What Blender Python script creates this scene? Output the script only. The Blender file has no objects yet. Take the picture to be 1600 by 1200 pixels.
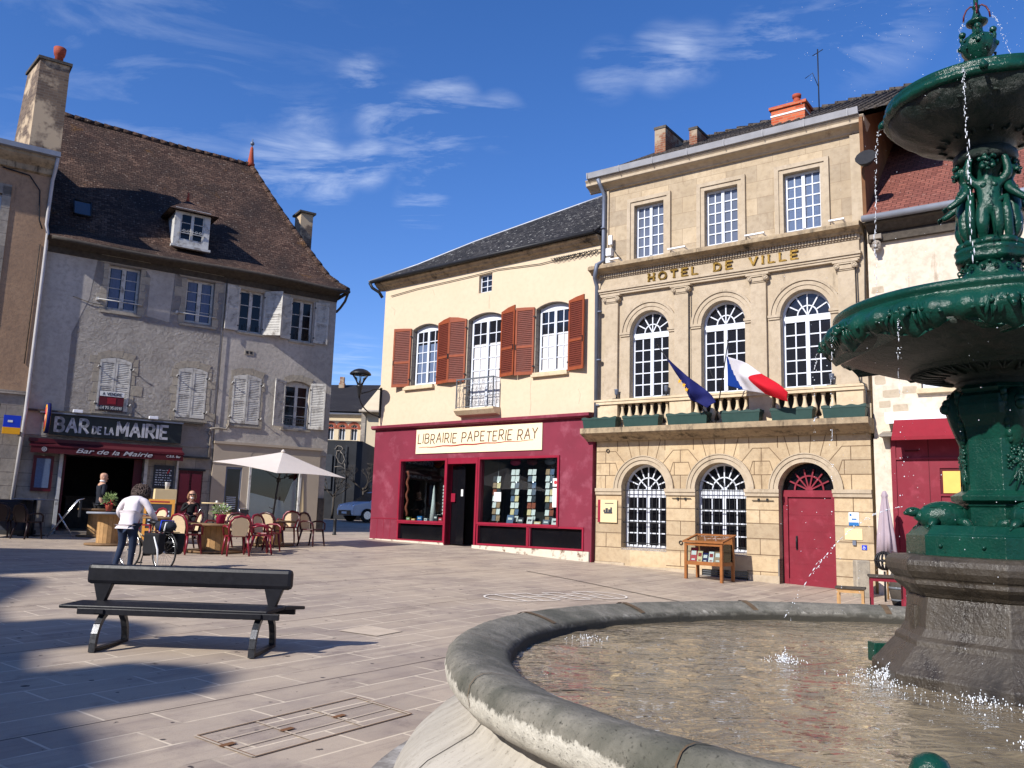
import bpy, bmesh, math, random
from mathutils import Vector, Matrix, noise
from mathutils.geometry import tessellate_polygon
random.seed(7)
scn = bpy.context.scene
col = scn.collection
R = math.radians
# ---------------- camera ----------------
CZ = 1.45
F_PX = 1320.0
PITCH, ROLL = R(8.97), R(1.78)
cam = bpy.data.cameras.new('camera'); camo = bpy.data.objects.new('camera', cam); col.objects.link(camo)
cam.sensor_width = 36; cam.lens = F_PX/1600*36; cam.clip_start = 0.05; cam.clip_end = 3000
Fv = Vector((0, math.cos(PITCH), math.sin(PITCH))); U0 = Vector((0, -math.sin(PITCH), math.cos(PITCH))); R0 = Vector((1, 0, 0))
Rv = math.cos(ROLL)*R0 + math.sin(ROLL)*U0; Uv = -math.sin(ROLL)*R0 + math.cos(ROLL)*U0
camo.matrix_world = Matrix(((Rv.x, Uv.x, -Fv.x, 0), (Rv.y, Uv.y, -Fv.y, 0), (Rv.z, Uv.z, -Fv.z, CZ), (0, 0, 0, 1)))
scn.camera = camo
scn.render.resolution_x = 1024; scn.render.resolution_y = 768
scn.view_settings.view_transform = 'Standard'; scn.view_settings.look = 'None'
scn.view_settings.exposure = 0.64; scn.view_settings.gamma = 1.0
# ---------------- sun and sky ----------------
SUN_EL, SUN_HEAD = 35.0, 45.0            # shadow heading (clockwise from +Y)
sh = Vector((math.sin(R(SUN_HEAD))*math.cos(R(SUN_EL)), math.cos(R(SUN_HEAD))*math.cos(R(SUN_EL)), -math.sin(R(SUN_EL))))
sl = bpy.data.lights.new('sun', 'SUN'); sl.energy = 4.3; sl.angle = R(0.55); sl.color = (1.0, 0.957, 0.90)
so = bpy.data.objects.new('sun', sl); col.objects.link(so)
so.rotation_euler = sh.to_track_quat('-Z', 'Y').to_euler(); so.location = (-20, -20, 30)
w = bpy.data.worlds.new('World'); scn.world = w; w.use_nodes = True
nt = w.node_tree; nt.nodes.clear()
def _n(t, **k):
    n = nt.nodes.new(t)
    for a, b in k.items(): setattr(n, a, b)
    return n
sky = _n('ShaderNodeTexSky', sky_type='NISHITA', sun_disc=False)
sky.sun_elevation = R(SUN_EL)
sky.sun_rotation = R(SUN_HEAD+180)       # same direction as the lamp
sky.air_density = 1.0; sky.dust_density = 0.25; sky.ozone_density = 3.0; sky.altitude = 300
bg = _n('ShaderNodeBackground'); bg.inputs['Strength'].default_value = 0.106
out = _n('ShaderNodeOutputWorld')
tc = _n('ShaderNodeTexCoord')
# thin wispy clouds: noise over the direction projected on a high flat layer
sep = _n('ShaderNodeSeparateXYZ'); nt.links.new(tc.outputs['Generated'], sep.inputs[0])
zc = _n('ShaderNodeMath', operation='MAXIMUM'); nt.links.new(sep.outputs['Z'], zc.inputs[0]); zc.inputs[1].default_value = 0.04
dx = _n('ShaderNodeMath', operation='DIVIDE'); nt.links.new(sep.outputs['X'], dx.inputs[0]); nt.links.new(zc.outputs[0], dx.inputs[1])
dy = _n('ShaderNodeMath', operation='DIVIDE'); nt.links.new(sep.outputs['Y'], dy.inputs[0]); nt.links.new(zc.outputs[0], dy.inputs[1])
cmb = _n('ShaderNodeCombineXYZ'); nt.links.new(dx.outputs[0], cmb.inputs[0]); nt.links.new(dy.outputs[0], cmb.inputs[1])
mp = _n('ShaderNodeMapping'); mp.inputs['Scale'].default_value = (0.62, 1.25, 1); mp.inputs['Rotation'].default_value = (0, 0, R(14)); mp.inputs['Location'].default_value = (3.4, 1.35, 0)
nt.links.new(cmb.outputs[0], mp.inputs[0])
n1 = _n('ShaderNodeTexNoise'); n1.inputs['Scale'].default_value = 1.5; n1.inputs['Detail'].default_value = 9; n1.inputs['Roughness'].default_value = 0.60; n1.inputs['Distortion'].default_value = 0.35
n2 = _n('ShaderNodeTexNoise'); n2.inputs['Scale'].default_value = 0.55; n2.inputs['Detail'].default_value = 3
nt.links.new(mp.outputs[0], n1.inputs['Vector']); nt.links.new(mp.outputs[0], n2.inputs['Vector'])
r1 = _n('ShaderNodeMapRange'); r1.inputs['From Min'].default_value = 0.64; r1.inputs['From Max'].default_value = 0.95
nt.links.new(n1.outputs['Fac'], r1.inputs['Value'])
r2 = _n('ShaderNodeMapRange'); r2.inputs['From Min'].default_value = 0.50; r2.inputs['From Max'].default_value = 0.80
nt.links.new(n2.outputs['Fac'], r2.inputs['Value'])
mm = _n('ShaderNodeMath', operation='MULTIPLY'); nt.links.new(r1.outputs[0], mm.inputs[0]); nt.links.new(r2.outputs[0], mm.inputs[1])
# an explicit set of wisps, each a soft blob around a direction of the sky, broken up by the noise
def blob(d, ang, st):
    d = Vector(d).normalized()
    dp = _n('ShaderNodeVectorMath', operation='DOT_PRODUCT'); nrm = _n('ShaderNodeVectorMath', operation='NORMALIZE')
    nt.links.new(tc.outputs['Generated'], nrm.inputs[0]); nt.links.new(nrm.outputs[0], dp.inputs[0]); dp.inputs[1].default_value = d
    mr = _n('ShaderNodeMapRange', interpolation_type='SMOOTHSTEP'); mr.inputs['From Min'].default_value = math.cos(R(ang)); mr.inputs['From Max'].default_value = 1.0
    mr.inputs['To Max'].default_value = st
    nt.links.new(dp.outputs['Value'], mr.inputs['Value']); return mr.outputs[0]
acc = mm.outputs[0]
n3 = _n('ShaderNodeTexNoise'); n3.inputs['Scale'].default_value = 3.2; n3.inputs['Detail'].default_value = 10; n3.inputs['Roughness'].default_value = 0.62; n3.inputs['Distortion'].default_value = 0.5
nt.links.new(mp.outputs[0], n3.inputs['Vector'])
r3 = _n('ShaderNodeMapRange'); r3.inputs['From Min'].default_value = 0.48; r3.inputs['From Max'].default_value = 0.80
nt.links.new(n3.outputs['Fac'], r3.inputs['Value'])
SKYB = [((-.172, 1, .491), 2.2, 1.5), ((-.099, 1, .498), 3.2, 1.8), ((-.026, 1, .492), 2.2, 1.4), ((-.303, 1, .419), 2.6, 1.5), ((-.239, 1, .413), 2.4, 1.7), ((-.188, 1, .427), 1.9, 1.6), ((-.137, 1, .437), 1.6, 1.3), ((-.118, 1, .381), 2.2, 1.6), ((-.096, 1, .422), 1.8, 1.3), ((.179, 1, .584), 2.6, 1.4), ((.306, 1, .615), 2.6, 1.5), ((.110, 1, .564), 2.4, 1.0), ((.44, 1, .657), 5, 1.1), ((-.203, 1, .545), 1.8, 1.2), ((-.189, 1, .167), 3.0, .8), ((.224, 1, .592), 2.4, 1.1), ((-.267, 1, .475), 2.2, .9), ((-.6, 1, .52), 14, .45), ((-.35, 1, .6), 12, .3)]
for d, a, s in SKYB:
    b = blob(d, a, s)
    m1 = _n('ShaderNodeMath', operation='MULTIPLY'); nt.links.new(b, m1.inputs[0]); nt.links.new(r3.outputs[0], m1.inputs[1])
    m2 = _n('ShaderNodeMath', operation='ADD'); nt.links.new(acc, m2.inputs[0]); nt.links.new(m1.outputs[0], m2.inputs[1]); acc = m2.outputs[0]
cl = _n('ShaderNodeClamp'); nt.links.new(acc, cl.inputs[0])
hsv = _n('ShaderNodeHueSaturation'); hsv.inputs["Saturation"].default_value = 1.25; hsv.inputs['Value'].default_value = .88
nt.links.new(sky.outputs[0], hsv.inputs['Color'])
mx = _n('ShaderNodeMix', data_type='RGBA'); mx.inputs['B'].default_value = (6.2, 6.8, 7.8, 1)
sc = _n('ShaderNodeMath', operation='MULTIPLY'); sc.inputs[1].default_value = 0.38; nt.links.new(cl.outputs[0], sc.inputs[0])
tn = _n('ShaderNodeMix', data_type='RGBA', blend_type='MULTIPLY'); tn.inputs['Factor'].default_value = 1; tn.inputs['B'].default_value = (1.03, .95, 1.2, 1); nt.links.new(hsv.outputs['Color'], tn.inputs['A'])
nt.links.new(sc.outputs[0], mx.inputs['Factor']); nt.links.new(tn.outputs['Result'], mx.inputs['A'])
nt.links.new(mx.outputs['Result'], bg.inputs['Color']); nt.links.new(bg.outputs[0], out.inputs[0])

# ---------------- frames ----------------
class Fr:
    """facade frame: local x runs to the viewer's right along the facade, y into the building"""
    def __init__(s, x, y, h):
        s.p = Vector((x, y)); a = R(h); s.u = Vector((math.sin(a), math.cos(a))); s.n = Vector((-s.u.y, s.u.x)); s.rz = math.atan2(s.u.y, s.u.x)
    def w(s, u, y=0, z=0):
        q = s.p + s.u*u + s.n*y; return Vector((q.x, q.y, z))
FH = Fr(7.645, 18.0, 126.4)      # town hall
FL = Fr(2.26, 21.97, 129.5)      # stationer's
FB = Fr(-13.72, 24.5, 56.0)      # bar
_gp = [(7.64, 17.9, 0.10), (4.9, 19.8, .2), (2.26, 21.97, .38), (2.2, 22, .40), (-1.2, 24.9, .62), (-4.2, 27.3, .60), (-13.7, 24.5, .57), (-6.8, 29.1, .80), (-3.5, 8.4, 0), (-2, 6, 0), (0.5, 5.4, 0), (6, 15, -.03), (2, 2, 0)]
def plane(x, y): return -.2238 - .0098*x + .0288*y
def gz(x, y):
    x = max(-25, min(20, x)); y = max(1.5, min(42, y))
    b = plane(x, y); s = ww = 0.0
    for a, c, z in _gp:
        k = math.exp(-((x-a)**2+(y-c)**2)/10.0); s += k*(z-plane(a, c)); ww += k
    return b + s/(ww+0.25)
# ---------------- properties ----------------
def tag(o, label=None, cat=None, group=None, kind=None):
    if label: o['label'] = label
    if cat: o['category'] = cat
    if group: o['group'] = group
    if kind: o['kind'] = kind
    return o
def thing(name, label, cat, loc=(0, 0, 0), rz=0.0, group=None):
    o = bpy.data.objects.new(name, None); col.objects.link(o); o.empty_display_size = .2
    o.location = loc; o.rotation_euler = (0, 0, rz)
    return tag(o, label, cat, group)
def on(fr, name, label, cat, u, y, zb, group=None, extra=0.0):
    return thing(name, label, cat, fr.w(u, y, zb), fr.rz+extra, group)
def copy_tree(o, parent=None):
    c = o.copy(); col.objects.link(c)
    if parent is not None: c.parent = parent
    for ch in list(o.children): copy_tree(ch, c)
    return c
# ---------------- mesh builder ----------------
class MB:
    def __init__(s, off=(0, 0, 0)):
        s.v = []; s.f = []; s.m = []; s.sm = []; s.o = Vector(off)
    def V(s, p): s.v.append(Vector(p)-s.o); return len(s.v)-1
    def F(s, idx, m=0, sm=False): s.f.append(tuple(idx)); s.m.append(m); s.sm.append(sm)
    def face(s, pts, m=0): s.F([s.V(p) for p in pts], m)
    def box(s, x0, x1, y0, y1, z0, z1, m=0):
        if x1 < x0: x0, x1 = x1, x0
        if y1 < y0: y0, y1 = y1, y0
        if z1 < z0: z0, z1 = z1, z0
        i = [s.V((x, y, z)) for z in (z0, z1) for y in (y0, y1) for x in (x0, x1)]
        for q in ((0, 2, 3, 1), (4, 5, 7, 6), (0, 1, 5, 4), (1, 3, 7, 5), (3, 2, 6, 7), (2, 0, 4, 6)): s.F([i[k] for k in q], m)
        return s
    def prism(s, pts, a, b, axis='y', m=0, caps=True):
        """2D outline (x,z for axis y; x,y for z; y,z for x) swept a..b; outline counter-clockwise seen from -axis"""
        def P(p, t):
            return {'y': (p[0], t, p[1]), 'z': (p[0], p[1], t), 'x': (t, p[0], p[1])}[axis]
        n = len(pts); A = [s.V(P(p, a)) for p in pts]; B = [s.V(P(p, b)) for p in pts]
        area = sum(pts[i][0]*pts[(i+1) % n][1]-pts[(i+1) % n][0]*pts[i][1] for i in range(n))
        flip = (area < 0) ^ (axis != 'y') ^ (b < a)
        def F(ix):
            s.F(ix[::-1] if flip else ix, m)
        for i in range(n):
            j = (i+1) % n; F([A[i], B[i], B[j], A[j]] if axis == 'y' else [A[i], B[i], B[j], A[j]])
        if caps:
            F(A); F(B[::-1])
        return s
    def tube(s, pts, r, n=8, m=0, cap=True, sm=True):
        pts = [Vector(p) for p in pts]; rs = r if isinstance(r, (list, tuple)) else [r]*len(pts)
        rings = []; up = None
        for k, p in enumerate(pts):
            t = (pts[min(k+1, len(pts)-1)]-pts[max(k-1, 0)]).normalized()
            if up is None: up = t.orthogonal().normalized()
            up = (up - t*up.dot(t)); up = up.normalized() if up.length > 1e-6 else t.orthogonal().normalized()
            sd = t.cross(up)
            rings.append([s.V(p + (up*math.cos(2*math.pi*i/n)+sd*math.sin(2*math.pi*i/n))*rs[k]) for i in range(n)])
        for a, b in zip(rings, rings[1:]):
            for i in range(n): s.F([a[i], a[(i+1) % n], b[(i+1) % n], b[i]], m, sm)
        if cap: s.F(rings[0][::-1], m); s.F(rings[-1], m)
        return s
    def lathe(s, prof, c=(0, 0, 0), n=24, m=0, sm=True, fn=None, a0=0.0, a1=2*math.pi, mfn=None):
        """prof: list of (r, z) from bottom to top; fn(ang, k, r, z)->(r,z)"""
        full = abs(a1-a0-2*math.pi) < 1e-6; cols = n if full else n+1; g = []
        for k, (r, z) in enumerate(prof):
            row = []
            for i in range(cols):
                a = a0+(a1-a0)*i/n; rr, zz = (r, z) if fn is None else fn(a, k, r, z)
                row.append(s.V((c[0]+rr*math.cos(a), c[1]+rr*math.sin(a), c[2]+zz)))
            g.append(row)
        for k in range(len(g)-1):
            for i in range(n):
                j = (i+1) % cols
                s.F([g[k][i], g[k][j], g[k+1][j], g[k+1][i]], m if mfn is None else mfn(k), sm)
        if full and prof[0][0] > 1e-4: s.F(g[0][::-1], m)
        if full and prof[-1][0] > 1e-4: s.F(g[-1], m)
        return s
    def ball(s, c, r, n=10, m=0, sq=(1, 1, 1)):
        prof = [(math.sin(math.pi*k/(n//2+2)), -math.cos(math.pi*k/(n//2+2))) for k in range(n//2+3)]
        st = len(s.v); s.lathe([(max(a, .001)*r, b*r) for a, b in prof], (0, 0, 0), n, m)
        for i in range(st, len(s.v)):
            q = s.v[i]+s.o; s.v[i] = Vector((q.x*sq[0]+c[0], q.y*sq[1]+c[1], q.z*sq[2]+c[2]))-s.o
        return s
    def xform(s, M, start=0):
        for i in range(start, len(s.v)): s.v[i] = M @ s.v[i]
        return s
    def wall(s, x0, x1, z0, z1, holes, y=0.0, depth=0.3, m=0, mr=None, outer=None):
        """front face at y with holes (lists of (x,z)), reveals going to y+depth, plus ends and top"""
        o = outer or [(x0, z0), (x1, z0), (x1, z1), (x0, z1)]
        loops = [o]+holes; flat = [p for l in loops for p in l]
        base = [s.V((p[0], y, p[1])) for p in flat]
        tris = tessellate_polygon([[Vector((p[0], p[1], 0)) for p in l] for l in loops])
        for t in tris:
            a, b, c = [Vector(flat[k]) for k in t]
            cr = (b-a).x*(c-a).y-(b-a).y*(c-a).x
            if abs(cr) < 1e-9: continue
            s.F([base[k] for k in (t if cr > 0 else t[::-1])], m)
        mr = m if mr is None else mr
        for h in holes:
            ar = sum(h[i][0]*h[(i+1) % len(h)][1]-h[(i+1) % len(h)][0]*h[i][1] for i in range(len(h)))
            hh = h if ar > 0 else h[::-1]
            for i in range(len(hh)):
                p, q = hh[i], hh[(i+1) % len(hh)]
                s.face([(p[0], y, p[1]), (q[0], y, q[1]), (q[0], y+depth, q[1]), (p[0], y+depth, p[1])][::-1], mr)
        for i in range(len(o)):
            p, q = o[i], o[(i+1) % len(o)]
            s.face([(p[0], y, p[1]), (p[0], y+depth, p[1]), (q[0], y+depth, q[1]), (q[0], y, q[1])], m)
        return s
    def ring(s, cx, cz, r0, r1, y0, y1, a0=0, a1=math.pi, n=20, m=0):
        """flat arch band in the x-z plane"""
        for i in range(n):
            a, b = a0+(a1-a0)*i/n, a0+(a1-a0)*(i+1)/n
            P = lambda r, t, y: (cx+r*math.cos(t), y, cz+r*math.sin(t))
            s.face([P(r0, a, y0), P(r1, a, y0), P(r1, b, y0), P(r0, b, y0)], m)
            s.face([P(r1, a, y0), P(r1, a, y1), P(r1, b, y1), P(r1, b, y0)], m)
            s.face([P(r0, a, y0), P(r0, b, y0), P(r0, b, y1), P(r0, a, y1)], m)
            if i == 0: s.face([P(r0, a, y0), P(r0, a, y1), P(r1, a, y1), P(r1, a, y0)], m)
            if i == n-1: s.face([P(r0, b, y0), P(r1, b, y0), P(r1, b, y1), P(r0, b, y1)], m)
        return s
    def bar(s, p, q, w, y0, y1, m=0):
        """straight flat bar in the x-z plane from p to q, width w"""
        d = Vector((q[0]-p[0], q[1]-p[1])); n = Vector((-d.y, d.x)).normalized()*(w/2)
        o = [(p[0]+n.x, p[1]+n.y), (p[0]-n.x, p[1]-n.y), (q[0]-n.x, q[1]-n.y), (q[0]+n.x, q[1]+n.y)]
        return s.prism(o, y0, y1, 'y', m)
    def build(s, name, mats, parent=None, bevel=0, weld=False, loc=None):
        me = bpy.data.meshes.new(name)
        me.from_pydata(s.v, [], s.f); mats = mats if isinstance(mats, (list, tuple)) else [mats]
        for a in mats: me.materials.append(a)
        for i, p in enumerate(me.polygons): p.material_index = min(s.m[i], len(mats)-1); p.use_smooth = s.sm[i]
        uv = me.uv_layers.new(name='UVMap')
        for p in me.polygons:
            nn = p.normal; t = Vector((0, 0, 1)).cross(nn)
            if t.length < 0.05: t = Vector((1, 0, 0)); b = Vector((0, 1, 0))
            else: t.normalize(); b = nn.cross(t)
            for li in p.loop_indices:
                c = me.vertices[me.loops[li].vertex_index].co; uv.data[li].uv = (c.dot(t), c.dot(b))
        o = bpy.data.objects.new(name, me); col.objects.link(o)
        if parent is not None: o.parent = parent
        if loc is not None: o.location = loc
        if weld:
            bm = bmesh.new(); bm.from_mesh(me); bmesh.ops.remove_doubles(bm, verts=bm.verts, dist=1e-4); bm.to_mesh(me); bm.free()
        if bevel:
            md = o.modifiers.new('bevel', 'BEVEL'); md.width = bevel; md.segments = 2; md.limit_method = 'ANGLE'; md.angle_limit = R(40)
        return o
def arch_pts(cx, half, zs, zb, n=18, rise=None):
    """outline of an opening with a round (or segmental) head: counter-clockwise"""
    pts = [(cx-half, zb), (cx+half, zb)]
    if rise is None:
        pts += [(cx+half*math.cos(a), zs+half*math.sin(a)) for a in [math.pi*i/n for i in range(n+1)]]
    else:
        rad = (half*half+rise*rise)/(2*rise); cz = zs+rise-rad; a0 = math.asin(half/rad)
        pts += [(cx+rad*math.sin(a), cz+rad*math.cos(a)) for a in [a0-2*a0*i/n for i in range(n+1)]]
    return pts
def rect_pts(x0, x1, z0, z1): return [(x0, z0), (x1, z0), (x1, z1), (x0, z1)]
# ---------------- materials ----------------
DARK_OFF = 1.48
def lin(c): c /= 255.0; return c/12.92 if c <= .04045 else ((c+.055)/1.055)**2.4
def rgb(r, g, b, k=1.0): return (lin(r)*k, lin(g)*k, lin(b)*k, 1)
M = {}
class NT:
    def __init__(s, name):
        s.mat = bpy.data.materials.new(name); s.mat.use_nodes = True; s.t = s.mat.node_tree; s.t.nodes.clear()
        s.out = s.n('ShaderNodeOutputMaterial'); s.b = s.n('ShaderNodeBsdfPrincipled'); s.l(s.b.outputs[0], s.out.inputs[0])
        s.tc = s.n('ShaderNodeTexCoord')
    def n(s, t, **k):
        q = s.t.nodes.new(t)
        for a, b in k.items():
            if a.startswith('i_'): q.inputs[a[2:].replace('_', ' ')].default_value = b
            else: setattr(q, a, b)
        return q
    def l(s, a, b): s.t.links.new(a, b)
    def map(s, src='Object', scale=(1, 1, 1), rot=(0, 0, 0)):
        m = s.n('ShaderNodeMapping'); m.inputs['Scale'].default_value = scale; m.inputs['Rotation'].default_value = rot
        s.l(s.tc.outputs[src], m.inputs[0]); return m.outputs[0]
    def noise(s, vec, scale, detail=4, rough=.55, dist=0):
        q = s.n('ShaderNodeTexNoise'); q.inputs['Scale'].default_value = scale; q.inputs['Detail'].default_value = detail
        q.inputs['Roughness'].default_value = rough; q.inputs['Distortion'].default_value = dist; s.l(vec, q.inputs['Vector']); return q.outputs['Fac']
    def ramp(s, fac, a, b, ca=(0, 0, 0, 1), cb=(1, 1, 1, 1)):
        q = s.n('ShaderNodeMapRange'); q.inputs['From Min'].default_value = a; q.inputs['From Max'].default_value = b; s.l(fac, q.inputs['Value'])
        return q.outputs[0]
    def mix(s, fac, a, b, mode='MIX'):
        q = s.n('ShaderNodeMix', data_type='RGBA', blend_type=mode)
        for v, nm in ((fac, 'Factor'), (a, 'A'), (b, 'B')):
            if hasattr(v, 'is_linked'): s.l(v, q.inputs[nm])
            elif nm == 'Factor': q.inputs[nm].default_value = v
            else: q.inputs[nm].default_value = v
        return q.outputs['Result']
    def math(s, op, a, b=None):
        q = s.n('ShaderNodeMath', operation=op)
        for i, v in enumerate((a, b)):
            if v is None: continue
            if hasattr(v, 'is_linked'): s.l(v, q.inputs[i])
            else: q.inputs[i].default_value = v
        return q.outputs[0]
    def bump(s, h, st=.3, dist=.02, nrm=None):
        q = s.n('ShaderNodeBump'); q.inputs['Strength'].default_value = st; q.inputs['Distance'].default_value = dist
        s.l(h, q.inputs['Height'])
        if nrm is not None: s.l(nrm, q.inputs['Normal'])
        return q.outputs[0]
    def fin(s, color, rough=.8, metal=0, bump=None, spec=.3):
        for v, nm in ((color, 'Base Color'), (rough, 'Roughness'), (metal, 'Metallic')):
            if hasattr(v, 'is_linked'): s.l(v, s.b.inputs[nm])
            else: s.b.inputs[nm].default_value = v
        s.b.inputs['Specular IOR Level'].default_value = spec
        if bump is not None: s.l(bump, s.b.inputs['Normal'])
        M[s.mat.name] = s.mat; return s.mat
def simple(name, c, rough=.7, var=.15, scale=6, metal=0, bump=.0, bs=40, spec=.3, dirt=None):
    t = NT(name); v = t.map(); f = t.noise(v, scale, 5, .6)
    c1 = tuple(x*(1-var) for x in c[:3])+(1,); c2 = tuple(min(1, x*(1+var)) for x in c[:3])+(1,)
    co = t.mix(t.ramp(f, .3, .7), c1, c2)
    if dirt: co = t.mix(t.ramp(t.noise(v, dirt[1], 6, .65), dirt[2], dirt[3]), co, dirt[0])
    rr = t.math('ADD', t.math('MULTIPLY', t.noise(v, scale*2.3, 3), .2), max(rough-.1, .02))
    b = t.bump(t.noise(v, bs, 5, .6), bump, .02) if bump else None
    return t.fin(co, rr, metal, b, spec)
simple('black_paint', (.012, .012, .014, 1), .45, .2, 8, spec=.4)
simple('bench_black', (.008, .008, .011, 1), .45, .3, 14, bump=.05, bs=90, spec=.3)
simple('white_paint', rgb(238, 240, 245, .85), .5, .04, 5, spec=.35)
simple('white_window', rgb(225, 230, 238, .8), .45, .05, 5)
simple('old_white_paint', rgb(212, 210, 204, .76), .65, .1, 7, dirt=(rgb(140, 130, 118, .7), 5, .52, .7))
simple('shutter_paint', rgb(212, 208, 198, .80), .7, .12, 5, dirt=(rgb(130, 122, 112, .7), 4, .5, .72))
simple('brown_shutter', rgb(168, 84, 50, .62), .55, .14, 6)
simple('louvre_brown', rgb(132, 58, 38, .50), .6, .14, 6)
simple('zinc', rgb(165, 170, 180, .7), .45, .12, 3, metal=.3)
simple('pipe_grey', rgb(120, 128, 145, .7), .5, .12, 3, metal=.2)
simple('pipe_cream', rgb(200, 196, 195, .75), .55, .1, 3)
simple('dark_iron', (.02, .02, .022, 1), .5, .2, 8, metal=.3)
simple('grey_iron', rgb(120, 126, 132, .6), .5, .2, 8)
simple('chrome', (.55, .56, .58, 1), .25, .05, 8, metal=.9)
simple('red_paint', rgb(140, 28, 48, .68), .42, .1, 2.2, spec=.4, dirt=(rgb(168, 62, 80, .8), 3, .55, .85))
simple('shop_red', rgb(136, 46, 66, .70), .6, .14, 1.1, spec=.3, dirt=(rgb(172, 96, 112, .8), 1.6, .52, .85))
simple('shop_red_trim', rgb(150, 28, 54, .8), .4, .1, 3, spec=.4)
simple('dark_red', rgb(95, 10, 26, .7), .45, .12, 4)
simple('plinth_white', rgb(225, 215, 195, .72), .8, .08, 4, bump=.2, dirt=(rgb(140, 110, 90, .6), 5, .55, .66))
simple('sign_cream', rgb(250, 235, 195, .80), .6, .03, 3)
simple('text_brown', rgb(120, 70, 60, .6), .6, .05)
simple('text_red', rgb(165, 50, 50, .8), .6, .15, 20)
simple('gold', rgb(150, 118, 50, .7), .35, .15, 9, metal=.6)
simple('sign_black', (.016, .022, .022, 1), .5, .1, 3)
simple('letter_silver', rgb(200, 200, 205, .75), .4, .06, 6, metal=.1)
simple('awning_red', rgb(92, 22, 34, .6), .8, .1, 5)
simple('awning_bright', rgb(160, 32, 50, .62), .75, .06, 5)
simple('beige_shop', rgb(205, 188, 165, .62), .65, .06, 2)
simple('cane', rgb(232, 205, 165, .72), .7, .12, 60, bump=.2, bs=120)
simple('chair_red', rgb(125, 20, 40, .8), .35, .1, 8, spec=.45)
simple('chair_brown', rgb(70, 24, 30, .7), .35, .1, 8, spec=.45)
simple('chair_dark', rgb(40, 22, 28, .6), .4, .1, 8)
simple('fabric_cream', rgb(250, 240, 230, .80), .85, .03, 3)
simple('fabric_mauve', rgb(190, 172, 180, .7), .9, .06, 6)
simple('planter_green', rgb(52, 82, 76, .62), .5, .1, 6)
simple('orange_wood', rgb(172, 108, 56, .62), .5, .18, 9)
simple('yellow_wood', rgb(226, 160, 70, .8), .5, .1, 9)
simple('light_wood', rgb(205, 160, 105, .66), .65, .2, 7, bump=.1)
simple('reel_wood', rgb(150, 118, 84, .6), .75, .25, 7, bump=.2)
simple('grey_top', rgb(150, 155, 165, .7), .5, .1, 5)
simple('chalkboard', (.03, .035, .045, 1), .6, .2, 8)
simple('chalk', (.55, .6, .68, 1), .9, .1)
simple('paper', rgb(235, 235, 232, .8), .7, .04, 10)
simple('bluish', rgb(40, 120, 190, .7), .5, .1)
simple('blue', rgb(20, 60, 200, .8), .45, .05)
simple('yellow', rgb(240, 170, 20, .85), .45, .05)
simple('poster_orange', rgb(250, 195, 100, .8), .6, .06, 6)
simple('poster_cream', rgb(240, 215, 165, .78), .7, .04, 6)
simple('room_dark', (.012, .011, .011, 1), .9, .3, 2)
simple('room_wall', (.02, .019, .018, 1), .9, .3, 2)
simple('curtain_white', rgb(225, 222, 220, .75), .9, .1, 30)
simple('curtain_blue', rgb(120, 140, 175, .55), .9, .12, 20)
simple('brick_red', rgb(176, 96, 74, .6), .85, .2, 12, bump=.2)
simple('terracotta', rgb(176, 82, 58, .7), .8, .15, 12)
simple('concrete', rgb(150, 143, 135, .62), .85, .15, 4, bump=.2)
simple('skin', rgb(216, 168, 142, .75), .55, .05, 12)
simple('skin_dark', rgb(150, 104, 84, .75), .55, .05, 12)
simple('jacket_white', rgb(232, 222, 224, .82), .85, .04, 8, bump=.3, bs=9)
simple('jeans', rgb(46, 62, 92, .5), .85, .15, 10, bump=.2, bs=20)
simple('hair_grey', rgb(98, 82, 76, .6), .8, .35, 50, bump=.5, bs=60)
simple('hair_blond', rgb(170, 125, 90, .65), .7, .3, 50, bump=.5, bs=60)
simple('dark_cloth', (.013, .016, .026, 1), .85, .2, 8, bump=.2, bs=14)
simple('black_cloth', (.009, .009, .011, 1), .85, .2, 8, bump=.2, bs=14)
simple('tyre', (.012, .012, .012, 1), .7, .1)
simple('beige_metal', rgb(205, 185, 150, .7), .4, .08, metal=.2)
simple('leaf', (.07, .12, .03, 1), .6, .4, 30)
simple('leaf_light', (.2, .28, .1, 1), .6, .4, 30)
simple('petal_white', (.75, .75, .68, 1), .7, .1, 30)
simple('petal_red', (.45, .04, .05, 1), .7, .1, 30)
simple('pot_pink', rgb(170, 30, 80, .8), .5, .1)
simple('car_white', rgb(225, 230, 238, .85), .25, .03, 2, spec=.5)
simple('car_black', (.012, .013, .016, 1), .2, .1, 2, spec=.5)
simple('lamp_glass', rgb(225, 230, 240, .8), .2, .03)
simple('far_black', (.022, .024, .028, 1), .8, .3, 1.5)
simple('far_cream', rgb(232, 214, 180, .7), .85, .08, 1)
simple('marking', rgb(236, 228, 216, .85), .8, .1, 12)
simple('flag_blue', rgb(20, 70, 165, .8), .8, .05)
simple('eu_blue', rgb(32, 38, 110, .75), .8, .08)
simple('flag_white', rgb(238, 236, 242, .85), .8, .03)
simple('flag_red', rgb(222, 28, 48, .85), .8, .05)
simple('bark', (.06, .05, .04, 1), .9, .3, 9, bump=.4)
simple('mosquito', rgb(140, 98, 66, .6), .9, .2, 3)
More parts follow.
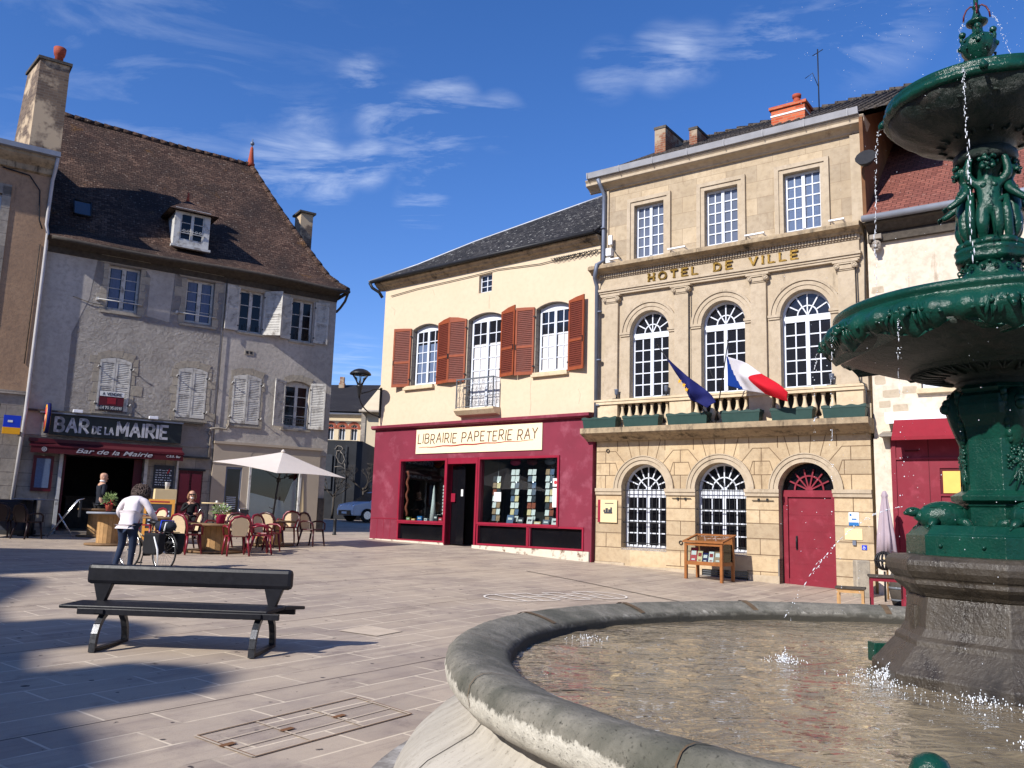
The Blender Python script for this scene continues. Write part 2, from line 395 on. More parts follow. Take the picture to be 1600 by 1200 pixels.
# flags let some light through
for nm in ('flag_blue', 'flag_white', 'flag_red', 'eu_blue', 'fabric_cream'):
    m = M[nm]; t = m.node_tree; b = [q for q in t.nodes if q.type == 'BSDF_PRINCIPLED'][0]; o = [q for q in t.nodes if q.type == 'OUTPUT_MATERIAL'][0]
    tr = t.nodes.new('ShaderNodeBsdfTranslucent'); ms = t.nodes.new('ShaderNodeMixShader'); ms.inputs[0].default_value = .3
    t.links.new(b.inputs['Base Color'].links[0].from_socket, tr.inputs[0]); t.links.new(b.outputs[0], ms.inputs[1]); t.links.new(tr.outputs[0], ms.inputs[2]); t.links.new(ms.outputs[0], o.inputs[0])
# opaque dark window pane that reflects
def pane(name, c, rough=.06, spec=.6):
    t = NT(name); v = t.map(); f = t.noise(v, 1.7, 2)
    return t.fin(t.mix(f, tuple(x*.6 for x in c[:3])+(1,), c), rough, 0, t.bump(t.noise(v, .9, 1), .04, .05), spec)
pane('pane_dark', (.014, .015, .020, 1))
pane('pane_black', (.006, .006, .008, 1), .1, .4)
pane('pane_bluegrey', (.13, .15, .20, 1), .12)
pane('pane_sky', (.05, .06, .08, 1), .04, .9)
def glass(name, tint=(.85, .9, .9, 1), refl=.10):
    t = NT(name); tr = t.n('ShaderNodeBsdfTransparent'); tr.inputs[0].default_value = tint
    gl = t.n('ShaderNodeBsdfGlossy'); gl.inputs['Roughness'].default_value = .02
    fr = t.n('ShaderNodeFresnel'); fr.inputs[0].default_value = 1.28; ms = t.n('ShaderNodeMixShader')
    t.l(t.math('ADD', fr.outputs[0], refl*.3), ms.inputs[0]); t.l(tr.outputs[0], ms.inputs[1]); t.l(gl.outputs[0], ms.inputs[2]); t.l(ms.outputs[0], t.out.inputs[0])
    M[name] = t.mat
glass('clear_glass')
# limestone
def stone(name, c1, c2, c3, blocks=None, st=.25, bs=14, stain=None, rough=.85):
    t = NT(name); v = t.map(); f = t.noise(v, .9, 5, .6); g = t.noise(v, 7, 6, .65)
    co = t.mix(t.ramp(f, .35, .65), c1, c2); co = t.mix(t.ramp(g, .45, .75), co, c3)
    h = t.noise(v, bs, 8, .65)
    if blocks:
        uv = t.map('UV'); br = t.n('ShaderNodeTexBrick', offset=.5); t.l(uv, br.inputs['Vector'])
        br.inputs['Scale'].default_value = 1; br.inputs['Brick Width'].default_value = blocks[0]; br.inputs['Row Height'].default_value = blocks[1]; br.inputs['Mortar Size'].default_value = blocks[2]
        br.inputs['Mortar Smooth'].default_value = .3; br.inputs['Color1'].default_value = (.80, .78, .76, 1); br.inputs['Color2'].default_value = (1.12, 1.08, 1.0, 1); br.inputs['Mortar'].default_value = blocks[3]
        br.inputs['Bias'].default_value = 0
        co = t.mix(1.0, co, br.outputs['Color'], 'MULTIPLY')
    if stain:
        vs = t.map('Object', (1, 1, .25)); co = t.mix(t.ramp(t.noise(vs, stain[1], 6, .7), stain[2], stain[3]), co, stain[0])
    return t.fin(co, rough, 0, t.bump(h, st, .03), .2)
stone('limestone', rgb(216, 199, 173, .66), rgb(205, 186, 157, .64), rgb(192, 173, 147, .62), (.78, .42, .006, (.66, .6, .55, 1)), .2, 16, (rgb(156, 134, 110, .6), 2.2, .60, .78))
stone('limestone_plain', rgb(218, 200, 174, .66), rgb(207, 188, 159, .64), rgb(194, 175, 149, .62), None, .2, 16, (rgb(130, 112, 92, .55), 2.4, .6, .78))
stone('limestone_warm', rgb(222, 202, 170, .67), rgb(213, 189, 154, .65), rgb(198, 174, 143, .62), (1.9, .37, .0, (1, 1, 1, 1)), .3, 14, (rgb(150, 128, 100, .6), 2.4, .60, .76))
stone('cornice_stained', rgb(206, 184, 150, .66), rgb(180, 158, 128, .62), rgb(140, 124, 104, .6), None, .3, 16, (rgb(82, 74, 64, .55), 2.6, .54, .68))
stone('balcony_stone', rgb(236, 216, 182, .74), rgb(224, 202, 166, .72), rgb(210, 188, 156, .7), None, .12, 20)
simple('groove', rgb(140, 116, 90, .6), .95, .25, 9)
stone('quoin_stone', rgb(178, 168, 150, .92), rgb(160, 150, 134, .88), rgb(142, 134, 122, .84), None, .35, 16)
stone('basin_stone', rgb(190, 180, 165, .55), rgb(150, 142, 130, .5), rgb(110, 104, 95, .5), None, .5, 30, (rgb(80, 76, 70, .5), 3, .55, .75))
stone('cream_render', rgb(246, 224, 192, .66), rgb(243, 220, 187, .65), rgb(240, 215, 183, .64), None, .04, 30, (rgb(214, 190, 150, .7), 1.4, .66, .85))
stone('old_cream', rgb(240, 226, 206, .74), rgb(230, 214, 192, .72), rgb(214, 198, 176, .68), None, .2, 14, (rgb(178, 160, 136, .62), 3.2, .60, .74))
stone('brown_render', rgb(178, 146, 116, .85), rgb(162, 132, 106, .82), rgb(148, 122, 100, .8), None, .25, 12, (rgb(96, 78, 70, .5), 1.6, .6, .8))
stone('grey_render', rgb(176, 168, 158, 1.1), rgb(158, 151, 142, 1.05), rgb(148, 142, 134, 1.0), None, .4, 10, (rgb(120, 112, 104, .8), 1.6, .62, .82))
stone('dark_stone', rgb(128, 120, 110, .55), rgb(100, 94, 88, .5), rgb(80, 76, 72, .5), None, .4, 12)
stone('frame_stone', rgb(172, 164, 154, .85), rgb(154, 147, 138, .8), rgb(140, 133, 125, .78), (.9, .38, .01, (.55, .5, .48, 1)), .25, 14)
# roughcast with deep relief
t = NT('roughcast'); v = t.map(); f = t.noise(v, 1.2, 5, .6)
vo = t.n('ShaderNodeTexVoronoi', feature='SMOOTH_F1'); vo.inputs['Scale'].default_value = 9; t.l(t.mix(.35, v, t.n('ShaderNodeTexNoise').outputs['Color']), vo.inputs['Vector'])
hh = t.math('ADD', t.math('MULTIPLY', t.noise(v, 8.5, 9, .74, .8), 1.4), t.math('MULTIPLY', vo.outputs['Distance'], .5))
t.fin(t.mix(t.ramp(f, .35, .65), rgb(180, 174, 168, 1.45), rgb(164, 158, 153, 1.4)), .95, 0, t.bump(hh, 1.0, .38), .1)
# tiles: row courses with per-tile tone
def tiles(name, cols, w, h, moss=None, st=.8, rough=.9):
    t = NT(name); uv = t.map('UV'); wob = t.n('ShaderNodeVectorMath', operation='MULTIPLY_ADD')
    nz = t.n('ShaderNodeTexNoise'); nz.inputs['Scale'].default_value = 1.3; t.l(uv, nz.inputs['Vector'])
    t.l(nz.outputs['Color'], wob.inputs[0]); wob.inputs[1].default_value = (.03, .05, 0); t.l(uv, wob.inputs[2])
    br = t.n('ShaderNodeTexBrick', offset=.5); t.l(wob.outputs[0], br.inputs['Vector']); br.inputs['Scale'].default_value = 1
    br.inputs['Brick Width'].default_value = w; br.inputs['Row Height'].default_value = h; br.inputs['Mortar Size'].default_value = h*.07; br.inputs['Mortar Smooth'].default_value = .4
    br.inputs['Color1'].default_value = (0, 0, 0, 1); br.inputs['Color2'].default_value = (1, 1, 1, 1); br.inputs['Mortar'].default_value = (0, 0, 0, 1)
    sp = t.n('ShaderNodeSeparateXYZ'); t.l(wob.outputs[0], sp.inputs[0])
    saw = t.math('FRACT', t.math('DIVIDE', sp.outputs['Y'], h))     # each course rises towards its lower edge
    base = t.mix(br.outputs['Color'], cols[0], cols[1]); v = t.map()
    base = t.mix(t.ramp(t.noise(v, .6, 5, .65), .40, .65), base, cols[2])
    base = t.mix(t.ramp(t.noise(uv, 9, 3, .6), .60, .74), base, cols[3])
    if moss: base = t.mix(t.ramp(t.noise(v, moss[1], 7, .7), moss[2], moss[3]), base, moss[0])
    base = t.mix(br.outputs['Fac'], base, tuple(x*.35 for x in cols[0][:3])+(1,))
    hgt = t.math('ADD', t.math('SUBTRACT', t.math('MULTIPLY', br.outputs['Color'], .25), t.math('MULTIPLY', saw, .8)), t.math('MULTIPLY', t.noise(uv, 16, 4), .5))
    t.fin(base, rough, 0, t.bump(hgt, st, .06), .15)
tiles('old_tiles', [rgb(84, 62, 54, .5), rgb(132, 104, 88, .58), rgb(78, 64, 58, .5), rgb(176, 160, 144, .62)], .17, .115, (rgb(146, 104, 52, .55), 1.1, .60, .76), 1.0)
tiles('slates', [rgb(56, 55, 58, .5), rgb(92, 89, 88, .55), rgb(64, 63, 64, .5), rgb(160, 158, 152, .62)], .22, .14, (rgb(200, 198, 190, .7), 7, .60, .64), .7)
tiles('red_tiles', [rgb(138, 84, 74, .6), rgb(178, 112, 96, .64), rgb(156, 98, 86, .62), rgb(190, 140, 124, .66)], .19, .11, None, .8)
tiles('grey_tiles', [rgb(92, 84, 78, .55), rgb(122, 112, 102, .58), rgb(82, 76, 72, .5), rgb(132, 124, 116, .58)], .25, .30, None, 1.0)
tiles('far_slates', [rgb(58, 56, 60, .55), rgb(72, 70, 72, .55), rgb(60, 58, 62, .5), rgb(82, 80, 82, .55)], .3, .2, None, .3)
def bricks(name, c1, c2, mort, w=.22, h=.07, patch=None):
    t = NT(name); uv = t.map('UV'); br = t.n('ShaderNodeTexBrick', offset=.5); t.l(uv, br.inputs['Vector']); br.inputs['Scale'].default_value = 1
    br.inputs['Brick Width'].default_value = w; br.inputs['Row Height'].default_value = h; br.inputs['Mortar Size'].default_value = .008
    br.inputs['Color1'].default_value = c1; br.inputs['Color2'].default_value = c2; br.inputs['Mortar'].default_value = mort
    co = br.outputs['Color']; v = t.map()
    if patch: co = t.mix(t.ramp(t.noise(v, patch[1], 5, .65), patch[2], patch[3]), co, patch[0])
    t.fin(co, .9, 0, t.bump(t.math('ADD', br.outputs['Fac'], t.noise(v, 20, 5)), -.5, .02), .15)
bricks('brick_chimney', rgb(198, 84, 52, .7), rgb(222, 116, 76, .75), rgb(190, 150, 120, .6))
bricks('brick_old', rgb(150, 92, 70, .6), rgb(176, 120, 90, .62), rgb(170, 150, 128, .6), .22, .07, (rgb(196, 176, 150, .62), 1.6, .48, .56))
bricks('stone_chimney', rgb(150, 128, 108, .6), rgb(120, 102, 90, .55), rgb(150, 138, 125, .55), .24, .085, (rgb(214, 190, 158, .66), .55, .50, .56))
# paving: long slabs laid diagonally, pale joints, dark movement joints
t = NT('paving'); v = t.map('Object'); rot = t.n('ShaderNodeMapping'); rot.inputs['Rotation'].default_value = (0, 0, -R(90-38)); t.l(v, rot.inputs[0])
br = t.n('ShaderNodeTexBrick', offset=.37, offset_frequency=2); t.l(rot.outputs[0], br.inputs['Vector']); br.inputs['Scale'].default_value = 1
br.inputs['Brick Width'].default_value = .86; br.inputs['Row Height'].default_value = .42; br.inputs['Mortar Size'].default_value = .011; br.inputs['Mortar Smooth'].default_value = .3
br.inputs['Color1'].default_value = rgb(178, 156, 146, .62); br.inputs['Color2'].default_value = rgb(194, 170, 156, .66); br.inputs['Mortar'].default_value = rgb(216, 196, 172, .78)
br2 = t.n('ShaderNodeTexBrick', offset=.37, offset_frequency=2); t.l(rot.outputs[0], br2.inputs['Vector']); br2.inputs['Scale'].default_value = 1
br2.inputs['Brick Width'].default_value = .86; br2.inputs['Row Height'].default_value = .42; br2.inputs['Mortar Size'].default_value = 0; br2.inputs['Color1'].default_value = (0, 0, 0, 1); br2.inputs['Color2'].default_value = (1, 1, 1, 1)
sp = t.n('ShaderNodeSeparateXYZ'); t.l(rot.outputs[0], sp.inputs[0])
n_big = t.noise(v, .35, 5, .6); n_mid = t.noise(v, 2.2, 6, .65); n_f = t.noise(v, 60, 4, .6)
vst = t.n('ShaderNodeMapping'); vst.inputs['Scale'].default_value = (.25, 3.0, 1); t.l(rot.outputs[0], vst.inputs[0]); n_st = t.noise(vst.outputs[0], 1.6, 6, .7)
jf = t.math('MULTIPLY', br.outputs['Fac'], t.ramp(t.noise(v, .9, 4, .6), .34, .50))
slab = t.mix(t.ramp(br2.outputs['Color'], 0, 1), rgb(174, 158, 142, .74), rgb(192, 175, 156, .80))
slab = t.mix(t.ramp(n_mid, .45, .75), slab, rgb(164, 148, 138, .70)); slab = t.mix(t.ramp(n_big, .45, .65), slab, rgb(196, 178, 156, .80))
slab = t.mix(t.math('MULTIPLY', t.ramp(n_st, .5, .72), .45), slab, rgb(140, 122, 116, .5))
slab = t.mix(t.math('MULTIPLY', t.ramp(t.noise(v, 130, 2, .5), .55, .75), .35), slab, rgb(120, 104, 98, .5))
slab = t.mix(t.ramp(t.noise(v, 7.5, 3, .5), .70, .72), slab, rgb(90, 80, 76, .5))
slab = t.mix(t.math('MULTIPLY', t.ramp(t.noise(v, 1.1, 7, .75), .58, .72), .5), slab, rgb(112, 98, 90, .55))
slab = t.mix(t.math('MULTIPLY', jf, .95), slab, rgb(220, 204, 180, .86))
slab = t.mix(t.math('MULTIPLY', t.math('SUBTRACT', br.outputs['Fac'], jf), .5), slab, rgb(116, 100, 92, .45))
frac = t.math('FRACT', t.math('DIVIDE', t.math('ADD', sp.outputs['Y'], 100*2.94+DARK_OFF), 2.94))
dl = t.math('LESS_THAN', t.math('ABSOLUTE', t.math('SUBTRACT', frac, .5)), .0045)
slab = t.mix(t.math('MULTIPLY', dl, .8), slab, rgb(86, 66, 56, .5))
t.fin(slab, t.math('ADD', t.math('MULTIPLY', n_mid, .25), .5), 0, t.bump(t.math('ADD', t.math('MULTIPLY', n_f, .4), t.math('MULTIPLY', br.outputs['Fac'], -.6)), .25, .01), .3)
simple('asphalt', (.035, .036, .04, 1), .85, .25, 3, bump=.3, bs=60)
# fountain cast iron, painted green and wet
t = NT('fountain_green'); v = t.map(); f = t.noise(v, 5, 6, .6); g = t.noise(v, 22, 6, .7)
co = t.mix(t.ramp(f, .35, .7), (.006, .050, .033, 1), (.003, .030, .021, 1)); co = t.mix(t.ramp(t.noise(v, 9, 8, .7), .60, .76), co, (.014, .034, .020, 1)); vs = t.map('Object', (1, 1, .12)); co = t.mix(t.math('MULTIPLY', t.ramp(t.noise(vs, 30, 5, .7), .60, .78), .35), co, (.10, .16, .13, 1)); co = t.mix(t.math('MULTIPLY', t.ramp(t.noise(v, 55, 4, .7), .68, .76), .6), co, (.09, .075, .05, 1))
t.fin(co, t.math('ADD', t.math('MULTIPLY', g, .24), .10), 0, t.bump(t.math('ADD', g, t.noise(v, 70, 4)), .35, .014), .3)
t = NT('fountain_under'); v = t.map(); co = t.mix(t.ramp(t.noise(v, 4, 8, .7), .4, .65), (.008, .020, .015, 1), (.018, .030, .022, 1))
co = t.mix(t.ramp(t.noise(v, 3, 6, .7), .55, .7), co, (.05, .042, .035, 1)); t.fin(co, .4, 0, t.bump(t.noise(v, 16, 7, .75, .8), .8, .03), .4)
# rim: weathered dark moss on top breaking into bare pale stone on the outer lip (real growth edge, ragged)
t = NT('basin_rim'); v = t.map(); sp = t.n('ShaderNodeSeparateXYZ'); t.l(v, sp.inputs[0])
ang = t.math('ARCTAN2', sp.outputs['Y'], sp.outputs['X']); rad = t.n('ShaderNodeVectorMath', operation='LENGTH'); flat = t.n('ShaderNodeCombineXYZ'); t.l(sp.outputs['X'], flat.inputs[0]); t.l(sp.outputs['Y'], flat.inputs[1]); t.l(flat.outputs[0], rad.inputs[0])
cv = t.n('ShaderNodeCombineXYZ'); t.l(t.math('MULTIPLY', ang, 26), cv.inputs[0]); t.l(t.math('MULTIPLY', sp.outputs['Z'], 5), cv.inputs[1]); ndr = t.noise(cv.outputs[0], 1.6, 9, .75)
edge = t.math('ADD', sp.outputs['Z'], t.math('ADD', t.math('MULTIPLY', t.math('SUBTRACT', ndr, .5), .13), t.math('MULTIPLY', t.math('SUBTRACT', t.noise(v, 2.2, 3), .5), .09)))
mf = t.ramp(edge, .718, .732)
cs = t.math('MULTIPLY', mf, 1.0)
n1_ = t.noise(v, 11, 7, .7); n2_ = t.noise(v, 2.2, 5, .6); n3_ = t.noise(v, 75, 4, .6)
mossy = t.mix(t.ramp(n1_, .4, .65), rgb(132, 128, 116, .6), rgb(162, 156, 142, .64)); mossy = t.mix(t.ramp(n2_, .45, .7), mossy, rgb(104, 104, 92, .52)); mossy = t.mix(t.ramp(n3_, .58, .72), mossy, rgb(70, 68, 60, .5))
bare = t.mix(t.ramp(n1_, .4, .7), rgb(226, 220, 204, .72), rgb(190, 184, 170, .66)); bare = t.mix(t.ramp(n3_, .58, .72), bare, rgb(120, 116, 106, .5))
bare = t.mix(t.ramp(t.math('ADD', edge, t.math('MULTIPLY', n1_, .12)), .70, .60), bare, rgb(150, 142, 126, .55))
co = t.mix(cs, bare, mossy)
co = t.mix(t.ramp(t.math('SUBTRACT', 2.70, rad.outputs['Value']), 0, .04), co, rgb(84, 80, 70, .5))
t.fin(co, .8, 0, t.bump(t.math('ADD', n1_, t.math('MULTIPLY', n3_, .5)), .5, .02), .25)
t = NT('basin_skirt'); v = t.map(); sp = t.n('ShaderNodeSeparateXYZ'); t.l(v, sp.inputs[0]); ang = t.math('ARCTAN2', sp.outputs['Y'], sp.outputs['X'])
cv = t.n('ShaderNodeCombineXYZ'); t.l(t.math('MULTIPLY', ang, 16), cv.inputs[0]); t.l(t.math('MULTIPLY', sp.outputs['Z'], 1.2), cv.inputs[1]); ns = t.noise(cv.outputs[0], 1.5, 8, .7)
co = t.mix(t.ramp(ns, .38, .66), rgb(212, 204, 190, .64), rgb(190, 182, 168, .60)); co = t.mix(t.ramp(t.noise(v, 30, 6, .7), .58, .75), co, rgb(140, 132, 120, .52)); co = t.mix(t.ramp(t.noise(v, 3, 7, .7), .55, .75), co, rgb(150, 142, 128, .54))
t.fin(co, .8, 0, t.bump(t.noise(v, 26, 7, .7), .35, .015), .25)
# wet pedestal stone
t = NT('wet_stone'); v = t.map(); vs = t.map('Object', (1, 1, .35)); f = t.noise(vs, 3.2, 7, .7); g = t.noise(v, 40, 5, .7)
co = t.mix(t.ramp(f, .38, .62), rgb(72, 64, 54, .40), rgb(112, 100, 84, .42)); co = t.mix(t.ramp(t.noise(vs, 1.6, 5, .6), .44, .62), co, rgb(44, 36, 32, .38)); co = t.mix(t.ramp(g, .62, .75), co, rgb(150, 138, 120, .46))
t.fin(co, t.ramp(f, .3, .8), 0, t.bump(t.math('ADD', g, t.noise(v, 9, 6)), .6, .012), .6)
# water: murky, rippled
t = NT('pool_water'); v = t.map()
ws = t.n('ShaderNodeMapping'); ws.inputs['Scale'].default_value = (1.0, 2.0, 1); ws.inputs['Rotation'].default_value = (0, 0, R(-25)); t.l(v, ws.inputs[0])
a = t.noise(ws.outputs[0], 6.5, 2, .5, .8); b = t.noise(ws.outputs[0], 15, 2, .5, .6)
co = t.mix(t.ramp(t.noise(v, 1.4, 4, .6, .8), .38, .66), rgb(134, 120, 98, .62), rgb(166, 150, 122, .68)); co = t.mix(t.ramp(t.noise(v, 5, 5, .65, .6), .58, .72), co, rgb(84, 72, 58, .45))
t.fin(co, .015, 0, t.bump(t.math('ADD', a, t.math('MULTIPLY', b, .22)), .42, .06), 1.0); t.b.inputs['IOR'].default_value = 1.5
t = NT('water_clear'); t.fin((.9, .95, 1, 1), .05, 0, None, .5); t.b.inputs['Transmission Weight'].default_value = .75; t.b.inputs['IOR'].default_value = 1.33
simple('foam', (.8, .85, .9, 1), .35, .1, 40, spec=.6)
simple('rust_joint', rgb(122, 100, 76, .6), .9, .25, 20)
simple('groove_dark', rgb(70, 66, 60, .5), .9, .25, 20)
simple('kerb_stone', rgb(140, 134, 128, .6), .8, .2, 5, bump=.2, dirt=(rgb(200, 196, 190, .7), 2.2, .5, .62))
t = NT('water_drop'); t.fin((.92, .95, 1, 1), .05, 0, None, .9); t.b.inputs['Transmission Weight'].default_value = .35; t.b.inputs['IOR'].default_value = 1.33
stone('patch_stone', rgb(214, 198, 174, .70), rgb(200, 182, 156, .68), rgb(186, 170, 146, .64), None, .3, 16)
simple('pale_slab', rgb(206, 188, 166, .78), .8, .08, 6)
simple('cover_joint', rgb(206, 188, 166, .68), .85, .15, 9)
simple('bench_leg', (.035, .037, .042, 1), .35, .5, 20, metal=.4, bump=.1, bs=60, spec=.5)
simple('gutter_grey', rgb(172, 172, 175, .66), .5, .15, 3)
# ---------------- lettering: strokes in a 1 x 1 box ----------------
def arc(cx, cy, rx, ry, a, b, n=8): return [(cx+rx*math.cos(R(a+(b-a)*i/n)), cy+ry*math.sin(R(a+(b-a)*i/n))) for i in range(n+1)]
ST = {
 'A': [[(0, 0), (.38, 1), (.76, 0)], [(.14, .36), (.62, .36)]],
 'B': [[(0, 0), (0, 1)], [(0, 1)]+arc(.34, .76, .26, .24, 90, -90)+[(0, .52)], arc(.36, .26, .30, .26, 90, -90)+[(0, 0)]],
 'C': [arc(.42, .5, .42, .5, 50, 310, 12)],
 'D': [[(0, 0), (0, 1)], [(0, 1)]+arc(.26, .5, .44, .5, 90, -90, 10)+[(0, 0)]],
 'E': [[(.56, 1), (0, 1), (0, 0), (.56, 0)], [(0, .52), (.44, .52)]],
 'G': [arc(.42, .5, .42, .5, 50, 330, 12)+[(.8, .42), (.5, .42)]],
 'H': [[(0, 0), (0, 1)], [(.62, 0), (.62, 1)], [(0, .5), (.62, .5)]],
 'I': [[(.0, 0), (.0, 1)]],
 'L': [[(0, 1), (0, 0), (.52, 0)]],
 'M': [[(0, 0), (0, 1), (.4, .25), (.8, 1), (.8, 0)]],
 'N': [[(0, 0), (0, 1), (.62, 0), (.62, 1)]],
 'O': [arc(.42, .5, .42, .5, 0, 360, 16)],
 'P': [[(0, 0), (0, 1)], [(0, 1)]+arc(.34, .73, .27, .27, 90, -90)+[(0, .46)]],
 'R': [[(0, 0), (0, 1)], [(0, 1)]+arc(.34, .73, .27, .27, 90, -90)+[(0, .46)], [(.26, .46), (.64, 0)]],
 'S': [arc(.3, .74, .27, .25, 40, 270, 8)+arc(.3, .25, .28, .25, 90, -140, 8)],
 'T': [[(0, 1), (.66, 1)], [(.33, 1), (.33, 0)]],
 'U': [[(0, 1), (0, .3)]+arc(.31, .3, .31, .3, 180, 360, 8)+[(.62, 1)]],
 'V': [[(0, 1), (.36, 0), (.72, 1)]],
 'Y': [[(0, 1), (.34, .5), (.68, 1)], [(.34, .5), (.34, 0)]],
 '0': [arc(.3, .5, .3, .5, 0, 360, 14)], '1': [[(.05, .8), (.3, 1), (.3, 0)]],
 '2': [arc(.3, .72, .28, .28, 160, -30, 8)+[(0, 0), (.6, 0)]],
 '3': [arc(.28, .75, .27, .25, 140, -90, 8), arc(.28, .25, .29, .25, 90, -140, 8)],
 '4': [[(.45, 0), (.45, 1), (0, .3), (.62, .3)]], '5': [[(.55, 1), (.08, 1), (.04, .56)]+arc(.28, .3, .29, .3, 110, -140, 8)],
 '6': [arc(.3, .3, .28, .3, 0, 360, 12), [(.03, .35), (.2, .8), (.42, 1)]], '7': [[(0, 1), (.58, 1), (.2, 0)]],
 '8': [arc(.3, .75, .24, .25, 0, 360, 12), arc(.3, .27, .29, .27, 0, 360, 12)], '9': [arc(.3, .7, .28, .3, 0, 360, 12), [(.57, .65), (.42, .2), (.2, 0)]],
 '.': [[(0, 0), (.06, .06)]], '-': [[(0, .45), (.4, .45)]],
}
WID = {k: max(p[0] for s_ in v for p in s_) for k, v in ST.items()}
def stroke_text(mb, txt, u, z, h, wd, y0, y1, gap=.28, sp=.55, m=0, sx=1.0, jit=0.0, fit=None, serif=0.0, slant=0.0, scale_of=None):
    """write txt with its lower left corner at (u,z); fit stretches it to the given width"""
    def lay():
        x = 0
        for ch in txt:
            if ch == ' ': x += sp; continue
            k = scale_of(ch) if scale_of else 1
            x += WID[ch.upper()]*sx*k+gap
        return x-gap
    kx = fit/(lay()*h) if fit else 1.0
    x = 0; rr = random.Random(5)
    for ch in txt:
        if ch == ' ': x += sp; continue
        k = scale_of(ch) if scale_of else 1; dz = rr.uniform(-jit, jit)*h; rot = rr.uniform(-jit, jit)*.6
        for s_ in ST[ch.upper()]:
            P = [(u+(x+(p[0]*sx+slant*p[1])*k + rot*p[1])*h*kx, z+dz+p[1]*h*k) for p in s_]
            for a, b in zip(P, P[1:]):
                d = Vector((b[0]-a[0], b[1]-a[1]))
                if d.length < 1e-6: continue
                d.normalize(); e = wd*.32; mb.bar((a[0]-d.x*e, a[1]-d.y*e), (b[0]+d.x*e, b[1]+d.y*e), wd, y0, y1, m); 
            if serif:
                for q in (P[0], P[-1]):
                    if ch.upper() in 'OCG': continue
                    mb.box(q[0]-serif*h, q[0]+serif*h, y0, y1-.001, q[1]-wd*.28, q[1]+wd*.28, m)
        x += WID[ch.upper()]*sx*k+gap
def font_text(name, txt, size, mat, parent, u, y, z, depth=.006, shear=0.0, offset=0.0, width=None, label=None):
    cu = bpy.data.curves.new(name+'_c', 'FONT'); cu.body = txt; cu.size = size; cu.extrude = depth; cu.shear = shear; cu.offset = offset
    tmp = bpy.data.objects.new('tmp', cu); col.objects.link(tmp); dg = bpy.context.evaluated_depsgraph_get()
    me = bpy.data.meshes.new_from_object(tmp.evaluated_get(dg)); bpy.data.objects.remove(tmp); me.name = name
    xs = [v.co.x for v in me.vertices]; k = 1 if width is None else width/(max(xs)-min(xs)); x0 = min(xs)
    for v in me.vertices: c = v.co.copy(); v.co = ((c.x-x0)*k+u, y-c.z, c.y+z)
    me.materials.clear(); me.materials.append(mat); o = bpy.data.objects.new(name, me); col.objects.link(o); o.parent = parent
    return o
# ---------------- ground ----------------
g = MB(); xs = sorted(set([-900, -400, -150, -80, -50, -35]+[-25+i*.75 for i in range(61)]+[24, 35, 50, 80, 150, 400, 900])); ys = sorted(set([-900, -300, -100, -40, -15, -5]+[i*.75 for i in range(57)]+[50, 70, 100, 180, 400, 900]))
idx = [[g.V((x, y, gz(x, y))) for x in xs] for y in ys]
for j in range(len(ys)-1):
    for i in range(len(xs)-1): g.F([idx[j][i], idx[j][i+1], idx[j+1][i+1], idx[j+1][i]], 0, True)
tag(g.build('ground', M['paving']), 'pinkish stone slab paving of the square', kind='structure')
rd = MB(); ry = [29.2+i*.8 for i in range(40)]
for a, b in zip(ry, ry[1:]):
    rd.face([(-16, a, gz(-6, a)+.006), (14, a, gz(0, a)+.006), (14, b, gz(0, b)+.006), (-16, b, gz(-6, b)+.006)])
tag(rd.build('road', M['asphalt']), 'dark asphalt side street beyond the square', kind='structure')
# hopscotch painted on the paving
hp = MB(); ha = Vector((-.25, 13.73)); hb = Vector((2.05, 15.61)); hd = (hb-ha).normalized(); hn = Vector((-hd.y, hd.x)); HL = (hb-ha).length
def hseg(p, q, wd=.035):
    P = ha+hd*p[0]+hn*p[1]; Q = ha+hd*q[0]+hn*q[1]; d = (Q-P).normalized(); n = Vector((-d.y, d.x))*wd/2
    hp.face([(v.x, v.y, gz(v.x, v.y)+.014) for v in (P+n, P-n, Q-n, Q+n)][::-1])
W = .42
for i in range(10):
    a0, a1 = math.pi/2+math.pi*i/10, math.pi/2+math.pi*(i+1)/10
    hseg((.42+.42*math.cos(a0), .42*math.sin(a0)), (.42+.42*math.cos(a1), .42*math.sin(a1)))
    a0, a1 = -math.pi/2+math.pi*i/10, -math.pi/2+math.pi*(i+1)/10
    hseg((HL-.42+.42*math.cos(a0), .42*math.sin(a0)), (HL-.42+.42*math.cos(a1), .42*math.sin(a1)))
xx = .42
for k, wide in enumerate([1, 1, .5, 1, .5, 1]):
    st = (HL-.84)/6; ww = W*(1 if wide == 1 else .5)
    hseg((xx, ww), (xx+st, ww)); hseg((xx, -ww), (xx+st, -ww)); hseg((xx, -W), (xx, W)); 
    if wide == 1: hseg((xx, 0), (xx+st, 0))
    xx += st
hseg((xx, -W), (xx, W))
tag(hp.build('hopscotch_marking', M['marking']), 'pale hopscotch grid painted on the paving', kind='structure')
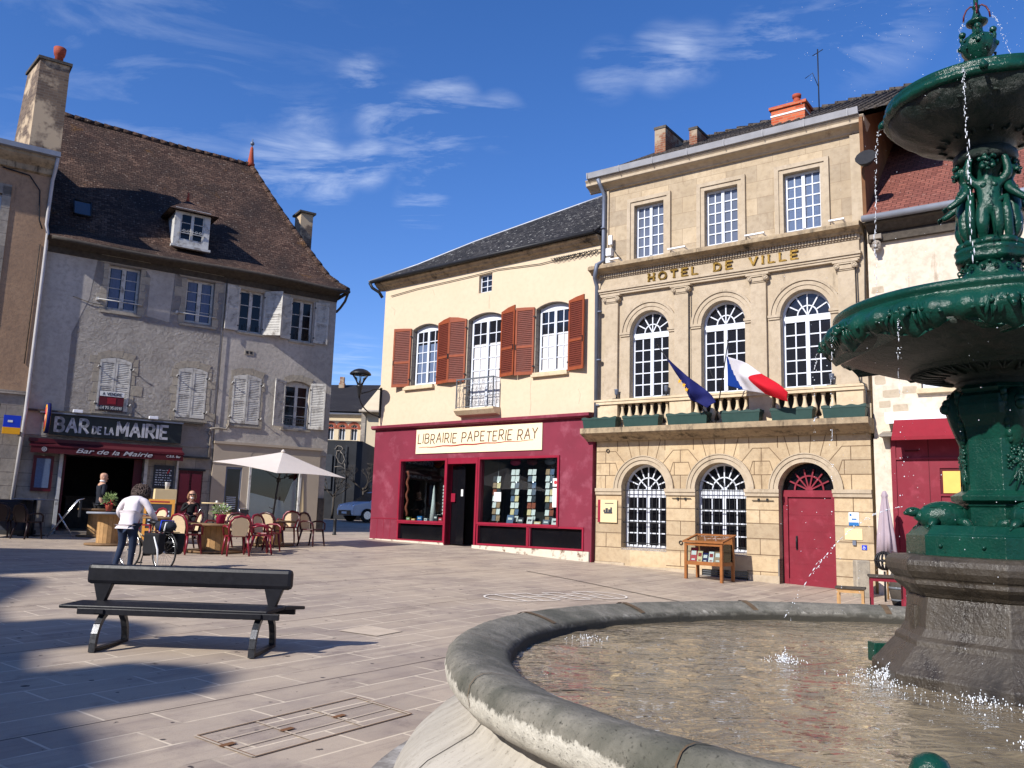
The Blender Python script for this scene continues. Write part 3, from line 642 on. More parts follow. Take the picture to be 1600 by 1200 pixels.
# slab-covered service covers in the paving, with rusty lifting slots
def cover(A, B, C, D, nd, nm, lab):
    m = MB(); A, B, C, D = [Vector(p) for p in (A, B, C, D)]
    def ln(p, q, wd, mi):
        d = (q-p).normalized(); n = Vector((-d.y, d.x))*wd/2
        m.face([(v.x, v.y, gz(v.x, v.y)+.008+.001*mi) for v in (p+n, p-n, q-n, q+n)][::-1], mi)
    for p, q in ((A, B), (B, C), (C, D), (D, A)): ln(p, q, .022, 0); ln(p+(C-A)*.01, q+(C-A)*.01 if (q-p).length else q, .008, 1)
    for i in range(1, nd): ln(A.lerp(D, i/nd), B.lerp(C, i/nd), .018, 0)
    ln(A.lerp(B, .33), D.lerp(C, .33), .014, 0); ln(A.lerp(B, .66), D.lerp(C, .66), .014, 0)
    for i in range(nd):
        c = A.lerp(D, i/nd+.02).lerp(B.lerp(C, i/nd+.02), .5); d = (D-A).normalized(); ln(c-d*.05, c+d*.06, .05, 1)
    tag(m.build(nm, [M['cover_joint'], M['mosquito']]), lab, kind='structure')
cover((-1.98, 5.76), (-1.48, 5.35), (-.67, 6.47), (-1.15, 6.95), 3, 'paved_cover', 'three-panel paved service cover with rusty slots')
cover((-.36, 7.4), (.02, 6.75), (.62, 7.3), (.25, 7.95), 1, 'paved_cover', 'paved cover beside the fountain basin')
m = MB()
for q in (((-1.95, 10.25), (-1.45, 9.95), (-1.2, 10.35), (-1.7, 10.65)),): m.face([(x, y, gz(x, y)+.008) for x, y in q])
tag(m.build('paving_patch', M['pale_slab']), 'paler replaced slab in the paving', kind='structure')

# ---------------- windows ----------------
def arch_grid(mb, cx, half, zs, y0, y1, m=0, w=.035, rin=.5, n=6, hub=True):
    """fanlight bars"""
    for r_ in ([rin] if rin else []): mb.ring(cx, zs, half*r_-w/2, half*r_+w/2, y0, y1, n=16, m=m)
    for i in range(1, n):
        a = math.pi*i/n; r0 = 0 if (i in (n//2,) or n <= 3) else (half*rin if n > 4 and i % 2 else 0)
        mb.bar((cx+r0*math.cos(a), zs+r0*math.sin(a)), (cx+half*math.cos(a), zs+half*math.sin(a)), w, y0, y1, m)
def casement(parent, x0, x1, z0, z1, y, frame='white_window', pn='pane_dark', nx=2, nz=4, off=(0, 0, 0), top=None, rise=0, mid=.075, fr=.06, bar=.028, name='window', zcut=None, curtain=None, cz=(.0, .6), lab=None):
    """double casement: frame, meeting stile, glazing bars; child pane"""
    m = MB(off); cx = (x0+x1)/2; t = .05; D = -.003
    m.box(x0, x0+fr, y, y+t, z0, z1); m.box(x1-fr, x1, y, y+t, z0, z1); m.box(x0+fr, x1-fr, y, y+t, z0, z0+fr*1.3); 
    if rise:
        out_ = arch_pts(cx, (x1-x0)/2, z1-rise, z1-rise-.08, 10, rise)[2:]; m.prism([(x1, z1-rise-.08)]+out_+[(x0, z1-rise-.08)], y-.002, y+t+.002)
        zt = z1-rise-.08
    else: m.box(x0+fr, x1-fr, y, y+t, z1-fr, z1); zt = z1-fr
    m.box(cx-mid/2, cx+mid/2, y-.02, y+t+.001, z0+fr*1.3, zt); zb = z0+fr*1.3
    for (a, b) in ((x0+fr, cx-mid/2), (cx+mid/2, x1-fr)):
        for i in range(1, nx): q = a+(b-a)*i/nx; m.box(q-bar/2, q+bar/2, y+.004, y+t-.004, zb, zt)
        for j in range(1, nz): q = zb+(zt-zb)*j/nz; m.box(a, b, y+.006, y+t-.008, q-bar/2, q+bar/2)
    o = m.build(name, M[frame], parent)
    p = MB(off); p.box(x0+.01, x1-.01, y+t*.55, y+t*.55+.01, z0+.01, (z1-rise if rise else z1-.01)); p.build('pane', M[pn], o)
    if curtain:
        c = MB(off); 
        for (a, b) in ((x0+fr+.01, cx-mid/2-.01), (cx+mid/2+.01, x1-fr-.01)):
            for q in range(nx):
                u0 = a+(b-a)*q/nx+.02; u1 = a+(b-a)*(q+1)/nx-.02; zt_ = zb+(zt-zb)*cz[1]; n = 5
                for k in range(n):
                    ua, ub = u0+(u1-u0)*k/n, u0+(u1-u0)*(k+1)/n; ya = y+t*.5-.004-.004*(k % 2)
                    c.face([(ua, ya, zb), (ub, ya+.002, zb), (ub, ya+.002, zt_), (ua, ya, zt_)])
        c.build('curtain', M[curtain], o)
    if lab: o['label'] = lab
    return o
def shutter(parent, w, h, mats, off=(0, 0, 0), loc=(0, 0, 0), ang=0.0, top=0.0, side=1, n=26, rise=.0, lab=None, handle=False, mid=.42):
    """one louvred shutter leaf hinged at local x=0; side=1 extends to +x; ang swings it out of the wall; top: extra height at the outer edge"""
    m = MB(); s_ = side; fw = .055; t = .035
    def bx(a, b, y0, y1, z0, z1, mi=0): m.box(min(a*s_, b*s_), max(a*s_, b*s_), y0, y1, z0, z1, mi)
    bx(0, fw, -t, 0, 0, h+rise*0); bx(w-fw, w, -t, 0, 0, h+rise)
    m.prism([(0, h-.07), (w*s_, h-.07), (w*s_, h+rise), (w*.5*s_, h+rise*.72), (0, h)], -t-.001, .001); bx(fw, w-fw, -t+.001, -.001, 0, .09); zc = h*mid; bx(fw, w-fw, -t+.001, -.001, zc-.035, zc+.035)
    for (a, b) in ((.09, zc-.035), (zc+.035, h-.07)):
        k = max(4, int((b-a)/.055))
        for i in range(k):
            z = a+(b-a)*(i+.5)/k; d = (b-a)/k*.42
            i0 = [m.V((x, yy, zz)) for x in (fw*s_, (w-fw)*s_) for (yy, zz) in ((-t+.004, z-d), (-t+.010, z-d-.006), (-.006, z+d), (-.012, z+d+.006))]
            for q in ((0, 1, 5, 4), (1, 2, 6, 5), (2, 3, 7, 6), (3, 0, 4, 7)): m.F([i0[x] for x in q], 1)
    if handle: bx(w-fw*.7, w-fw*.3, -t-.02, -t, h*.38, h*.46, 2)
    for zz in (h*.12, h*.86): bx(-.02, .03, -t-.008, .012, zz-.02, zz+.02, 2)
    o = m.build('shutter', [M[a] for a in mats]+[M['dark_iron']], parent)
    o.location = Vector(loc)-Vector(off); o.rotation_euler = (0, 0, -ang*s_)
    if lab: o['label'] = lab
    return o
m = MB(); P_ = [Vector((.44+3.2*i/12, 18.8-4.4*i/12)) for i in range(13)]
for p, q in zip(P_, P_[1:]):
    n_ = Vector((-(q-p).y, (q-p).x)).normalized()*.018; m.face([(v.x, v.y, gz(v.x, v.y)+.010) for v in (p+n_, p-n_, q-n_, q+n_)])
tag(m.build('paving_channel', M['groove_dark']), 'thin dark drainage joint across the paving', kind='structure')
# ---------------- town hall ----------------
TH = on(FH, 'town_hall', 'three-storey honey-coloured limestone town hall with HOTEL DE VILLE in gold letters', 'town hall', 0, 0, 0.0)
OF = (0, 0, 0)
U0_, U1_ = -6.69, .05
A1 = [(-5.33, .62), (-3.33, .63)]; DR = (-1.34, .61); ZS1 = 2.25
w = MB(); holes = [arch_pts(c, h, ZS1, .79) for c, h in A1]+[arch_pts(DR[0], DR[1], ZS1, .02)]
# the door opening reaches the ground: outline goes round it
outl = [(U0_, -.3), (DR[0]-DR[1], -.3)]+[(DR[0]-DR[1]*math.cos(math.pi*i/18), ZS1+DR[1]*math.sin(math.pi*i/18)) for i in range(19)]+[(DR[0]+DR[1], -.3), (U1_, -.3), (U1_, 3.46), (U0_, 3.46)]
w.wall(0, 0, 0, 0, holes[:2], 0, .36, 0, 0, outer=outl)
w.build('ground_floor_wall', M['limestone_warm'], TH)
# rusticated joints: groove shade painted as flat dark strips, voussoirs stepping round the arches
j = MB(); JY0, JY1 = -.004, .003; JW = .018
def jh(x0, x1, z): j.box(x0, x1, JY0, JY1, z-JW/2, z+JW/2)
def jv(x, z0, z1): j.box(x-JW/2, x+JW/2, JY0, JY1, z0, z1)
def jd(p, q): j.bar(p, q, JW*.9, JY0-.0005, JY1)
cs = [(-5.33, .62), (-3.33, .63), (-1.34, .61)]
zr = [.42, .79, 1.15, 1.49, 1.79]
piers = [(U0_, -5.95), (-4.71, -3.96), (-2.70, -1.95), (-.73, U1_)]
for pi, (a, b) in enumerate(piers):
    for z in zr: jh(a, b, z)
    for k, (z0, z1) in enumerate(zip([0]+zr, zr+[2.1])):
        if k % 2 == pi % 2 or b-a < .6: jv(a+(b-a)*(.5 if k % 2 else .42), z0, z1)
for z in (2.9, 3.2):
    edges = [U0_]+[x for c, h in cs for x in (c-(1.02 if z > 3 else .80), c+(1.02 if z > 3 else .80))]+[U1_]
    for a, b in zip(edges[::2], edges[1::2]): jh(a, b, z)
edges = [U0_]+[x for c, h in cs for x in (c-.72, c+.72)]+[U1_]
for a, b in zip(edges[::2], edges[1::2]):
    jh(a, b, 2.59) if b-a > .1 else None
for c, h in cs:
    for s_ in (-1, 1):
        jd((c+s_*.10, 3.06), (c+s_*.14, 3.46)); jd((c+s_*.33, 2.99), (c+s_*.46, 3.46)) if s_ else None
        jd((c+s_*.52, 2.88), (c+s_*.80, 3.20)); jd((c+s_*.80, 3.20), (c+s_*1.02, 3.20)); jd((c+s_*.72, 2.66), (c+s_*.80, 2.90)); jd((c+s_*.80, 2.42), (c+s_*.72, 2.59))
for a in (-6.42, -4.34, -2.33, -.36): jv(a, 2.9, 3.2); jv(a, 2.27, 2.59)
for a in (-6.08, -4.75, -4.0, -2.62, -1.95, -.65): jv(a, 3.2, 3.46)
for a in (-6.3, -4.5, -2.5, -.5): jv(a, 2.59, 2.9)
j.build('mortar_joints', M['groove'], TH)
for c, h in cs:
    w = MB(); w.ring(c, ZS1, h, h+.10, -.03, .0, n=24); w.ring(c, ZS1, h+.10, h+.185, -.055, .0, n=24); w.ring(c, ZS1, h+.185, h+.21, -.075, 0, n=24); w.build('archivolt', M['limestone_plain'], TH)
for a, b in piers:
    w = MB(); w.box(a-.02 if a > U0_ else a, b+.02 if b < U1_ else b, -.045, 0, 2.10, 2.18); w.box(a-.03 if a > U0_ else a, b+.03 if b < U1_ else b, -.07, 0, 2.18, 2.262); w.build('impost', M['limestone_plain'], TH)
w = MB(); w.box(-2.70, -1.95, -.03, 0, -.3, .34); w.box(U0_, -5.85, -.03, 0, -.3, .42); w.box(-5.85, -2.95, -.025, 0, -.3, .36); w.build('base_course', M['limestone_plain'], TH)
# balcony slab
sl_ = MB()
prof = [(-.46, 3.77), (-.46, 3.64), (-.43, 3.62), (-.40, 3.60), (-.27, 3.55), (-.16, 3.50), (-.10, 3.463), (.25, 3.463), (.25, 3.77)]
sl_.prism(prof, -6.93, .13, 'x')
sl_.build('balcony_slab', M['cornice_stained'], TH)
# middle floor
A2 = [(-5.19, .55), (-3.22, .555), (-1.26, .565)]; ZS2 = 6.25
w = MB(); w.wall(U0_, U1_, 4.40, 7.95, [arch_pts(c, h, ZS2, 4.53, 22) for c, h in A2], 0, .30)
w.box(U0_, U1_, .20, .30, 3.77, 4.40)
w.build('first_floor_wall', M['limestone_plain'], TH)
for c, h in A2:
    w = MB(); w.ring(c, ZS2, h, h+.10, -.025, 0, n=26); w.ring(c, ZS2, h+.10, h+.20, -.045, 0, n=26); w.ring(c, ZS2, h+.20, h+.255, -.075, 0, n=26)
    for s_ in (-1, 1):
        a, b = sorted((c+s_*h, c+s_*(h+.26))); w.box(a, b, -.03, 0, 4.53, 6.17); w.box(a-.015*(s_ < 0)-.0, b+.015*(s_ > 0), -.06, 0, 6.17, 6.22); w.box(a-.02, b+.02, -.08, 0, 6.22, 6.275)
    w.build('archivolt', M['limestone_plain'], TH)
PIL = [(-6.45, -6.07), (-4.46, -4.09), (-2.50, -2.13), (-.50, -.13)]
for a, b in PIL:
    p = MB(); p.box(a, b, -.09, 0, 4.62, 7.10); p.box(a-.03, b+.03, -.12, 0, 4.53, 4.60); p.box(a-.02, b+.02, -.11, 0, 4.60, 4.655)
    o = p.build('pilaster', M['limestone_plain'], TH)
    c = MB(); c.box(a-.02, b+.02, -.11, 0, 7.10, 7.13); c.box(a-.01, b+.01, -.13, 0, 7.13, 7.22); c.box(a-.09, b+.09, -.165, 0, 7.27, 7.318)
    for x in (a-.005, b+.005):
        c.tube([(x, -.165, 7.195), (x, -.01, 7.195)], .062, 14); c.tube([(x, -.18, 7.195), (x, -.16, 7.195)], .026, 8)
        c.tube([(x+.045*math.cos(q*.7), -.17, 7.195+.045*math.sin(q*.7)) for q in range(9)], .009, 5)
    c.prism([(a, 7.235), (b, 7.235), (b-.03, 7.27), (a+.03, 7.27)], -.155, 0)
    c.build('capital', M['limestone_plain'], o)
w = MB(); w.box(-6.60, -.02, -.10, 0, 7.322, 7.375); w.box(-6.62, .0, -.125, 0, 7.375, 7.43); w.box(-6.65, .02, -.16, 0, 7.43, 7.495)
w.box(-6.60, -.02, -.085, 0, 7.495, 7.78)
w.build('entablature', M['limestone_plain'], TH)
w = MB(); w.box(-6.62, .0, -.11, 0, 7.78, 7.81)
n = 96
for i in range(n): x = -6.60+6.58*i/n; w.box(x, x+.042, -.16, 0, 7.815, 7.90)
w.box(-6.62, 0, -.12, 0, 7.81, 7.90)
w.build('dentils', M['limestone_plain'], TH)
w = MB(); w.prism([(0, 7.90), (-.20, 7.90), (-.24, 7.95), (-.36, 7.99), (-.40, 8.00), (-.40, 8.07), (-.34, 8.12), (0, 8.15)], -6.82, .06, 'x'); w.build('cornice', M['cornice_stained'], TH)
# top floor
W3 = [(-5.65, -4.80), (-3.68, -2.82), (-1.70, -.84)]
w = MB(); w.wall(-6.62, .12, 8.12, 10.28, [rect_pts(a, b, 8.24, 9.69) for a, b in W3], .02, .28)
w.build('second_floor_wall', M['limestone'], TH)
w = MB()
for a, b in W3:
    for (o_, pr, i_) in ((.10, -.02, 0), (.20, -.05, .10)):
        w.box(a-o_, a-i_, pr, .02, 8.15, 9.69+i_); w.box(b+i_, b+o_, pr, .02, 8.15, 9.69+i_); w.box(a-o_, b+o_, pr, .02, 9.69+i_, 9.69+o_)
w.box(-.16, .12, -.035, .02, 8.15, 10.27); w.box(-6.62, -6.42, -.03, .02, 8.15, 10.27)
w.build('window_surround', M['limestone_plain'], TH)
w = MB(); w.prism([(.02, 10.28), (-.04, 10.29), (-.06, 10.33), (-.14, 10.38), (-.24, 10.41), (-.27, 10.43), (-.27, 10.50), (-.32, 10.56), (-.32, 10.575), (.3, 10.575)], -7.0, .22, 'x'); w.build('eaves_cornice', M['limestone_plain'], TH)
w = MB(); w.prism([(-.26, 10.577), (-.38, 10.59), (-.41, 10.74), (-.36, 10.74), (-.34, 10.62), (-.26, 10.62)], -6.92, .12, 'x')
for i in range(8): x = -6.9+i*.97; w.box(x, x+.02, -.415, -.34, 10.57, 10.75)
w.build('gutter', M['gutter_grey'], TH)
# roof of large interlocking tiles
def roof_quad(mb, pts, m=0): mb.face(pts, m)
r_ = MB(); 
r_.face([(-6.95, -.30, 10.66), (1.3, -.30, 10.66), (1.3, 4.6, 13.4), (-6.4, 4.6, 13.4)]); r_.face([(1.3, 9.4, 10.7), (-6.95, 9.4, 10.7), (-6.4, 4.6, 13.4), (1.3, 4.6, 13.4)])
r_.face([(1.3, -.30, 10.66), (1.3, 9.4, 10.7), (1.3, 4.6, 13.4)]); r_.face([(-6.95, -.30, 10.66), (-6.4, 4.6, 13.4), (-6.95, 9.4, 10.7)])
for i in range(34):
    x = -6.9+i*.245; r_.tube([(x, -.24, 10.70), (max(x, -6.4), 4.55, 13.4)], .04, 6)
for i in range(22): r_.tube([(-6.4+i*.365, 4.6, 13.45), (-6.06+i*.365, 4.6, 13.41)], [.10, .075], 8)
r_.build('roof', M['grey_tiles'], TH)
# body behind: sides and back
w = MB(); w.box(-6.62, .12, .30, 9.0, 3.9, 10.5); w.box(U0_, U1_, .37, 9.0, -.3, 3.46)
w.build('building_core', M['old_cream'], TH)
# letters
lt = MB(); stroke_text(lt, 'HOTEL DE VILLE', -5.16, 7.535, .19, .042, -.135, -.085, gap=.62, sp=1.35, fit=3.78, serif=.17)
lt.build('lettering', M['gold'], TH)
# ground floor windows
def arched_window(cx, half, zs, z0, y, nx, nz, trans, off=OF, fn=6, rin=.5, pn='pane_black', name='arched_window', frame='white_window', lab=None):
    m = MB(off); t = .05; f = .06
    m.ring(cx, zs, half-f, half-.002, y, y+t, n=26); m.box(cx-half+.002, cx-half+f, y, y+t, z0, zs-trans); m.box(cx+half-f, cx+half-.002, y, y+t, z0, zs-trans)
    m.box(cx-half+.002, cx+half-.002, y-.012, y+t+.002, zs-trans, zs); m.box(cx-half+f, cx+half-f, y, y+t, z0, z0+.08); m.box(cx-.045, cx+.045, y-.018, y+t+.001, z0+.08, zs-trans)
    zb, zt = z0+.08, zs-trans
    for a, b in ((cx-half+f, cx-.045), (cx+.045, cx+half-f)):
        for i in range(1, nx): q = a+(b-a)*i/nx; m.box(q-.014, q+.014, y+.004, y+t-.004, zb, zt)
        for k in range(1, nz): q = zb+(zt-zb)*k/nz; m.box(a, b, y+.007, y+t-.009, q-.014, q+.014)
    arch_grid(m, cx, half-f, zs, y+.004, y+t-.004, 0, .028, rin, fn)
    if fn == 8: m.ring(cx, zs, .0, .07, y, y+t, n=8)
    o = m.build(name, M[frame], TH)
    p = MB(off); p.prism(arch_pts(cx, half-.01, zs, z0+.01, 20), y+.028, y+.036); p.build('pane', M[pn], o)
    if lab: o['label'] = lab
    return o
for c, h in A1:
    o = arched_window(c, h-.0, ZS1, .79, .26, 2, 4, .20, fn=8, rin=.52)
    g_ = MB(); y = .10                                        # wrought grille
    for i in range(10):
        x = c-h+.06+(2*h-.12)*i/9; zt = 2.33+.16*abs(math.sin(i*math.pi/1.0)) if False else 2.36
        g_.tube([(x, y, .84), (x, y, zt)], .0085, 5); 
        if i < 9 and i % 2 == 0: xn = c-h+.06+(2*h-.12)*(i+1)/9; g_.tube([(x+(xn-x)*(1-math.cos(q*math.pi/6))/2, y, zt+.09*math.sin(q*math.pi/6)) for q in range(7)], .007, 5)
    for z in (.92, 1.42, 1.78, 2.22): g_.box(c-h, c+h, y-.004, y+.006, z-.012, z+.012)
    g_.build('window_grille', M['dark_iron'], TH)
for c, h in A2: arched_window(c, h, ZS2, 4.53, .17, 2, 5, .15, fn=6, rin=.45, pn='pane_dark')
for i, (a, b) in enumerate(W3): casement(TH, a, b, 8.24, 9.69, .14, nx=2, nz=5, pn='pane_bluegrey' if i != 1 else 'pane_bluegrey', name='window', fr=.055, curtain=('curtain_blue' if i == 2 else None), cz=(0, .98))
w = MB()
for c, h in A1: w.box(c-h-.0, c+h+.0, .0, .36, .74, .788)
w.build('window_sill', M['white_paint'], TH)
# door
c, h = DR
d = MB(); d.box(c-h+.02, c+h-.02, .27, .33, .12, 2.25); d.box(c-h+.02, c-h+.13, .22, .27, .12, 2.25); d.box(c+h-.13, c+h-.02, .22, .27, .12, 2.25); d.box(c-h+.13, c+h-.13, .22, .27, 2.10, 2.25); d.box(c-h+.13, c+h-.13, .235, .27, .12, .30)
for z in (.62, .98, 1.34, 1.70): d.box(c-h+.14, c+h-.14, .266, .27, z, z+.004)
o = d.build('door', M['red_paint'], TH)
hd_ = MB(); hd_.tube([(c-.30, .255, 1.22), (c-.30, .21, 1.20), (c-.30, .21, .98), (c-.30, .255, .95)], .012, 6); hd_.box(c-.32, c-.28, .255, .262, .93, 1.24); hd_.build('handle', M['black_paint'], o)
f = MB(); f.prism(arch_pts(c, h-.01, ZS1+.0, ZS1-.02, 20), .30, .33); f.build('fanlight_pane', M['pane_black'], TH)
f = MB(); f.ring(c, ZS1+.005, .30, .335, .24, .28, n=18); 
for i in range(1, 7): a = math.pi*i/7; f.bar((c+.07*math.cos(a), ZS1+.07*math.sin(a)), (c+.48*math.cos(a), ZS1+.48*math.sin(a)), .032, .243, .277)
f.ring(c, ZS1+.005, 0, .08, .238, .282, n=10); f.build('fanlight', M['red_paint'], TH)
st = MB(); st.box(c-h-.0, c+h+.0, -.06, .36, -.2, .12); st.box(c-h-.03, c-h+.0, -.02, .3, .12, .72) ; st.build('doorstep', M['concrete'], TH)
# balustrade
b_ = MB(); b_.box(-6.66, -.0, -.17, .19, 4.40, 4.525); b_.box(-6.68, .02, -.19, .19, 4.475, 4.527)
for a, b in ((-6.64, -6.03), (-4.57, -4.0), (-2.56, -2.02), (-.59, -.03)): b_.box(a, b, -.13, .19, 3.775, 4.40)
b_.box(-6.64, -.03, -.14, .19, 3.771, 3.86)
bo = b_.build('balustrade', M['balcony_stone'], TH)
for a, b in ((-6.03, -4.57), (-4.0, -2.56), (-2.02, -.59)):
    k = 7
    for i in range(k):
        q = MB(); x = a+(b-a)*(i+.5)/k
        q.lathe([(.055, 3.86), (.055, 3.88), (.035, 3.90), (.05, 3.93), (.075, 4.0), (.082, 4.05), (.07, 4.11), (.045, 4.19), (.034, 4.27), (.036, 4.31), (.052, 4.34), (.04, 4.355), (.06, 4.375), (.06, 4.40)], (x, -.03, 0), 12)
        q.build('baluster', M['balcony_stone'], bo)
w = MB(); w.box(-6.03, -.59, .195, .2, 3.8, 4.40); w.build('balcony_recess', M['dark_stone'], TH)  # dark sheet on the pale wall paints the shade behind the balusters
# drain pipe between the two houses
dp = MB(); dp.tube([(-6.60, -.32, 10.55), (-6.56, -.22, 10.36), (-6.52, -.10, 10.15), (-6.52, -.10, 8.3), (-6.52, -.44, 8.1), (-6.66, -.30, 7.8), (-6.68, -.14, 7.6), (-6.66, -.12, 3.95)], .055, 10)
for z in (9.2, 6.9, 5.6, 4.4): dp.tube([(-6.60 if z < 8 else -6.52, -.12, z-.02), (-6.60 if z < 8 else -6.52, -.12, z+.02)], .07, 10)
dp.build('drain_pipe', M['pipe_grey'], TH)
# small strip lamps, boxes and cables on the front
m = MB()
for a, b in ((-6.25, -5.95), (-4.55, -4.08), (-2.55, -2.08), (-.6, -.27)): m.box(a, b, -.30, -.24, 8.22, 8.255); m.box(a+.03, a+.06, -.24, .02, 8.225, 8.245); m.box(b-.06, b-.03, -.24, .02, 8.225, 8.245)
m.build('strip_lights', M['white_paint'], TH)
m = MB(); m.box(-6.44, -6.28, -.12, .02, 8.42, 8.62); m.box(-6.44, -6.30, -.12, .02, 8.22, 8.36, 1); m.box(-6.34, -6.24, -.16, -.1, 8.70, 8.95); m.tube([(-6.28, -.13, 8.7), (-6.15, -.1, 8.45), (-6.02, -.02, 8.3)], .01, 5, 2)
m.build('alarm_box', [M['white_paint'], M['paper'], M['black_paint']], TH)
m = MB(); m.tube([(-4.06, -.11, 7.1), (-4.05, -.10, 4.7)], .014, 6); m.tube([(-.11, -.10, 7.2), (-.10, -.09, 5.2), (-.1, -.12, 4.6), (.02, -.2, 4.5), (.06, -.22, 4.3), (.06, -.2, 3.8)], .016, 6); m.tube([(.10, -.02, 8.0), (.07, -.05, 7.0), (.02, -.03, 5.0)], .012, 6)
m.build('cable', M['black_paint'], TH)
m = MB(); m.tube([(-4.55, -.03, 2.03), (-4.05, -.03, 2.03)], .009, 5); m.tube([(-2.55, -.03, 2.0), (-2.05, -.03, 2.0)], .009, 5)
for x in (-4.4, -4.2, -2.4, -2.2): m.box(x-.02, x+.02, -.04, 0, 1.99, 2.05)
m.ring(-4.32, .98, .035, .05, -.03, -.015, 0, 2*math.pi, 14); m.ring(-6.35, 3.22, .035, .05, -.03, -.015, 0, 2*math.pi, 14)
m.build('wall_ring', M['dark_iron'], TH)
# cellar vents low on the wall
for a, b in ((-3.78, -3.0), (-3.02, -2.66)):
    m = MB(); m.box(a, b, -.032, -.026, .08, .40); o = m.build('cellar_vent', M['pane_black'], TH)
    s2 = MB()
    for i in range(6): s2.box(a+.03, b-.04, -.045, -.033, .11+i*.048, .127+i*.048)
    s2.build('vent_slats', M['grey_iron'], o)
# chimneys on the roof
def chimney(parent, x0, x1, y0, y1, z0, z1, mat, cap='concrete', pots=(), capo=.05, band=None, off=OF, potmat='terracotta', label=None):
    c = MB(off); c.box(x0, x1, y0, y1, z0, z1); o = c.build('chimney', M[mat], parent)
    k = MB(off); k.box(x0-capo, x1+capo, y0-capo, y1+capo, z1+.001, z1+.08)
    if band: k.box(x0-.012, x1+.012, y0-.012, y1+.012, band, band+.05)
    k.build('chimney_cap', M[cap], o)
    for (px, py, r, h) in pots:
        p = MB(off); p.lathe([(r, 0), (r*.92, h*.6), (r*.85, h*.62), (r*.85, h*.7), (r*1.15, h*.74), (r*1.2, h), (r*.9, h), (r*.9, h*.8)], (px, py, z1+.08), 14); p.build('chimney_pot', M[potmat], o)
    if label: o['label'] = label
    return o
chimney(TH, -6.33, -5.98, 2.5, 3.7, 11.2, 13.02, 'brick_old', 'dark_stone', capo=.02, label='tall worn chimney of patched brick')
chimney(TH, -5.22, -4.98, 2.5, 3.5, 11.3, 12.72, 'brick_old', 'dark_stone', capo=.02, label='small worn brick chimney')
chimney(TH, -2.74, -1.84, 2.3, 2.85, 11.6, 12.56, 'brick_chimney', 'brick_chimney', pots=[(-2.12, 2.55, .10, .32)], label='bright red brick chimney with a white band')
q_ = MB(); q_.box(-2.755, -1.825, 2.285, 2.865, 12.36, 12.41); q_.build('chimney_band', M['paper'], TH)
an = MB(); an.tube([(-1.58, 2.7, 12.3), (-1.58, 2.7, 14.2)], .018, 6); an.tube([(-1.72, 2.7, 14.05), (-1.44, 2.7, 14.15)], .012, 5); an.tube([(-1.9, 2.6, 13.4), (-1.7, 2.6, 13.5), (-1.58, 2.7, 13.1)], .01, 5); an.build('antenna', M['dark_iron'], TH)

def sign_board(fr, name, label, cat, x0, x1, z0, z1, y, t, mat, zb=None, group=None):
    r = on(fr, name, label, cat, (x0+x1)/2, y, z0, group); off = ((x0+x1)/2, y, z0); b = MB(off); b.box(x0, x1, y-t, y, z0, z1); b.build('panel', M[mat], r); return r, off
# notices on the front
r, off = sign_board(FH, 'notice_board', 'white historic notice board with a red edge left of the first barred window', 'notice', -6.60, -6.05, 1.40, 1.97, -.03, .02, 'poster_cream')
m = MB(off); m.box(-6.605, -6.53, -.054, -.051, 1.40, 1.97); m.build('red_edge', M['shop_red_trim'], r)
m = MB(off); m.box(-6.42, -6.18, -.053, -.051, 1.62, 1.66)
for x, z, w_, h_ in ((-6.44, 1.66, .05, .06), (-6.38, 1.66, .07, .10), (-6.30, 1.66, .06, .07), (-6.24, 1.66, .05, .12), (-6.40, 1.87, .25, .02)): m.box(x, x+w_, -.053, -.051, z, z+h_)
m.build('engraving', M['chalkboard'], r)
r, off = sign_board(FH, 'notice', 'small white and blue notice right of the red town hall door', 'notice', -.44, -.23, 1.50, 1.78, -.005, .01, 'paper')
m = MB(off); m.box(-.44, -.23, -.018, -.016, 1.50, 1.57); m.box(-.42, -.38, -.018, -.016, 1.70, 1.75); m.box(-.38, -.28, -.018, -.016, 1.62, 1.65); m.build('blue_print', M['bluish'], r)
r, off = sign_board(FH, 'notice', 'yellowish paper card under the blue and white notice', 'notice', -.53, -.17, 1.20, 1.44, -.005, .01, 'poster_cream')
r, off = sign_board(FH, 'wheelchair_sign', 'tiny blue wheelchair sign low beside the red door', 'sign', -.19, -.09, 1.00, 1.10, -.005, .01, 'blue')
m = MB(off); m.ring(-.145, 1.035, .018, .025, -.018, -.016, 0, 6.28, 10); m.bar((-.15, 1.085), (-.145, 1.05), .01, -.018, -.016); m.bar((-.145, 1.05), (-.12, 1.05), .01, -.018, -.016); m.build('symbol', M['paper'], r)
r, off = sign_board(FH, 'intercom', 'small grey door intercom beside the red door', 'intercom', -.37, -.30, 1.09, 1.19, -.005, .04, 'pipe_grey')
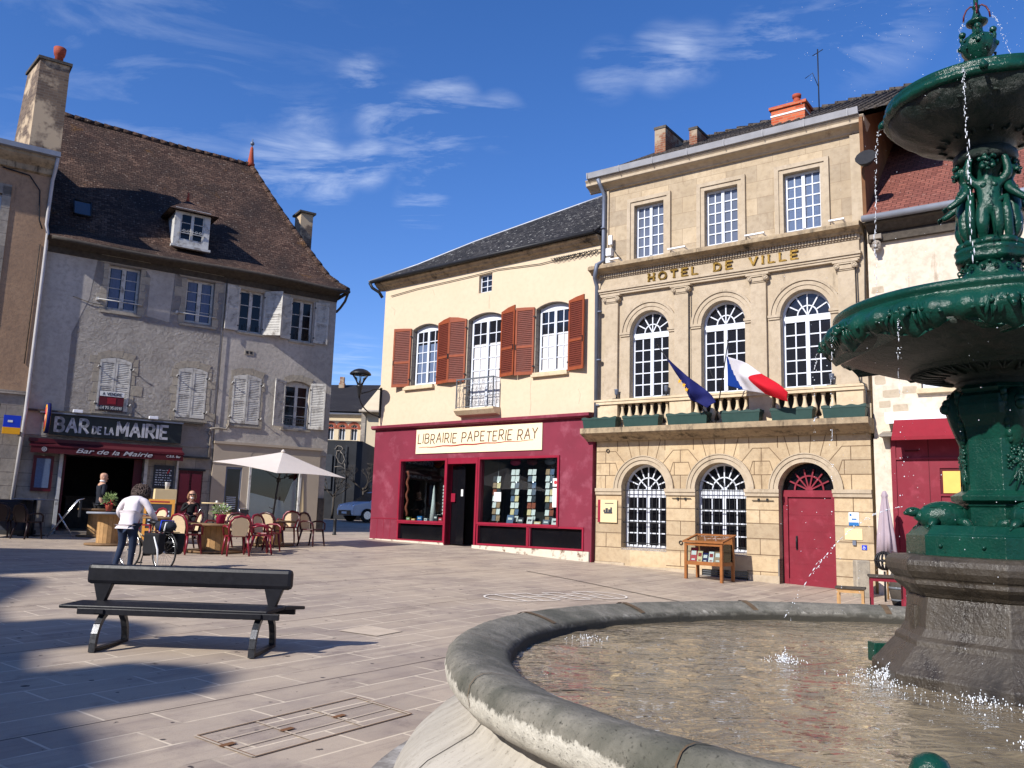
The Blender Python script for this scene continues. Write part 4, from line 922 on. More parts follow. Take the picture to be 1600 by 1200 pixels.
# planters on the balcony slab
def planter(x0, x1, z, first=None, lab=''):
    cx = (x0+x1)/2; r = on(FH, 'balcony_planter', lab, 'planter', cx, -.31, z, 'green planters on the balcony'); L = (x1-x0)/2
    m = MB(); q = [(-L*.94, -.10), (L*.94, -.10), (L*.94, .10), (-L*.94, .10)]; t = [(-L, -.13), (L, -.13), (L, .13), (-L, .13)]
    a = [m.V((p[0], p[1], 0)) for p in q]; b = [m.V((p[0], p[1], .24)) for p in t]
    for i in range(4): k = (i+1) % 4; m.F([a[i], a[k], b[k], b[i]])
    m.F(a[::-1]); m.F(b); n = 22                                   # wavy rim
    for s_ in (-1, 1):
        for i in range(n):
            xa, xb = -L-.01+(2*L+.02)*i/n, -L-.01+(2*L+.02)*(i+1)/n; za, zb = .27+.014*math.sin(i*.95), .27+.014*math.sin((i+1)*.95); y = s_*.135
            m.face([(xa, y, .215), (xb, y, .215), (xb, y, zb), (xa, y, za)]); m.face([(xa, y, za), (xb, y, zb), (xb, y-s_*.012, zb), (xa, y-s_*.012, za)])
            m.face([(xa, y-s_*.012, za), (xb, y-s_*.012, zb), (xb, y-s_*.012, .2), (xa, y-s_*.012, .2)])
    for x in (-L-.01, L+.01): m.box(x-.006, x+.006, -.135, .135, .21, .275)
    m.build('box', M['planter_green'], r)
    s2 = MB(); s2.box(-L+.02, L-.02, -.11, .11, .2405, .244); s2.build('soil', M['mosquito'], r)
for i, (a, b, lab) in enumerate([(-6.88, -5.90, 'dark green planter at the left end of the balcony next to the drain pipe'), (-5.70, -4.72, 'dark green planter below the left arched balcony window'), (-4.50, -3.46, 'dented green planter directly left of the two flagpoles'), (-3.12, -2.20, 'green planter directly right of the French flag pole'), (-1.95, -1.02, 'green planter half in shadow under the red end of the French flag'), (-.82, .08, 'green planter at the right end of the balcony near the fountain bowl')]):
    planter(a, b, 3.772, lab=lab)
# flood lights on the balustrade
for x, lab in ((-6.06, 'small floodlight on the balustrade at the left pilaster'), (-4.66, 'small floodlight in front of the left balcony window'), (-2.32, 'small floodlight behind the French flag'), (-.68, 'small floodlight in front of the right balcony window')):
    r = on(FH, 'floodlight', lab, 'floodlight', x, -.12, 4.527, 'floodlights on the balustrade'); m = MB(); m.box(-.10, .10, -.04, .04, 0, .02); m.tube([(0, 0, .02), (0, 0, .12)], .02, 8); m.build('bracket', M['dark_iron'], r)
    m = MB(); m.lathe([(.02, .10), (.045, .14), (.055, .24), (.06, .26), (.05, .262), (.001, .255)], n=12); m.build('lamp_head', M['pipe_grey'], r)
# ---- flags ----
def cloth(name, pts_fn, nu, nv, mats, mfn, parent, off=(0, 0, 0)):
    m = MB(off); g_ = [[m.V(pts_fn(i/nu, k/nv)) for i in range(nu+1)] for k in range(nv+1)]
    for k in range(nv):
        for i in range(nu): m.F([g_[k][i], g_[k][i+1], g_[k+1][i+1], g_[k+1][i]], mfn((i+.5)/nu, (k+.5)/nv), True)
    o = m.build(name, [M[a] for a in mats], parent); sd = o.modifiers.new('thick', 'SOLIDIFY'); sd.thickness = .004; return o
def lerp3(a, b, t): return Vector(a)*(1-t)+Vector(b)*t
def net(cols, rows_y):
    """cols: list of rows (top to bottom) of (u,z); rows_y: matching y; bilinear sampler"""
    nr = len(cols); nc = len(cols[0])
    def cat1(a, b, c, d, t): return .5*((2*b)+(-a+c)*t+(2*a-5*b+4*c-d)*t*t+(-a+3*b-3*c+d)*t*t*t)
    P = [[Vector((q[0], rows_y[r][c], q[1])) for c, q in enumerate(cols[r])] for r in range(nr)]
    def f(s_, t_):
        x = s_*(nc-1); i = min(int(x), nc-2); fx = x-i; y = t_*(nr-1); k = min(int(y), nr-2); fy = y-k
        def row(r):
            g_ = lambda q: P[r][max(0, min(nc-1, q))]; return cat1(g_(i-1), g_(i), g_(i+1), g_(i+2), fx)
        h = lambda q: row(max(0, min(nr-1, q)))
        p = cat1(h(k-1), h(k), h(k+1), h(k+2), fy); p.y += .02*math.sin(s_*19+t_*3); return p
    return f
fr_ = on(FH, 'french_flag', 'blue, white and red flag blowing out from its pole above the balcony', 'flag', -3.25, -.42, 3.772, 'flags leaning from the balcony'); off = (-3.25, -.42, 3.772)
m = MB(off); m.tube([(-3.25, -.42, 3.772), (-2.62, -1.2, 5.50)], .014, 8); m.ball((-2.615, -1.205, 5.52), .028, 8); m.build('flagpole', M['dark_iron'], fr_)
T = [(-2.71, 5.19), (-2.6, 5.15), (-2.29, 5.02), (-1.97, 4.77), (-1.6, 4.51), (-1.42, 4.33)]
Mi = [(-2.74, 4.88), (-2.54, 4.79), (-2.41, 4.74), (-2.23, 4.67), (-1.83, 4.44), (-1.44, 4.22)]
Bo = [(-2.78, 4.56), (-2.44, 4.45), (-2.18, 4.38), (-1.92, 4.32), (-1.64, 4.2), (-1.44, 4.13)]
f = net([T, Mi, Bo], [[-1.08, -1.06, -1.0, -.92, -.86, -.82], [-.96, -.92, -.98, -1.04, -.98, -.84], [-.84, -.82, -.84, -.84, -.80, -.78]])
cloth('flag_cloth', f, 48, 20, ['flag_blue', 'flag_white', 'flag_red'], lambda s_, t_: 0 if s_ < .08+.14*t_ else (1 if s_ < .60-.0*t_ else 2), fr_, off)
fr_ = on(FH, 'european_flag', 'dark blue flag with yellow stars hanging down along its slanting pole', 'flag', -3.36, -.42, 3.772, 'flags leaning from the balcony'); off = (-3.36, -.42, 3.772)
m = MB(off); m.tube([(-3.32, -.42, 3.772), (-4.32, -1.25, 5.55)], .014, 8); m.ball((-4.33, -1.26, 5.57), .026, 8); m.build('flagpole', M['dark_iron'], fr_)
L_ = [(-4.24, 5.33), (-4.03, 4.98), (-3.84, 4.65), (-3.69, 4.3), (-3.53, 4.22), (-3.30, 4.08)]; R_ = [(-4.19, 5.31), (-3.95, 5.05), (-3.74, 4.85), (-3.50, 4.64), (-3.25, 4.43), (-3.12, 4.22)]
Mm = [tuple((a+b)/2 for a, b in zip(p, q)) for p, q in zip(L_, R_)]
f = net([L_, Mm, R_], [[-1.1, -1.0, -.92, -.84, -.8, -.78], [-1.12, -1.10, -.94, -.96, -.76, -.82], [-1.06, -.98, -.92, -.80, -.76, -.72]])
cloth('flag_cloth', f, 40, 14, ['eu_blue'], lambda s_, t_: 0, fr_, off)
m = MB(off)
for x, z in ((-3.84, 4.70), (-3.73, 4.60), (-3.67, 4.49)):
    o_ = []
    for i in range(10): a = math.pi/2+math.pi*i/5; rr = .055 if i % 2 == 0 else .023; o_.append((x+rr*math.cos(a), z+rr*math.sin(a)))
    m.prism(o_[::-1], -1.115, -1.105)
m.build('stars', M['yellow'], fr_)

# ---------------- stationer's shop house ----------------
ST_ = on(FL, 'stationer_house', 'pale yellow two-storey house with brown shutters above a dark pink shopfront', 'house', 0, 0, 0)
LW = -8.50
seg = lambda x0, x1, zb, zt, rise: arch_pts((x0+x1)/2, (x1-x0)/2, zt-rise, zb, 8, rise)
LWIN = [(-7.11, -5.95, 5.46, 7.42), (-2.13, -.97, 5.46, 7.44)]; LDOOR = (-4.72, -3.38, 4.56, 7.46)
holes = [seg(*LWIN[0], .14), seg(*LWIN[1], .14), seg(*LDOOR, .16), rect_pts(-4.34, -3.82, 8.08, 8.65)]
# upper wall slightly outward of shopfront opening
w = MB(); w.wall(LW, .02, 3.95, 8.80, holes, 0, .26)
w.box(LW, LW+.02, 0, .26, -.3, 3.95); w.build('upper_wall', M['cream_render'], ST_)
w = MB()
for x0, x1, zb, zt in LWIN+[LDOOR]:
    h = seg(x0, x1, zb, zt, .15 if zb < 5 else .14)
    for p, q in zip(h, h[1:]+h[:1]):
        if p[1] <= zb+.001 and q[1] <= zb+.001: continue
        w.bar(p, q, .02, .004, .258)
w.build('reveal_frame', M['frame_stone'], ST_)
w = MB(); w.box(LW+.05, -.02, .265, 8.8, 3.35, 8.7); w.box(LW+.05, -.02, 2.3, 8.8, -.3, 3.35); w.box(-.55, -.02, .1, 2.3, -.3, 3.35); w.box(LW+.05, -7.35, .1, 2.3, -.3, 3.35)
# side wall facing the alley, opaque with the same render
w.box(LW, LW+.05, .26, 8.8, -.3, 8.8); w.build('side_wall', M['cream_render'], ST_)
casement(ST_, LWIN[0][0]+.05, LWIN[0][1]-.02, 5.47, 7.40, .16, 'white_window', 'pane_dark', 2, 5, rise=.13, mid=.085, curtain='curtain_blue', cz=(0, .75))
casement(ST_, LWIN[1][0]+.05, LWIN[1][1]-.02, 5.47, 7.42, .16, 'white_window', 'pane_dark', 2, 5, rise=.13, mid=.085, curtain='curtain_white', cz=(0, .62))
o = casement(ST_, LDOOR[0]+.05, LDOOR[1]-.02, 4.58, 7.44, .16, 'white_window', 'pane_dark', 2, 7, rise=.15, mid=.09, curtain='curtain_white', cz=(0, .74), name='french_window')
m = MB(); m.box(-4.34, -4.30, .10, .14, 8.09, 8.65); m.box(-3.86, -3.82, .10, .14, 8.09, 8.65); m.box(-4.34, -3.82, .10, .14, 8.09, 8.13); m.box(-4.34, -3.82, .10, .14, 8.61, 8.65)
m.box(-4.095, -4.065, .10, .14, 8.09, 8.65); m.box(-4.3, -3.86, .105, .135, 8.27, 8.29); m.box(-4.3, -3.86, .105, .135, 8.45, 8.47)
o = m.build('attic_window', M['white_window'], ST_); p = MB(); p.box(-4.33, -3.83, .12, .13, 8.1, 8.64); p.build('pane', M['pane_dark'], o)
m = MB()
for a, b in ((-7.34, -6.02), (-2.18, -.94)): m.box(a, b, -.11, .16, 5.33, 5.40); m.box(a+.03, b-.03, -.08, .16, 5.40, 5.455)
m.build('window_sill', M['balcony_stone'], ST_)
m = MB(); m.prism([(-.34, 4.56), (-.34, 4.50), (-.30, 4.46), (-.22, 4.38), (0, 4.34), (0.1, 4.34), (.16, 4.56)], -4.86, -3.32, 'x'); bs = m.build('balcony_slab', M['balcony_stone'], ST_)
# balcony railing of scrolled ironwork
m = MB(); y = -.30
for a in (-4.83, -3.40): m.box(a, a+.03, y, y+.03, 4.56, 5.43)
m.box(-4.83, -3.37, y-.006, y+.036, 5.41, 5.45); m.box(-4.83, -3.37, y, y+.03, 4.60, 4.62); m.box(-4.83, -3.37, y+.005, y+.025, 5.23, 5.245)
for yy in (-.3, -.15): 
    for x in (-4.82, -3.39): m.box(x, x+.012, yy, yy+.012, 4.58, 5.42)
for x in (-4.82, -3.39): m.box(x, x+.012, -.3, 0, 5.42, 5.44)
for k in range(8):
    x = -4.72+k*.178
    for (cx, cz, r, a0, d) in ((x, 5.10, .07, 0, 1), (x+.05, 4.86, .06, 180, -1), (x, 4.70, .05, 30, 1), (x+.07, 5.33, .06, 90, 1)):
        m.tube([(cx+r*(1-q/16)*math.cos(R(a0+d*q*34)), y+.015, cz+r*(1-q/16)*math.sin(R(a0+d*q*34))) for q in range(15)], .0055, 4)
    m.tube([(x-.05, y+.015, 4.62), (x-.02, y+.015, 4.8), (x-.06, y+.015, 4.98), (x, y+.015, 5.2)], .006, 4)
m.build('railing', M['grey_iron'], bs)
# brown shutters
def lsh(x, w_, zb, h, ang, side, rise, lab=None): shutter(ST_, w_, h, ['brown_shutter', 'louvre_brown'], loc=(x, -.02, zb), ang=ang, side=side, rise=rise, lab=lab, handle=True)
lsh(-7.13, .66, 5.44, 1.88, R(14), -1, .03); lsh(-6.02, .60, 5.44, 1.90, R(58), 1, .10) if False else None
lsh(-5.92, .62, 5.42, 1.92, R(12), 1, .10); lsh(-4.74, .60, 5.42, 1.95, R(10), -1, .10) if False else None
lsh(-4.75, .62, 5.42, 1.92, R(12), -1, .10)
lsh(-3.36, .62, 5.44, 1.92, R(12), 1, .12); lsh(-2.15, .60, 5.42, 1.93, R(10), -1, .03)
lsh(-.95, .60, 5.42, 1.95, R(12), 1, .08)
w = MB()
for P_ in ([(-3.9, 7.55), (-3.91, 7.75), (-3.89, 7.95)], [(-2.25, 4.3), (-2.22, 4.6), (-2.26, 4.95), (-2.24, 5.3)], [(-.6, 4.5), (-.55, 4.75), (-.62, 4.9)], [(-8.2, 8.2), (-8.0, 8.05), (-8.02, 7.9)], [(-6.3, 8.5), (-6.2, 8.3)]):
    for p, q in zip(P_, P_[1:]): w.bar(p, q, .012, -.003, .002)
w.build('wall_cracks', M['patch_stone'], ST_)
# cornice and gutter
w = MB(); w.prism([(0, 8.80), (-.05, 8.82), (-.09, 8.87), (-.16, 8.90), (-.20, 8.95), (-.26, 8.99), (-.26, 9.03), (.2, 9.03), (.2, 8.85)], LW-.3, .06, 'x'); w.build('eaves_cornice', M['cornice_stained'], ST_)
w = MB(); w.tube([(LW-.38, -.34, 9.06), (.03, -.34, 9.08)], .06, 8); w.tube([(LW-.38, -.40, 9.02), (LW-.30, -.34, 8.85), (LW-.16, -.15, 8.72), (LW-.10, -.05, 8.55)], .05, 8); w.build('gutter', M['dark_iron'], ST_)
r_ = MB(); k = .74; e = -.38
RZ_ = lambda u, y: (u, y, 9.08+k*(y-e))
P0 = RZ_(LW-.45, e); P1 = RZ_(.06, e); Q1 = RZ_(-7.3, .25); Q2 = RZ_(-5.8, 1.35); P3 = RZ_(-2.6, 2.75); P2 = RZ_(.06, 3.9); P4 = (LW-.45, 9.2, 9.08); P5 = (.06, 9.2, 9.08)
r_.face([P0, P1, P2, P3, Q2, Q1]); r_.face([P4, P0, Q1]); r_.face([P4, Q1, Q2]); r_.face([P4, Q2, P3]); r_.face([P4, P3, P2]); r_.face([P4, P2, P5]); r_.face([P1, P5, P2]); r_.face([P0, P4, P5, P1])
r_.build('roof', M['slates'], ST_)
w = MB(); w.tube([P0, Q1, Q2, P3, P2], .035, 6); w.build('ridge_flashing', M['zinc'], ST_)
w = MB(); w.tube([(-.5, -.05, 8.66), (-2, -.04, 8.6), (-3.6, -.04, 8.70), (-4.6, -.04, 8.66), (-7, -.04, 8.62), (-8.2, -.04, 8.55)], .012, 5)
for i in range(26): x = -1.6+.06*i; w.tube([(x, -.06, 8.68), (x+.1, -.09, 8.60+.04*math.sin(i*2.1)), (x+.2, -.06, 8.66)], .012, 4)
w.build('cable', M['dark_iron'], ST_)
# shopfront
PK = 'shop_red'; y0 = -.10
w = MB()
gl = [rect_pts(-7.20, -5.30, 1.27, 3.07), rect_pts(-7.20, -5.30, .68, 1.17), rect_pts(-3.92, -1.16, 1.29, 3.07), rect_pts(-3.92, -2.18, .68, 1.20), rect_pts(-2.05, -.34, .68, 1.20)]
door_x = (-5.20, -4.06)
out_ = [(LW-.02, .2), (door_x[0], .2), (door_x[0], 2.96), (door_x[1], 2.96), (door_x[1], .2), (-.06, .2), (-.06, 4.10), (LW-.02, 4.10)]
w.wall(0, 0, 0, 0, gl, y0, .16, 0, 0, outer=out_)
w.build('shopfront', M[PK], ST_)
w = MB(); w.prism([(y0-.16, 4.22), (y0-.16, 4.14), (y0-.10, 4.10), (y0+.01, 4.10), (.0, 4.24)], LW-.06, -.1, 'x'); w.build('shop_cornice', M['shop_red'], ST_)
w = MB(); T_ = 'shop_red_trim'; q = .045
def frame(x0, x1, z0, z1, wd=.06, pr=q):
    w.box(x0-wd, x0, y0-pr, y0+.02, z0-wd, z1+wd); w.box(x1, x1+wd, y0-pr, y0+.02, z0-wd, z1+wd); w.box(x0, x1, y0-pr, y0+.02, z1, z1+wd); w.box(x0, x1, y0-pr, y0+.02, z0-wd, z0)
frame(-7.20, -5.30, 1.27, 3.07); frame(-3.92, -1.16, 1.29, 3.07); frame(-7.20, -5.30, .70, 1.17, .05, .03); frame(-3.92, -2.16, .70, 1.20, .05, .03); frame(-2.08, -.34, .70, 1.20, .05, .03)
w.box(-5.24, -5.20, y0-.05, .5, .62, 3.13); w.box(-4.06, -3.99, y0-.05, .5, .62, 3.13); w.box(-5.20, -4.06, y0-.03, y0+.05, 2.96, 3.13)
for x in (-8.2, -7.9, -7.6): w.box(x, x+.012, y0-.004, y0+.01, .5, 1.3)
w.box(-8.48, -7.3, y0-.012, y0+.01, 1.29, 1.31)
w.build('window_frames', M[T_], ST_)
w = MB(); w.box(-4.1, -.10, y0-.06, .1, -.2, .64); w.box(-8.5, -5.24, y0-.03, .1, -.2, .66); w.build('plinth', M['plinth_white'], ST_)
# recessed door
d = MB(); d.box(-4.66, -4.60, .62, .70, .62, 2.75); d.box(-4.12, -4.06, .62, .70, .62, 2.75); d.box(-4.60, -4.12, .62, .70, 2.62, 2.75); d.box(-4.60, -4.12, .62, .70, .62, .78); d.box(-4.60, -4.12, .63, .69, 1.5, 1.56)
do = d.build('door', M['dark_red'], ST_); p = MB(); p.box(-4.60, -4.12, .65, .66, .78, 2.62); p.build('pane', M['pane_black'], do); p = MB(); p.box(-4.56, -4.54, .56, .60, 1.35, 1.75); p.build('handle', M['chrome'], do)
d = MB(); d.box(-5.20, -4.68, .1, .12, .62, 2.9); d.build('door_side_glass', M['pane_black'], ST_)
d = MB(); d.box(-5.19, -5.02, .05, .08, 1.85, 2.10); d.build('letter_box', M['shop_red_trim'], ST_)
d = MB(); d.box(-4.82, -4.74, .09, .095, 2.02, 2.22); d.build('door_notice', M['paper'], ST_)
# shop interior boxes
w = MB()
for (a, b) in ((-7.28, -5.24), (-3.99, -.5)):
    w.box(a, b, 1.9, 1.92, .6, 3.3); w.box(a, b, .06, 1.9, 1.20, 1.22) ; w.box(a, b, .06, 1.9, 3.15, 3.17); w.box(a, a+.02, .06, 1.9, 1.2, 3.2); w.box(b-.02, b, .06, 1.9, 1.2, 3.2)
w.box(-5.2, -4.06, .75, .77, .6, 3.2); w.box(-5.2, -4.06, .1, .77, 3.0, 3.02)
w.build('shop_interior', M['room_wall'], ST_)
for a, b, z0, z1, n_ in ((-7.20, -5.30, 1.27, 3.07, 'clear_glass'), (-3.92, -1.16, 1.29, 3.07, 'clear_glass')):
    p = MB(); p.box(a, b, y0+.06, y0+.066, z0, z1); p.build('shop_window_glass', M[n_], ST_)
for a, b in ((-7.20, -5.30), (-3.92, -2.18), (-2.05, -.34)): p = MB(); p.box(a, b, y0+.07, y0+.08, .68, 1.20); p.build('lower_pane', M['pane_black'], ST_)
# shop sign
r, off = sign_board(FL, 'shop_sign', 'cream shop sign reading LIBRAIRIE PAPETERIE RAY above the stationer window', 'sign', -6.58, -1.70, 3.29, 4.03, y0-.005, .03, 'sign_cream')
m = MB(off); stroke_text(m, 'LIBRAIRIE PAPETERIE RAY', -6.49, 3.60, .28, .026, y0-.045, y0-.034, gap=.32, sp=.55, jit=.07, fit=4.62, slant=.08, scale_of=lambda c: 1.0); m.build('lettering', M['text_brown'], r)
m = MB(off); pts = [(-6.45+4.45*i/26, 3.475+.010*math.sin(i*1.3)+.0035*i) for i in range(27)]
for i, (a, b) in enumerate(zip(pts, pts[1:])): t_ = i/26; m.bar(a, b, .012+.034*math.sin(math.pi*min(1, t_*1.15))*(1-.55*t_), y0-.042, y0-.035)
m.build('underline', M['text_red'], r)
# window displays
cols_ = ['paper', 'petal_red', 'blue', 'poster_orange', 'poster_cream', 'bluish', 'pot_pink', 'leaf_light', 'chalkboard', 'brown_render', 'pipe_grey', 'dark_cloth']
for name in cols_: pass
def rack(x, y, z0, ncol, nrow, lab, seed, head='paper'):
    r = on(FL, 'card_rack', lab, 'card rack', x, y, 1.22, 'racks in the stationer window'); rr = random.Random(seed); m = MB(); m.tube([(0, .06, 0), (0, .06, 1.75)], .014, 6); m.lathe([(.15, 0), (.15, .02), (.001, .03)], (0, .06, 0), 12); m.build('stand', M['chrome'], r)
    m = MB(); cw = .15; 
    for i in range(ncol):
        for k in range(nrow):
            x0 = (i-ncol/2)*cw+.008; z = .12+k*.185; m.face([(x0, -.02, z), (x0+cw-.016, -.02, z), (x0+cw-.016, .01, z+.155), (x0, .01, z+.155)], rr.choice([0, 0, 0, 1, 2, 3, 4, 5, 6, 7]))
    m.build('cards', [M[c] for c in ('paper', 'pipe_grey', 'poster_cream', 'brick_red', 'curtain_blue', 'chalkboard', 'paper', 'brown_render')], r)
    if head:
        m = MB(); m.lathe([(.001, 0), (.19, 0), (.19, .02), (.001, .02)], n=18); o = m.build('header', M[head], r); o.rotation_euler = (R(90), 0, 0); o.scale = (1, .55, 1); o.location = (0, 0, 1.78)
rack(-3.58, .25, 0, 2, 7, 'tall narrow card rack at the left edge of the right shop window', 3, None)
rack(-2.88, .22, 0, 2, 8, 'card rack with a red oval header in the right shop window', 4, 'pot_pink')
rack(-2.28, .22, 0, 2, 8, 'card rack with a smaller red header in the middle of the right shop window', 5, 'dark_red')
rack(-1.66, .22, 0, 2, 8, 'card rack with a grey oval header near the right end of the shop window', 6, 'pipe_grey')
m = MB(); m.box(-3.42, -3.16, y0+.045, y0+.052, 1.88, 2.14); m.box(-1.36, -1.18, y0+.045, y0+.052, 2.30, 2.52); m.box(-1.36, -1.20, y0+.045, y0+.052, 1.75, 2.26); m.build('window_notice', M['paper'], ST_)
m = MB(); m.ring(-1.27, 2.41, .0, .05, y0+.04, y0+.045, 0, 6.28, 10); m.build('window_badge', M['petal_red'], ST_)
rr = random.Random(11)
def small_stock(x, y, w_, h_, d_, mt, lab, nm='book', cat='book', tilt=0.0, sp=None):
    r = on(FL, nm, lab, cat, x, y, 1.222, sp, 0); m = MB(); m.box(-w_/2, w_/2, 0, d_, 0, h_); o = m.build('cover', M[mt], r, bevel=.004); o.rotation_euler = (-tilt, 0, 0)
    m = MB(); m.box(-w_*.32, w_*.32, -.002, 0, h_*.55, h_*.75); q_ = m.build('print', M['paper'] if mt != 'paper' else M['chalkboard'], r); q_.rotation_euler = (-tilt, 0, 0)
for i, (x, w_, h_, mt, lab) in enumerate([(-2.92, .24, .30, 'curtain_blue', 'blue book standing below the red-headed card rack'), (-2.55, .20, .24, 'chalkboard', 'dark book standing second from left on the right window ledge'), (-2.22, .20, .26, 'paper', 'white book leaning at the middle of the right window ledge'), (-1.95, .22, .14, 'poster_cream', 'low cream booklet on the right window ledge'), (-1.66, .22, .2, 'pipe_grey', 'grey book near the right end of the window ledge'), (-1.36, .22, .24, 'paper', 'round-looking white card at the far right of the window ledge')]):
    small_stock(x, .05, w_, h_, .03, mt, lab, tilt=.2, sp='books on the right window ledge')
for i, (x, w_, h_, mt, lab) in enumerate([(-7.0, .16, .14, 'leaf_light', 'small green box at the left of the left shop window'), (-6.78, .15, .1, 'poster_orange', 'small orange box on the left window ledge'), (-6.5, .2, .18, 'bluish', 'blue box on the left window ledge'), (-6.24, .12, .12, 'paper', 'small white box beside the blue box'), (-5.82, .16, .24, 'chalkboard', 'dark box behind the white cone in the left window'), (-5.62, .14, .16, 'petal_red', 'small red box in the left window')]):
    small_stock(x, .08, w_, h_, .08, mt, lab, 'gift_box', 'box', sp='boxes on the left window ledge')
r = on(FL, 'paper_cone', 'tall white paper cone standing in the left shop window', 'cone', -6.02, .18, 1.222); m = MB(); m.lathe([(.11, 0), (.06, .6), (.03, 1.0), (.004, 1.12)], n=14); m.build('cone', M['paper'], r); m = MB(); m.lathe([(.13, 0), (.13, .03), (.11, .03)], n=14); m.build('base', M['bluish'], r)
r = on(FL, 'garland', 'red twisted garland hanging at the left edge of the left shop window', 'garland', -7.08, .08, 1.4); m = MB(); m.tube([(.03*math.sin(q*.9), .02*math.cos(q*.9), q*.055) for q in range(26)], .04, 6); m.build('ribbon', M['brick_red'], r)
r = on(FL, 'garland', 'red and white garland hanging at the right edge of the left shop window', 'garland', -5.38, .08, 1.4); m = MB(); m.tube([(.03*math.sin(q*.9), .02*math.cos(q*.9), q*.055) for q in range(28)], .035, 6); m.build('ribbon', M['brick_red'], r); m = MB()
for q in range(9): m.ball((-.12, 0, .1+q*.1), .045, 8)
m.build('paper_balls', M['paper'], r)
# wall lamp on the corner
WL = on(FL, 'wall_lamp', 'black bracket street lamp with a glass head on the corner of the yellow house', 'street lamp', -8.44, 0, 4.5); 
m = MB(); m.box(-.03, .03, -.05, -.0, 0, 1.0); m.tube([(0, -.03, .05)]+[(0, -.03-.9*math.sin(R(q*9)), .05+.62*(1-math.cos(R(q*9)))) for q in range(1, 11)], .022, 8); m.tube([(0, -.03, .95), (0, -.3, .92), (0, -.55, .80), (0, -.93, .68)], .018, 8); m.build('bracket', M['black_paint'], WL)
m = MB(); m.lathe([(.03, .55), (.045, .66), (.07, .72), (.07, .86), (.11, .90), (.11, .96), (.07, .97)], (0, -.93, 0), 14); hd_ = m.build('lamp_holder', M['black_paint'], WL)
m = MB(); m.lathe([(.08, .97), (.13, 1.10), (.19, 1.22), (.26, 1.32)], (0, -.93, 0), 16); m.build('lamp_glass', M['clear_glass'], WL)
m = MB(); m.lathe([(.34, 1.30), (.34, 1.335), (.30, 1.38), (.22, 1.44), (.12, 1.48), (.001, 1.50)], (0, -.93, 0), 20); 
for i in range(4): a = math.pi/4+i*math.pi/2; m.tube([(.07*math.cos(a), -.93+.07*math.sin(a), .96), (.14*math.cos(a), -.93+.14*math.sin(a), 1.12), (.28*math.cos(a), -.93+.28*math.sin(a), 1.33)], .012, 5)
m.build('lamp_hood', M['black_paint'], WL)
m = MB(); m.lathe([(.03, .97), (.04, 1.02), (.04, 1.10), (.001, 1.13)], (0, -.93, 0), 10); m.build('bulb', M['lamp_glass'], WL)

# ---------------- house with the red tiled roof, right ----------------
RH = on(FH, 'red_roofed_house', 'cream patched house with a red tiled roof behind the fountain, at the far right', 'house', .12, 0, 0)
off = (.12, 0, 0)
w = MB(off); w.wall(.12, 9.0, -.3, 8.05, [rect_pts(.98+.1, 2.3, 4.37, 6.1)], .06, .25); w.box(.12, 9, .32, 8, -.3, 8.0); w.build('wall', M['old_cream'], RH)
w = MB(off)                                    # exposed stone patches
rr = random.Random(3)
for (u, z, a, h) in ((.42, 5.62, .16, .09), (.80, 5.66, .17, .09), (.30, 5.40, .12, .08), (.62, 5.36, .16, .10), (.40, 5.14, .18, .09), (.74, 5.92, .13, .09), (.5, 4.30, .17, .09), (.85, 4.36, .15, .08), (.36, 4.08, .12, .08), (.66, 3.98, .16, .09), (.3, 6.6, .13, .08), (.28, 4.6, .11, .1)):
    w.prism([(u+a*x*rr.uniform(.85, 1.05), z+h*y*rr.uniform(.8, 1.05)) for x, y in ((-1, -.8), (-.8, -1), (.8, -1), (1, -.8), (1, .8), (.8, 1), (-.85, 1), (-1, .75))], .056, .064)
w.build('stone_patches', M['patch_stone'], RH)
w = MB(off); w.box(1.0, 2.4, -.05, .3, 4.26, 4.36); w.build('window_sill', M['balcony_stone'], RH)
casement(RH, 1.1, 2.28, 4.37, 6.08, .14, off=off)
w = MB(off); w.prism([(.06, 7.82), (-.10, 7.90), (-.22, 8.0), (-.30, 8.02), (-.30, 8.06), (.3, 8.1), (.3, 7.8)], .16, 9.1, 'x')
w.box(.16, 9.1, -.05, .06, 7.66, 7.84)
w.build('eaves', M['bark'], RH)
w = MB(off); w.tube([(.12, -.36, 8.12), (9.1, -.36, 8.12)], .075, 10); w.build('gutter', M['zinc'], RH)
w = MB(off); w.face([(.14, -.38, 8.14), (9.2, -.38, 8.14), (9.2, 4.3, 12.5), (.14, 4.3, 12.5)]); w.face([(9.2, -.38, 8.14), (9.2, 9, 8.1), (9.2, 4.3, 12.5)]); w.face([(9.2, 9, 8.1), (.14, 9, 8.1), (.14, 4.3, 12.5), (9.2, 4.3, 12.5)]); w.build('roof', M['red_tiles'], RH)
# carved head bracket
w = MB(off); w.box(.22, .46, -.16, .06, 7.70, 7.80); w.ball((.34, -.08, 7.55), .12, 10, sq=(.9, .8, 1.15)); w.box(.30, .38, -.20, -.14, 7.50, 7.58); w.ball((.29, -.16, 7.60), .022, 6); w.ball((.39, -.16, 7.60), .022, 6); w.box(.29, .39, -.18, -.12, 7.43, 7.46); w.build('carved_head', M['frame_stone'], RH)
# party wall rising beside the town hall, hung with slate
w = MB(off); w.prism([(-.35, 10.5), (4.6, 12.9), (9.3, 10.6), (9.3, 8.0), (-.25, 8.2)], .125, .20, 'x'); w.build('party_wall', M['mosquito'], RH)
w = MB(off); w.tube([(.30, -.44, 9.33), (.30, -.50, 9.36), (.30, -.62, 9.42)], [.05, .16, .22], 14); w.build('satellite_dish', M['dark_iron'], RH)
